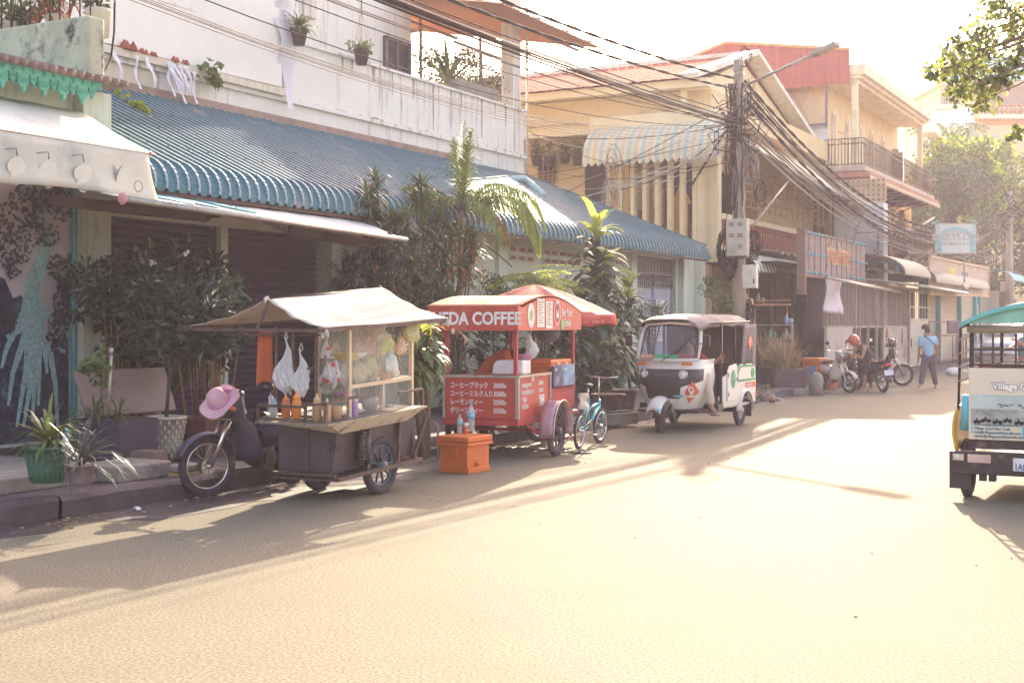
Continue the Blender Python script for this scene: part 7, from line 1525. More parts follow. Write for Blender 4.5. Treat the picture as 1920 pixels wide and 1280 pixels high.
# rear body
arch=[(2.0+.31*math.cos(a),.24+.31*math.sin(a)) for a in [PI*k/12 for k in range(13)]]
side=[(.98,.34),(1.60,.34)]+[(y,z) for y,z in reversed(arch) if z>.34]+[(2.55,.34),(2.58,.70),(2.54,.98),(1.78,.98),(1.62,.84),(1.18,.84),(.98,.80)]
for s in (-1,1):
    mb=MB(); mb.prism([(s*.62,y,z) for y,z in side],(s*.03,0,0)); mb.build('side_panel',m_wp,TT,.01)
    mb=MB(); mb.sheet(lambda u,v:(s*(.63+.07*math.sin(v*PI/2)),2.0+(.31+.05*(1-v))*math.cos(PI*u),.24+(.31+.05*(1-v))*math.sin(PI*u)),20,4,.006); mb.build('wheel_arch',m_wp,TT)
    mb=MB(); dr=[(1.12,.42),(1.50,.42),(1.58,.52),(1.58,.96),(1.52,1.0),(1.20,.97),(1.12,.90)]; mb.prism([(s*.652,y,z) for y,z in dr],(s*.022,0,0)); d_=mb.build('door',m_wp,TT,.01)
    mb=MB(); mb.b(*(sorted((s*.674,s*.690))),1.55,1.575,.72,.78); mb.b(*(sorted((s*.674,s*.684))),1.12,1.15,.50,.56); mb.b(*(sorted((s*.674,s*.684))),1.12,1.15,.80,.86); mb.build('hinge',m_steel,d_)
    if s==1:
        mb=MB(); mb.prism([(.676,1.36+.10*math.cos(a),.76+.145*math.sin(a)) for a in [k*.35 for k in range(18)]],(.003,0,0)); mb.build('door_sticker',m_grn,d_)
        text('\u178a\u17be\u1798\u17d2\u1794\u17b8\u179f\u17bb\u179c\u178f\u17d2\u1790\u17b7\u1797\u17b6\u1796',.07,(.681,1.275,.75),SX,m_wlet,d_,sx=.6)
        mb=MB(); mb.prism([(.652,y,z) for y,z in ((1.64,.74),(1.70,.86),(1.80,.93),(2.5,.93),(2.5,.96),(1.78,.965),(1.66,.90),(1.60,.76))],(.004,0,0)); mb.prism([(.652,y,z) for y,z in ((1.66,.74),(2.54,.74),(2.54,.71),(1.66,.70))],(.004,0,0)); mb.prism([(.652,2.4+.09*math.cos(a),.83+.08*math.sin(a)) for a in [k*.4 for k in range(16)]],(.005,0,0)); mb.m=1; mb.prism([(.652,y,z) for y,z in ((2.02,.60),(2.52,.60),(2.52,.68),(2.02,.68))],(.004,0,0)); mb.build('side_stickers',[m_grn,m_org],TT)
        text('\u1795\u17d2\u1789\u17be\u179f\u17b6\u179a\u1793\u17c5\u1791\u17b8\u1793\u17c1\u17c7',.06,(.658,2.05,.62),SX,m_wlet,TT,sx=.8)
    mb=MB(); mb.b(*(sorted((s*.40,s*.645))),.75,1.0,.30,.40); mb.tube([(s*.60,1.0,.34),(s*.60,1.02,1.62)],.02,6); mb.tube([(s*.60,1.66,.95),(s*.60,1.66,1.64)],.018,6); mb.tube([(s*.48,.5,1.6),(s*.60,1.0,1.64),(s*.60,2.4,1.66)],.016,6); mb.build('frame_post',m_blk,TT)
    mb=MB(); mb.tube([(s*.5,.34,1.32),(s*.60,.30,1.34)],.01,5); mb.b(*(sorted((s*.57,s*.68))),.27,.30,1.28,1.45); mb.build('mirror',m_blk,TT,.01)
mb=MB(); mb.b(-.62,.62,2.5,2.53,.5,.98); mb.b(-.62,.62,1.0,2.5,.32,.36); mb.build('rear_panel',m_wp,TT)
def roofc(u,v):
    y=.30+2.26*u; w_=.53+.12*min(1,u*2); k=(v-.5)*2; z=1.755-.06*(1-min(1,u*4))-.04*max(0,u-.9)*10-.17*abs(k)**4-.012*math.cos(u*2*PI*4)-(.05*(1-abs(k)**2)*0)
    return (w_*math.copysign(abs(k)**.85,k),y,z)
mb=MB(); mb.sheet(roofc,40,24,.012); 
rf=mb.build('canvas_roof',m_gcan,TT)
for s in (-1,1):
    mb=MB(); mb.sheet(lambda u,v:(s*(.655-.02*v+.01*math.sin(u*9)),1.92+.62*u-.06*v*(1-u),1.62-.68*v),10,8,.008); 
    for q in range(4): mb.tube([(s*.662,2.02+.1*q,.98),(s*.662,2.05+.1*q,1.25)],.008,4)
    mb.build('side_curtain',m_gcan,rf)
mb=MB(); mb.sheet(lambda u,v:(-.65+1.3*u,2.55+.02*math.sin(v*3),1.62-.66*v),8,6,.008); mb.build('rear_curtain',m_gcan,rf)
def diam(c_,r_,ax,par):
    c_=Vector(c_); o_=Vector(ax)*.004; tv=V(0,1,0) if abs(ax[0])>.5 else V(1,0,0); h=r_*1.15
    mb=MB(); mb.prism([c_+V(0,0,h),c_+tv*r_,c_-V(0,0,h),c_-tv*r_],o_); mb.m=1; mb.ring(c_+V(0,0,h*.22)+o_,ax,r_*.26,r_*.07,18,4,.3); mb.prism([c_+V(0,0,-h*.3)+o_,c_+tv*r_*.12+o_,c_-tv*r_*.12+o_],o_); 
    mb.build('diamond_sticker',[m_org,m_wlet],par)
q=fair(R(50),.56,.01); 
diam((.36,.175,.58),.155,(.25,-.97,0),TT) if 0 else None
nrm=V(.62,-.785,0); cpt=V(*fair(R(42),.60,.008)); tv=V(.785,.62,0)
mb=MB(); P=[V(*fair(R(42)+dx,.60+dz,.010)) for dx,dz in ((0,.17),(-.24,.085),(-.42,0),(-.24,-.085),(0,-.17),(.17,-.085),(.30,0),(.17,.085))]
P=[V(*fair(R(47)+dx,.60+dz,.012)) for dx,dz in ((0,.17),(-.17,.085),(-.36,0),(-.17,-.085),(0,-.17),(.13,-.085),(.24,0),(.13,.085))]
ctr=V(*fair(R(47),.60,.012)); mb.add([ctr]+P,[(0,i+1,(i+1)%8+1) for i in range(8)]); mb.m=1; nn=((P[2]-P[6]).cross(V(0,0,1))).normalized(); mb.ring(ctr+V(0,0,.035)-nn*0+V(.006,-.008,0),nn,.042,.011,18,4,.4); mb.m=1; mb.prism([ctr+V(.008,-.012,-.055),ctr+V(.03,.0,-.0)+V(0,-.005,0),ctr+V(-.02,-.022,-.0)],(.003,-.003,0)); mb.build('diamond_sticker',[m_org,m_wlet],TT)
tdir=(P[2]-P[6]).normalized(); ang=math.atan2(tdir.y,tdir.x); text('PASSAPP',.045,ctr-tdir*.10+V(.008,-.012,-.075),(R(90),0,ang),m_wlet,TT,bold=.001)
mb=MB(); 
mb.sheet(lambda u,v:fair(R(66)+.30*(u-.5)*2*.5+.1,.52+.04*v,.007),6,1,0); mb.sheet(lambda u,v:fair(R(128)+.2*u,.55+.05*v,.007),6,1,0); mb.build('teal_sticker',m_teals,TT)
diam((.672,2.2,1.33),.12,(1,0,0),rf)
wheel(TT,(0,0,.23),.23,'front_wheel',(.86,.5,0),.075,0,m_blk,alloy=6); wheel(TT,(.56,2.0,.24),.24,'rear_wheel',(1,0,0),.055,0,mat('ivory_rim',(206,190,176),.5),alloy=10); wheel(TT,(-.56,2.0,.24),.24,'rear_wheel',(1,0,0),.055,0,mat('ivory_rim',(206,190,176),.5),alloy=10)
mb=MB(); mb.sheet(lambda u,v:((v-.5)*.26*(1-.25*abs(u-.5)),0+.30*math.cos(R(10+150*u)),.25+.30*math.sin(R(10+150*u))-.07*(abs(v-.5)*2)**2.5),16,8,.006); mb.build('front_fender',m_wp,TT)
mb=MB(); mb.sheet(lambda u,v:(.04+.07*u,-.27-.02*v,.37-.05*v),2,2,.004); mb.build('fender_sticker',m_teals,TT)
mb=MB(); mb.tube([(-.1,0,.23),(-.1,.25,.45)],.025,6); mb.tube([(.1,0,.23),(.1,.25,.45)],.025,6); mb.tube([(-.56,2,.24),(.56,2,.24)],.04,6); mb.b(-.3,.3,1.3,2.4,.22,.34); mb.build('suspension',m_blk,TT)
for s in (-1,1): MB().b(s*.56-.09,s*.56+.09,2.33,2.345,.12,.40).build('mud_flap',m_blk,TT)
mb=MB(); mb.b(.50,.66,2.56,2.60,.42,.52); mb.build('tail_light',m_redl,TT)
# ================= REMORK AT THE RIGHT EDGE =================
YR=12.6
RM=thing('tuk_tuk_trailer','turquoise-roofed passenger trailer with poster panel at the right edge, seen from behind','tuk tuk',(-1.45,YR,0),world=True)
def rp(px,py,Y=YR): return onY(px,py,Y)
xl=rp(1784,860).x; xr=-1.45*2-xl; xc=-1.45
m_tqr=mat('turquoise_canvas',(110,186,176),.7,var=.06,sc_=1.5,tr=.12); m_rblk=mat('trailer_black',(58,44,50),.5,met=.3,var=.2,sc_=8,dirt=(140,110,96),da=.5,ds=9); m_pan=mat('poster_cream',(222,206,184),.6,var=.03,dirt=(170,150,130),da=.3)
z0=rp(1800,885).z; z1=rp(1800,843).z
mb=MB(); mb.b(xl,xr,YR-.12,YR,z0,z1); mb.build('bumper',m_rblk,RM,.01)
a=rp(1818,693); b_=rp(1818,822); xp=a.x
mb=MB(); mb.b(xp,-2.9-xp,YR-.06,YR-.03,b_.z,a.z+.02); PN=mb.build('poster_panel',m_pan,RM,.006)
# poster pictures: pale landscape band above a row of small dark quad bikes
mb=MB(); y_=YR-.064; zA=rp(1818,738).z; zB=rp(1818,795).z; zM=rp(1818,764).z
mb.b(xp+.02,-2.9-xp-.02,y_,YR-.06,zM+.003,zA); mb.m=1; mb.b(xp+.02,-2.9-xp-.02,y_,YR-.06,zB,zM-.003); mb.m=2; rg=random.Random(91)
x=xp+.05
while x<-2.9-xp-.12:
    w_=rg.uniform(.05,.09); zb=zB+.01+rg.random()*.02
    mb.prism([(x,y_-.002,zb+.022),(x+w_*.3,y_-.002,zb+.034),(x+w_*.45,y_-.002,zb+.052+.01*rg.random()),(x+w_*.6,y_-.002,zb+.034),(x+w_,y_-.002,zb+.028),(x+w_,y_-.002,zb+.01),(x,y_-.002,zb+.01)],(0,-.002,0)); mb.disc((x+w_*.2,y_-.002,zb+.015),(0,-1,0),.018,.002,10); mb.disc((x+w_*.8,y_-.002,zb+.015),(0,-1,0),.018,.002,10); x+=w_+rg.uniform(.0,.03)
for i in range(26):
    x=rg.uniform(xp+.1,-2.9-xp-.1); z=zM+.01+rg.random()*.03; mb.prism([(x,y_-.002,z),(x+.02,y_-.002,z+.012),(x+.04,y_-.002,z)],(0,-.001,0))
mb.build('poster_pictures',[mat('print_sky',(186,196,190),.6,var=.15,sc_=6),mat('print_field',(160,160,152),.6,var=.3,sc_=12,dirt=(90,80,96),da=.7,ds=14),mat('print_dark',(70,60,84),.6)],PN)
p=rp(1861,729,y_-.002); text('Village Quad Bike Trails',.082,(p.x,y_-.003,p.z),FY,mat('white_letter2',(236,228,220),.5),PN,'poster_title',.003,bold=.0035); p2_=text('Village Quad Bike Trails',.082,(p.x,y_-.001,p.z),FY,mat('plum_outline',(120,96,120),.6),PN,'title_outline',.001,bold=.008)
for k,s in enumerate(('www.villagequadbiketrails.com','Village Quad Bike Trails','info@villagequadbiketrails.com','admin@villagequadbiketrails.com')):
    p=rp(1827,797+7.2*k,y_); text(s,.032,(p.x,y_,p.z),FY,mat('teal_ink',(90,120,130),.6),PN,'poster_lettering',.001,bold=.0012)
mb=MB()
for k in range(3): p=rp(1820.5,797+7*k,y_); mb.b(p.x,p.x+.02,y_-.001,YR-.06,p.z,p.z+.02)
p=rp(1917,812,y_); mb.b(p.x,p.x+.12,y_,YR-.06,p.z-.03,p.z+.06); mb.build('poster_icons',m_teals,PN)
mb=MB(); q=rp(1903,856); q2=rp(1903,880); mb.b(q.x,q.x+.30,YR-.135,YR-.125,q2.z,q.z); np_2=mb.build('number_plate',mat('plate_white',(214,210,214),.5),RM,.004)
text('1AF-7207',.078,(q.x+.012,YR-.137,q2.z+.012),FY,mat('plate_blue',(80,90,130),.5),np_2,sx=.8,bold=.002); text('\u1797\u17d2\u1793\u17c6\u1796\u17c1\u1789',.05,(q.x+.10,YR-.137,q2.z+.085),FY,mat('plate_blue',(80,90,130),.5),np_2,sx=.8)
# lights
mb=MB(); q=rp(1800,856,YR-.12); mb.b(q.x-.06,q.x+.04,YR-.15,YR-.12,q.z-.03,q.z+.03); mb.m=1; mb.b(q.x+.07,q.x+.27,YR-.145,YR-.12,q.z-.045,q.z+.03); mb.m=2; mb.ball((q.x-.02,YR-.15,q.z),(.02,.01,.02),8,6); mb.build('tail_light',[m_chr,mat('pink_lens',(206,170,160),.3),m_lens],RM,.004)
# mud flap, wheels, axle
q=rp(1780,872,YR+.05); q2=rp(1820,914,YR+.05); mb=MB(); mb.b(xl-.01,rp(1820,880,YR-.04).x,YR-.05,YR-.035,q2.z,z0+.02); mb.build('mud_flap',m_blk,RM); mb=MB(); mb.b(-2.9-rp(1820,880).x,xr+.01,YR-.05,YR-.035,q2.z,z0+.02); mb.build('mud_flap',m_blk,RM)
for s in (1,-1): wheel(RM,(xc+s*(abs(rp(1806,900).x-xc)-.0),12.86,.27),.27,'wheel',(1,0,0),.06,0,m_rblk,alloy=8)
mb=MB(); mb.b(xl+.05,xr-.05,YR,YR+.05,z0+.02,z0+.09); mb.b(xl+.1,xr-.1,YR,14.6,z0+.06,z0+.12); mb.tube([(xl+.1,12.86,.27),(xr-.1,12.86,.27)],.03,6); mb.b(xc-.04,xc+.04,14.4,15.8,.4,.46)
for x in (rp(1842,890).x,rp(1860,890).x): mb.b(x-.03,x+.03,YR+.0,YR+.08,z0-.07,z0)
mb.build('chassis',m_rblk,RM)
mb=MB(); mb.b(xp+.02,-2.9-xp-.02,YR-.02,YR+.02,z1+.02,b_.z+.03); mb.build('rear_skirt',m_rblk,RM)
# yellow flank, turquoise tube
for s in (-1,1):
    X_=xc+s*(xc-rp(1810,740).x)*1.0; mb=MB(); mb.tube([(X_,YR+.0,rp(1800,806).z),(X_+s*.015*-1,YR+.0,rp(1800,740).z)],.045,12)
    mb.build('side_tube',mat('turquoise_tube',(90,176,196),.5),RM)
for s in (-1,1):
    mb=MB(); X_=xc-s*(xc-xl-.03) if 0 else xc+s*(xc-(xl+.06)); mb.sheet(lambda u,v:(X_+s*(.03*math.sin(PI*v)),YR-.05+2.0*u,z1+.0+(.38+.25*u)*v),10,8,.02); mb.build('side_panel',mat('yellow_enamel',(222,168,66),.35,coat=.3,dirt=(150,100,60),da=.4),RM)
# posts and rails
ZT=rp(1830,625).z
mb=MB(); xq=rp(1822,640).x
for x in (xq,-2.9-xq): mb.tube([(x,YR,b_.z),(x,YR,ZT+.02)],.022,6); mb.tube([(x,YR+1.9,.5),(x,YR+1.9,ZT)],.02,6)
for px in (1840,1862,1905): x=rp(px,650,YR+.02).x; mb.bar((x,YR+.02,a.z),(x,YR+.02,ZT),.018,.018)
for py in (655,683): z=rp(1840,py).z; mb.bar((xq,YR+.02,z),(-2.9-xq,YR+.02,z),.02,.02)
xo=rp(1797,700).x; xi=rp(1817,700).x
for x,s in ((xo,1),(-2.9-xo,-1)):
    mb.tube([(x,YR-.0,rp(1797,768).z),(x+.02*s,YR,rp(1797,615).z),(x+.10*s,YR,rp(1797,608).z)],.013,6)
mb.build('frame',m_rblk,RM)
for x,xi_ in ((xo,xi),(-2.9-xo,-2.9-xi)):
    for py in (635,661,686,712): z=rp(1800,py).z; MB().tube([(x,YR,z-.012),(xi_,YR,z+.03)],.014,6).build('ladder_rung',m_alu,RM)
mb=MB(); mb.b(xp+.06,-2.9-xp-.06,YR+.05,YR+.12,a.z-.05,a.z+.05); mb.b(xp+.05,-2.9-xp-.05,YR+.1,YR+.6,a.z-.35,a.z-.25); mb.b(xp+.05,-2.9-xp-.05,YR+1.4,YR+1.5,a.z-.35,a.z+.02); mb.build('seat',mat('brown_vinyl',(130,76,62),.5),RM,.02)
mb=MB(); zt0=rp(1815,606).z
def rrf(u,v):
    k=(u-.5)*2; return (xc+k*(xc-rp(1802,603).x),YR-.10+2.35*v,zt0+.185*(1-abs(k)**1.9)+.04*math.sin(PI*v))
mb.sheet(rrf,30,10,.012); cr=mb.build('canvas_roof',m_tqr,RM)
mb=MB(); mb.sheet(lambda u,v:(lambda q:(q[0],YR-.102-.01*v,q[2]-.045*v))(rrf(u,0)),30,1,.004); mb.m=1; mb.prism([rrf(u/14,0) if 0 else V(rrf(u/14,0))+V(0,.03,0) for u in range(15)],(0,.01,0)); mb.build('roof_hem',[m_tqr,mat('pale_turquoise',(150,206,190),.7,tr=.2)],cr)
mb=MB(); mb.tube([(xc-(xc-rp(1815,615).x),YR-.02,rp(1815,617).z),(xc+(xc-rp(1815,615).x),YR-.02,rp(1815,617).z)],.036,10); mb.build('rolled_tarp',mat('khaki_tarp',(150,136,112),.7,bump=.3),RM)
# towing motorbike in front of the trailer
motorbike('motorbike','dark motorbike that pulls the turquoise-roofed trailer, hidden beyond it',(-1.45,15.6,0),0,body=(60,50,60))
# ================= CAR =================
q=W(1862,684,52); vn=thing('car','silver people carrier parked facing the viewer, seen through the trailer frame','car',(q.x,q.y,0),R(-4)); m_sil=mat('silver_paint',(200,200,206),.3,met=.4,coat=.5,var=.03)
def cs(y): # profile height, half width, bottom
    K=[(0,.45,.72),(.05,.75,.80),(.3,.92,.84),(1.05,1.05,.86),(1.7,1.52,.72),(2.3,1.68,.70),(3.6,1.68,.72),(4.2,1.45,.76),(4.45,1.0,.80),(4.5,.7,.78)]
    for i in range(len(K)-1):
        if K[i][0]<=y<=K[i+1][0]: t_=(y-K[i][0])/(K[i+1][0]-K[i][0]); return K[i][1]+(K[i+1][1]-K[i][1])*t_
def car_s(u,v):
    y=4.5*u; zt=cs(y); a=PI*v; hw=.84; s_=math.sin(a); c_=math.cos(a); z=.28+(zt-.28)*min(1,(s_*1.15))**.55 if s_>0.001 else .28
    w_=hw*(1-.22*max(0,(z-.95)/.75)); 
    return (w_*math.copysign(min(1,abs(c_)*1.25)**.6,c_),y,z)
mb=MB(); mb.sheet(car_s,36,24,0); mb.build('body',m_sil,vn)
mb=MB(); mb.sheet(lambda u,v:((-.62+1.24*u)*(1-.12*v),1.05+.60*v-.012,1.08+.40*v+.015),6,4,.006); mb.build('windscreen',m_gdark,vn)
for s in (-1,1):
    mb=MB(); mb.prism([(s*.80,1.35,1.08),(s*.70,1.85,1.5),(s*.69,3.4,1.55),(s*.79,3.9,1.08)],(s*.02,0,0)); mb.build('side_window',m_gdark,vn); mb=MB(); mb.ball((s*.62,.06,.72),(.16,.08,.09),12,8); mb.build('headlight',m_lens,vn); mb=MB(); mb.ball((s*.93,1.35,1.1),(.09,.06,.07),8,6); mb.build('mirror',m_sil,vn)
    for y in (.85,3.6): wheel(vn,(s*.76,y,.31),.31,'wheel',(1,0,0),.08,0,m_steel,alloy=7)
mb=MB(); mb.b(-.4,.4,-.02,.03,.60,.72); mb.b(-.5,.5,-.01,.03,.34,.44); mb.build('grille',m_blk,vn); mb=MB(); mb.b(-.24,.24,-.03,-.02,.47,.57); mb.build('number_plate',MT['plate_white'],vn)
# ================= STREET ITEMS IN FRONT OF THE CAFE =================
q=G(1478,738,.02); t=thing('stone_planter','low dark stone planter box of dry grass in front of the cafe','planter',(-8.6,30.9,0),world=True)
a=G(1437,722); b_=G(1523,738); 
def wl(px,py): return G(px,py)
P0=wl(1440,722); P1=wl(1520,741); dv=(P1-P0).normalized(); nv=V(-dv.y,dv.x,0)
if nv.x>0: nv=-nv
# footprint: front edge P0-P1, depth along nv
mb=MB(); mb.prism([P0,P1,P1+nv*.9,P0+nv*.9],(0,0,.16)); mb.m=1; e0=P0+dv*.12+nv*.08; e1=P1-dv*.1+nv*.08; mb.prism([e0+V(0,0,.16),e1+V(0,0,.16),e1+nv*.7+V(0,0,.16),e0+nv*.7+V(0,0,.16)],(0,0,.42)); mb.build('box',[m_conc,mat('dark_stone',(100,78,80),.8,var=.2,bump=.3)],t,.01)
mb=MB(); rg=random.Random(95); dm=[mleaf('dry_grass',(176,142,106)),mleaf('olive_grass',(128,116,78))]
for i in range(28):
    p=e0.lerp(e1,rg.random())+nv*rg.uniform(.05,.6)+V(0,0,.56); hgt=rg.uniform(.4,1.0) if rg.random()<.7 else rg.uniform(1,1.4)
    for k in range(46):
        mb.m=rg.randrange(2); blade(mb,p+V(rg.gauss(0,.07),rg.gauss(0,.07),0),(rg.gauss(0,.35),rg.gauss(0,.35),1),hgt*rg.uniform(.6,1),.012,1.0,rg,4)
mb.build('grass',dm,t)
t=thing('bollard','short rounded stone bollard at the corner of the stone planter','bollard',tuple(G(1530,741))); mb=MB(); mb.lathe([(.16,0),(.16,.38),(.13,.47),(.06,.52),(0,.53)],n=18); mb.build('post',m_conc,t)
p=G(1441,716); t=thing('grass_clump','tall arching green grass clump left of the stone planter','grass plant',(p.x-.3,p.y,.1)); mb=MB()
for k in range(260): mb.m=rg.randrange(2); blade(mb,(rg.gauss(0,.12),rg.gauss(0,.15),.1),(rg.gauss(0,.5),rg.gauss(0,.5),1),rg.uniform(.8,1.5),.02,.9,rg,4)
mb.build('blades',[m_lf1,m_dl],t)
c_=G(1443,718); t=thing('fish_crate','mustard yellow foam crate between grass clump and stone planter','crate',(c_.x-.5,c_.y,.12),R(6)); mb=MB(); mb.b(-.33,.33,-.25,.25,.0,.40); mb.m=1; mb.b(-.28,.28,-.2,.2,.401,.405); mb.b(-.35,.35,-.27,-.25,.36,.44); mb.build('crate',[mat('mustard_crate',(214,150,66),.7,dirt=(160,100,60),da=.5),m_dark],t,.012)
for k,(px,py,h,w_,lab) in enumerate(((1537,733,.78,.42,'taller orange bin with a picture poster beside the white motorbike'),(1556,731,.66,.36,'shorter plain orange bin without a poster, just beyond the tall one'))):
    c_=G(px,py); t=thing('orange_bin',lab,'bin',(c_.x-.15,c_.y+.1+.35*k,0.02),R(-8),'orange bins'); mb=MB(); mb.add([(-w_*.42,-.2,0),(w_*.42,-.2,0),(w_*.42,.2,0),(-w_*.42,.2,0),(-w_*.5,-.24,h*.86),(w_*.5,-.24,h*.86),(w_*.5,.24,h*.86),(-w_*.5,.24,h*.86)],[(3,2,1,0),(4,5,6,7),(0,1,5,4),(1,2,6,5),(2,3,7,6),(3,0,4,7)]); mb.build('bin',m_orp,t,.012)
    mb=MB(); mb.b(-w_*.54,w_*.54,-.26,.26,h*.87,h); mb.build('lid',m_orp,t,.02)
    if k==0:
        mb=MB(); mb.prism([(-.10,-.222,.2),(.14,-.222,.2),(.15,-.240,.60),(-.10,-.240,.60)],(0,-.003,0)); mb.build('poster',mat('bin_poster',(90,120,160),.6,var=.4,sc_=14,dirt=(230,210,190),da=1.2,ds=12),t)
# display shelves by the pole
c_=onX(1452,700,-9.9); t=thing('display_shelf','cluttered glass-sided shelf cabinet under a small wooden rack beside the pole','shelf',(c_.x,c_.y,.1),R(12)); mb=MB(); m_wd=mat('warm_wood',(176,122,84),.6)
for x in (-.45,.45):
    for y in (-.2,.2): mb.b(x-.02,x+.02,y-.02,y+.02,0,1.5)
for z in (.3,.75,1.12,1.48): mb.b(-.46,.46,-.21,.21,z,z+.025)
mb.build('cabinet',m_steel,t); mb=MB(); mb.b(-.9,.4,-.15,.15,1.98,2.03); mb.b(-.9,-.86,-.15,-.11,1.98,2.75); mb.b(-.9,.4,-.15,-.12,2.1,2.13); mb.b(-.5,-.47,.0,.03,0,2.0); mb.b(.3,.33,.0,.03,1.5,2.0); mb.build('rack',m_wd,t)
for k,(x,z,cc) in enumerate(((-.2,.34,(90,90,120)),(.1,.34,(80,60,70)),(.3,.34,(120,120,140)),(-.2,.79,(110,130,160)),(.15,.79,(60,60,80)),(-.1,1.16,(110,170,110)),(.3,1.16,(180,170,160)),(.3,1.52,(150,160,180)),(-.7,2.05,(190,140,110)),(-.4,2.05,(150,130,120)))):
    mb=MB(); w_=rg.uniform(.035,.06); mb.lathe([(w_,0),(w_,.12),(w_*.7,.16),(w_*.35,.22),(w_*.35,.24)],(x,0,z),8); mb.lathe([(w_,0),(w_,.10),(w_*.5,.14)],(x+.11,.03,z),8); o_=mb.build('bottle',mat('ware_%d'%k,cc,.4),t)
t=thing('extinguisher','red fire extinguisher hose hanging by the cafe post near the pole','extinguisher',onX(1409,590,-9.7)); mb=MB(); mb.lathe([(.08,-.9),(.09,-.85),(.09,-.3),(.04,-.2)],n=12); mb.build('body',mat('signal_red',(206,80,50),.5),t); mb=MB(); mb.tube([(0,0,-.2),(.0,.05,.2),(0,0,.35)],.03,6); mb.build('nozzle',m_alu,t)
# rubble by the planter corner
t=thing('rubble_heap','heap of broken bricks and weeds at the kerb behind the rickshaw','rubble',tuple(G(1425,752))); mb=MB()
for i in range(26): s=rg.uniform(.04,.10); x,y=rg.gauss(0,.22),rg.gauss(0,.35); mb.m=rg.randrange(2); mb.prism([(x-s,y-s,0),(x+s,y-s*.7,0),(x+s*.8,y+s,0),(x-s*.7,y+s*.9,0)],(rg.gauss(0,.02),rg.gauss(0,.02),s*1.2))
crown(mb,(-.1,0,.25),(.3,.4,.2),260,.08,rg,8,mi=2); mb.build('pieces',[m_conc,mat('brick_bit',(150,100,80),.85),m_lf1],t)
t=thing('plastic_bag','white rubbish bag on the pavement edge beyond the walking man','plastic bag',tuple(G(1788,705))); mb=MB(); mb.sheet(lambda u,v:(.22*math.sin(PI*v)*math.cos(2*PI*u)*(1+.25*math.sin(10*PI*u+9*v)),.26*math.sin(PI*v)*math.sin(2*PI*u)*(1+.2*math.sin(8*v+6*u)),.14-.14*math.cos(PI*v)),16,10,0,False); mb.build('bag',m_bagw,t)
# motorbikes
def gp(px,py): q=G(px,py); return (q.x,q.y,0)
fw_=G(1592,737); d_az=math.degrees(0)
# white one facing the viewer
motorbike('motorbike','small white step-through motorbike with round fenders facing the viewer',(G(1592,737).x-.88,G(1592,737).y+.88,0),135,steer=10,lean=4,body=(206,190,178),white=True,basket=True,grp='motorbikes by the cafe',r=.25)
motorbike('motorbike','dark motorbike seen from behind, between the helmeted rider and the black scooter',(G(1656,735).x,G(1656,735).y,0),-42,lean=-6,body=(70,54,62),grp='motorbikes by the cafe')
motorbike('scooter','black scooter farthest right, with a dark helmet on its mirror',(G(1684,723).x-1.0,G(1684,723).y-.5,0),62,lean=4,body=(50,40,46),grp='motorbikes by the cafe')
q=W(1673,643,34.5); t=thing('helmet','dark round helmet hung on the scooter mirror','helmet',q); mb=MB(); mb.ball((0,0,0),(.12,.13,.125),16,10); mb.m=1; mb.ball((-.02,-.08,-.03),(.11,.06,.06),12,8); mb.tube([(.08,0,-.1),(.1,.0,-.3)],.008,4); mb.build('shell',[mat('helmet_grey',(84,72,76),.3,coat=.5),m_blk],t)
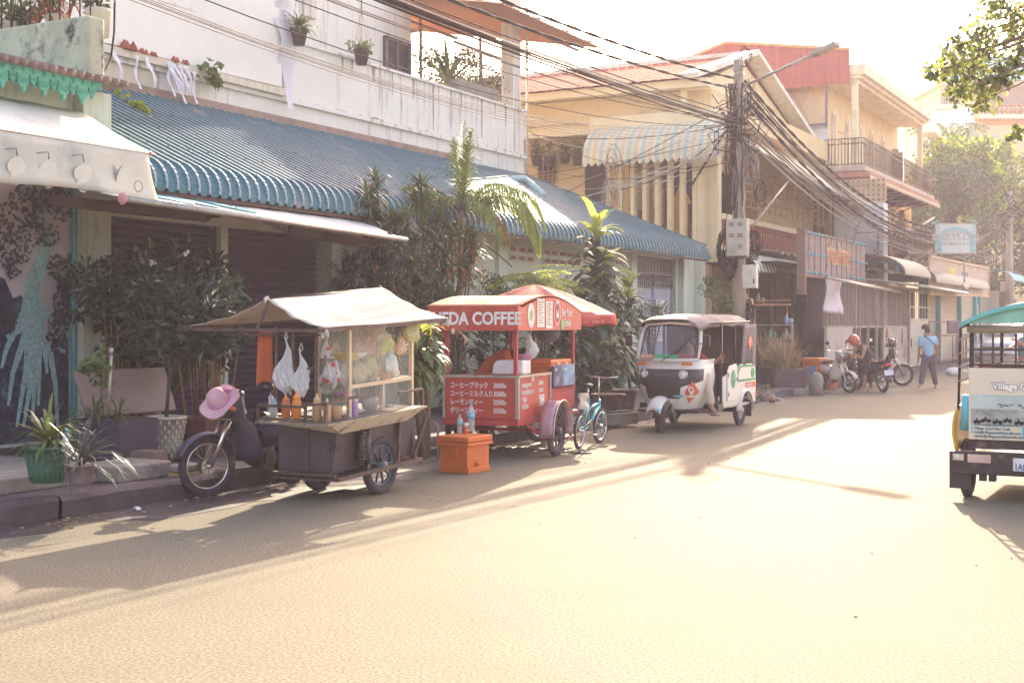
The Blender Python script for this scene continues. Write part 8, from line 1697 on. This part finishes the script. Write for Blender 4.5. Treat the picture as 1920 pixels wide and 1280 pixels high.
# ================= PEOPLE =================
def skin(name,verts,edges,rad,root,mt,par,sub=2):
    me=bpy.data.meshes.new(name); me.from_pydata([tuple(v) for v in verts],edges,[]); me.materials.append(mt); o=bpy.data.objects.new(name,me); COL.objects.link(o); o.parent=par
    if par.get('_w'): o.matrix_parent_inverse=Matrix.Translation(-par.location)
    sk=o.modifiers.new('skin','SKIN'); sk.use_smooth_shade=True; L=me.skin_vertices[0].data
    for i,r_ in enumerate(rad): r2=r_ if isinstance(r_,tuple) else (r_,r_); L[i].radius=r2; L[i].use_root=(i==root)
    s_=o.modifiers.new('sub','SUBSURF'); s_.levels=sub; s_.render_levels=sub; return o
m_skin=mat('skin_tan',(164,112,86),.55,var=.06,sc_=8); m_hair=mat('black_hair',(38,28,30),.6)
def chain(pts,rads,base=None):
    return pts,rads
def person(lab,loc,J,sc3,shirt,trousers,hair=True,face=None,sleeve=.55,shorts=False,helmet=None,shoes=None,name='person',grp=None,long_shirt=0.):
    """J: world joints. pelvis, chest, neck, head, sL,eL,wL, sR,eR,wR, hL,kL,aL,tL, hR,kR,aR,tR"""
    t=thing(name,lab,'person',loc,world=True,group=grp); J={k:Vector(v) for k,v in J.items()}; s=sc3
    vs=[];ed=[];rd=[];ix={}
    def add(k,p,r_,par=None):
        ix[k]=len(vs); vs.append(p); rd.append(r_*s if not isinstance(r_,tuple) else (r_[0]*s,r_[1]*s))
        if par is not None: ed.append((ix[par],ix[k]))
    add('p',J['pelvis'],.125); add('w',J['pelvis'].lerp(J['chest'],.5),.115,'p'); add('c',J['chest'],.135,'w'); add('n',J['neck'],.055,'c'); 
    hd=(J['head']-J['neck']).normalized(); add('h0',J['neck'].lerp(J['head'],.45),.06,'n'); add('h1',J['head'],.088,'h0'); add('h2',J['head']+hd*.07*s,.07,'h1')
    f=Vector(face) if face else V(0,-1,0); add('nose',J['head']+f*.10*s-hd*.01*s,.014,'h1')
    for S_ in 'LR':
        add('s'+S_,J['s'+S_],.055,'c'); add('u'+S_,J['s'+S_].lerp(J['e'+S_],.5),.047,'s'+S_); add('e'+S_,J['e'+S_],.038,'u'+S_); add('f'+S_,J['e'+S_].lerp(J['w'+S_],.4),.036,'e'+S_); add('w'+S_,J['w'+S_],.025,'f'+S_)
        d=(J['w'+S_]-J['e'+S_]).normalized(); sd=d.cross(f); sd=sd.normalized() if sd.length>.1 else d.orthogonal().normalized(); nn=sd.cross(d)
        add('m'+S_,J['w'+S_]+d*.05*s,(.030,.018),'w'+S_)
        for k in range(4):
            o_=sd*(k-1.5)*.020*s; l=(.062,.072,.068,.052)[k]*s; a_=J['w'+S_]+d*.088*s+o_; add('k%d'%k+S_,a_,.0095,'m'+S_); add('j%d'%k+S_,a_+d*l*.5+nn*.010*s,.0085,'k%d'%k+S_); add('i%d'%k+S_,a_+d*l*.8+nn*.030*s,.007,'j%d'%k+S_)
        a_=J['w'+S_]+d*.035*s+sd*.036*s; add('t1'+S_,a_,.010,'m'+S_); add('t2'+S_,a_+d*.03*s+sd*.018*s,.009,'t1'+S_); add('t3'+S_,a_+d*.055*s+sd*.014*s+nn*.012*s,.007,'t2'+S_)
        add('h'+S_,J['h'+S_],.085,'p'); add('q'+S_,J['h'+S_].lerp(J['k'+S_],.5),.075,'h'+S_); add('K'+S_,J['k'+S_],.052,'q'+S_); add('v'+S_,J['k'+S_].lerp(J['a'+S_],.35),.052,'K'+S_); add('a'+S_,J['a'+S_],.034,'v'+S_); add('T'+S_,J['t'+S_],(.035,.024),'a'+S_)
    skin('body',vs,ed,rd,0,m_skin,t)
    # shirt
    vs2=[J['pelvis']+(J['pelvis']-J['chest']).normalized()*long_shirt,J['pelvis'].lerp(J['chest'],.5),J['chest'],J['chest'].lerp(J['neck'],.62)]; r2=[.150,.140,.155,.085]; e2=[(0,1),(1,2),(2,3)]
    for S_ in 'LR':
        i=len(vs2); vs2.append(J['s'+S_]); r2.append(.078 if sleeve else .07); e2.append((2,i))
        if sleeve:
            full=sleeve>1; vs2.append(J['s'+S_].lerp(J['e'+S_],.5)); r2.append(.066); e2.append((i,i+1)); vs2.append(J['s'+S_].lerp(J['e'+S_],min(1,sleeve+.25))); r2.append(.066); e2.append((i+1,i+2))
            if full: vs2.append(J['e'+S_].lerp(J['w'+S_],.85)); r2.append(.042); e2.append((i+2,i+3))
    skin('shirt',vs2,e2,[a*s for a in r2],0,mat('shirt_%d_%d_%d'%shirt,shirt,.85,var=.08,sc_=6,bump=.15),t)
    vs3=[J['pelvis']]; r3=[.135]; e3=[]
    for S_ in 'LR':
        i=len(vs3); vs3+= [J['h'+S_],J['h'+S_].lerp(J['k'+S_],.6),J['k'+S_]]; r3+=[.105,.092,.078]; e3+=[(0,i),(i,i+1),(i+1,i+2)]
        if not shorts: vs3+=[J['k'+S_].lerp(J['a'+S_],.5),J['k'+S_].lerp(J['a'+S_],.93)]; r3+=[.070,.066]; e3+=[(i+2,i+3),(i+3,i+4)]
    skin('trousers',vs3,e3,[a*s for a in r3],0,mat('cloth_%d_%d_%d'%trousers,trousers,.85,var=.1,sc_=6,bump=.15),t)
    if hair:
        mb=MB(); M_=hd.to_track_quat('Z','Y').to_matrix().to_4x4(); 
        mb.ball(J['head']+hd*.035*s-f*.02*s,(.098*s,.104*s,.092*s),16,10,M_); mb.ball(J['head']-f*.045*s-hd*.03*s,(.085*s,.07*s,.085*s),14,8,M_); mb.build('hair',m_hair,t)
    sd=hd.cross(f).normalized(); mb=MB()
    for k in (-1,1): mb.ball(J['head']+f*.083*s+sd*k*.032*s+hd*.012*s,(.012*s,.012*s,.008*s),8,6)
    mb.ball(J['head']+f*.086*s-hd*.045*s,(.022*s,.012*s,.006*s),8,5); mb.build('eyes_and_mouth',mat('eye_dark',(50,34,34),.4),t)
    for k in (-1,1):
        mb=MB(); mb.ball(J['head']+sd*k*.092*s-f*.005*s,(.018*s,.022*s,.03*s),8,6); mb.build('ear',m_skin,t)
    if helmet:
        mb=MB(); mb.ball(J['head']+hd*.03*s,(.135*s,.145*s,.14*s),18,12); mb.m=1; mb.tube([J['head']+sd*.11*s,J['head']+f*.06*s-hd*.09*s,J['head']-sd*.11*s],.008,4); mb.build('helmet',[mat('helmet_red',helmet,.25,coat=.6),m_blk],t)
    if shoes:
        for S_ in 'LR':
            d=(J['t'+S_]-J['a'+S_]); d.z=0; d.normalize(); c0=Vector((J['t'+S_].x,J['t'+S_].y,0))-d*.06*s; sd_=V(-d.y,d.x,0); zb=J['t'+S_].z-.05*s
            mb=MB(); mb.prism([c0+d*.14*s*math.cos(a)+sd_*.05*s*math.sin(a)+V(0,0,zb) for a in [k*.45 for k in range(14)]],(0,0,.025)); mb.build('shoe',mat('shoe_%d'%shoes[0],shoes,.6),t)
            if shoes[0]<120 and 0: pass
    return t
# walking man
D=32.8
def P_(px,py,dd=0,D_=32.8): return W(px,py,D_+dd)
J=dict(pelvis=P_(1740,668),chest=P_(1740,641),neck=P_(1738,626),head=P_(1735,616),sL=P_(1727,634,-.05),eL=P_(1724,655,0),wL=P_(1722,674,.05),sR=P_(1753,634,.05),eR=P_(1757,653,.05),wR=P_(1756,672,.1),hL=P_(1735,671),kL=P_(1731,698,-.1),aL=P_(1726,722,-.15),tL=P_(1720,727,-.2),hR=P_(1746,671),kR=P_(1750,698,.1),aR=P_(1755,722,.3),tR=P_(1753,727,.15))
t=person('man in a light blue short-sleeved shirt and dark trousers walking away along the road',G(1740,728),J,1.0,(150,186,212),(84,72,84),face=tuple((Vector((-CS,-SN,0))*.8+Vector((-SN,CS,0))*.6).normalized()),sleeve=.45,shoes=(130,80,60),long_shirt=.06)
mb=MB(); mb.tube([P_(1731,628,-.16),P_(1740,634,-.2),P_(1751,644,-.2),P_(1754,655,-.12)],.014,5); mb.build('bag_strap',m_blk,t); mb=MB(); mb.ball(P_(1730,620,-.02),(.05,.06,.05),10,6); mb.build('face_mask',mat('mask_white',(226,220,220),.8),t)
# helmeted rider bending over the white bike
D2=31.2
def Q_(px,py,dd=0): return W(px,py,D2+dd)
J=dict(pelvis=Q_(1637,681,.3),chest=Q_(1620,655,.1),neck=Q_(1609,646,0),head=Q_(1602,639,-.05),sL=Q_(1613,651,.28),eL=Q_(1596,668,.2),wL=Q_(1581,668,.1),sR=Q_(1621,651,-.2),eR=Q_(1617,671,-.3),wR=Q_(1595,664,-.25),hL=Q_(1634,684,.45),kL=Q_(1630,706,.5),aL=Q_(1634,727,.6),tL=Q_(1626,731,.5),hR=Q_(1634,684,.12),kR=Q_(1622,706,0),aR=Q_(1620,728,0),tR=Q_(1616,732,-.1))
person('person in a red helmet and dark sleeveless top bending over the white motorbike',G(1620,733),J,1.0,(66,56,74),(52,40,48),hair=False,face=tuple((Vector((-CS,-SN,0))*.8+V(0,0,-.5)).normalized()),sleeve=0,shorts=True,helmet=(190,72,56),shoes=(200,170,150),long_shirt=.05)
# seller bending behind the coffee cart
D3=16.75
def S_(px,py,dd=0): return W(px,py,D3+dd)
J=dict(pelvis=S_(903,716,.25),chest=S_(938,668,.05),neck=S_(962,662,0),head=S_(977,668,-.05),sL=S_(952,663,.2),eL=S_(975,690,.25),wL=S_(990,680,.25),sR=S_(948,668,-.2),eR=S_(953,690,-.3),wR=S_(940,706,-.25),hL=S_(900,722,.35),kL=S_(906,775,.35),aL=S_(900,820,.4),tL=S_(912,828,.35),hR=S_(905,722,.1),kR=S_(912,775,.1),aR=S_(905,820,.15),tR=S_(918,828,.1))
person('seller in an orange shirt bent forward behind the coffee cart counter',S_(903,830,.2),J,1.05,(206,92,50),(64,50,64),face=tuple((Vector((CS,SN,0))*.8+V(0,0,-.6)).normalized()),sleeve=.5,shoes=(60,50,50))
# driver in the rickshaw
def T_(x,y,z): return V(-7.33+x,18.2+y,z)
J=dict(pelvis=T_(.1,1.02,.66),chest=T_(.12,.98,1.0),neck=T_(.12,.95,1.18),head=T_(.12,.93,1.32),sL=T_(-.07,.95,1.10),eL=T_(-.15,.75,.95),wL=T_(-.1,.55,1.02),sR=T_(.30,.95,1.10),eR=T_(.44,1.0,.98),wR=T_(.57,.98,1.08),hL=T_(.02,.98,.64),kL=T_(-.05,.6,.72),aL=T_(-.05,.55,.40),tL=T_(-.05,.42,.36),hR=T_(.22,.95,.64),kR=T_(.50,.62,.86),aR=T_(.60,.60,.34),tR=T_(.70,.50,.29))
person('driver in red shirt and beige trousers sitting in the white rickshaw, one foot out',T_(.1,1,.3),J,.95,(176,62,56),(206,184,160),face=(0,-1,0),sleeve=.5,shoes=(120,110,116))
# person near the car
D5=24.
def U_(px,py,dd=0): return W(px,py,D5+dd)
J=dict(pelvis=U_(1922,676),chest=U_(1924,645),neck=U_(1924,630),head=U_(1924,617),sL=U_(1914,638,0),eL=U_(1908,645,-.1),wL=U_(1898,650,-.15),sR=U_(1936,638),eR=U_(1934,655,-.2),wR=U_(1908,640,-.3),hL=U_(1918,680),kL=U_(1917,715),aL=U_(1917,755),tL=U_(1912,763,-.1),hR=U_(1928,680),kR=U_(1930,715),aR=U_(1930,755),tR=U_(1926,763,-.1))
person('person in a slate blue top at the far right edge, arms lifted beside the trailer',G(1922,767),J,1.0,(90,110,126),(50,46,66),face=tuple(Vector((-CS,-SN,0))),sleeve=.4,shoes=(60,50,50))
# ================= HAZE =================
m=bpy.data.materials.new('haze_air'); m.use_nodes=True; n=m.node_tree; n.nodes.clear()
pv=n.nodes.new('ShaderNodeVolumePrincipled'); pv.inputs['Color'].default_value=(.93,.82,.97,1); pv.inputs['Density'].default_value=.0013; pv.inputs['Anisotropy'].default_value=.35
oo=n.nodes.new('ShaderNodeOutputMaterial'); n.links.new(pv.outputs[0],oo.inputs['Volume'])
mb=MB(); mb.b(-305,305,-155,455,-1,24); h=mb.build('haze',m); tag(h,kind='stuff')
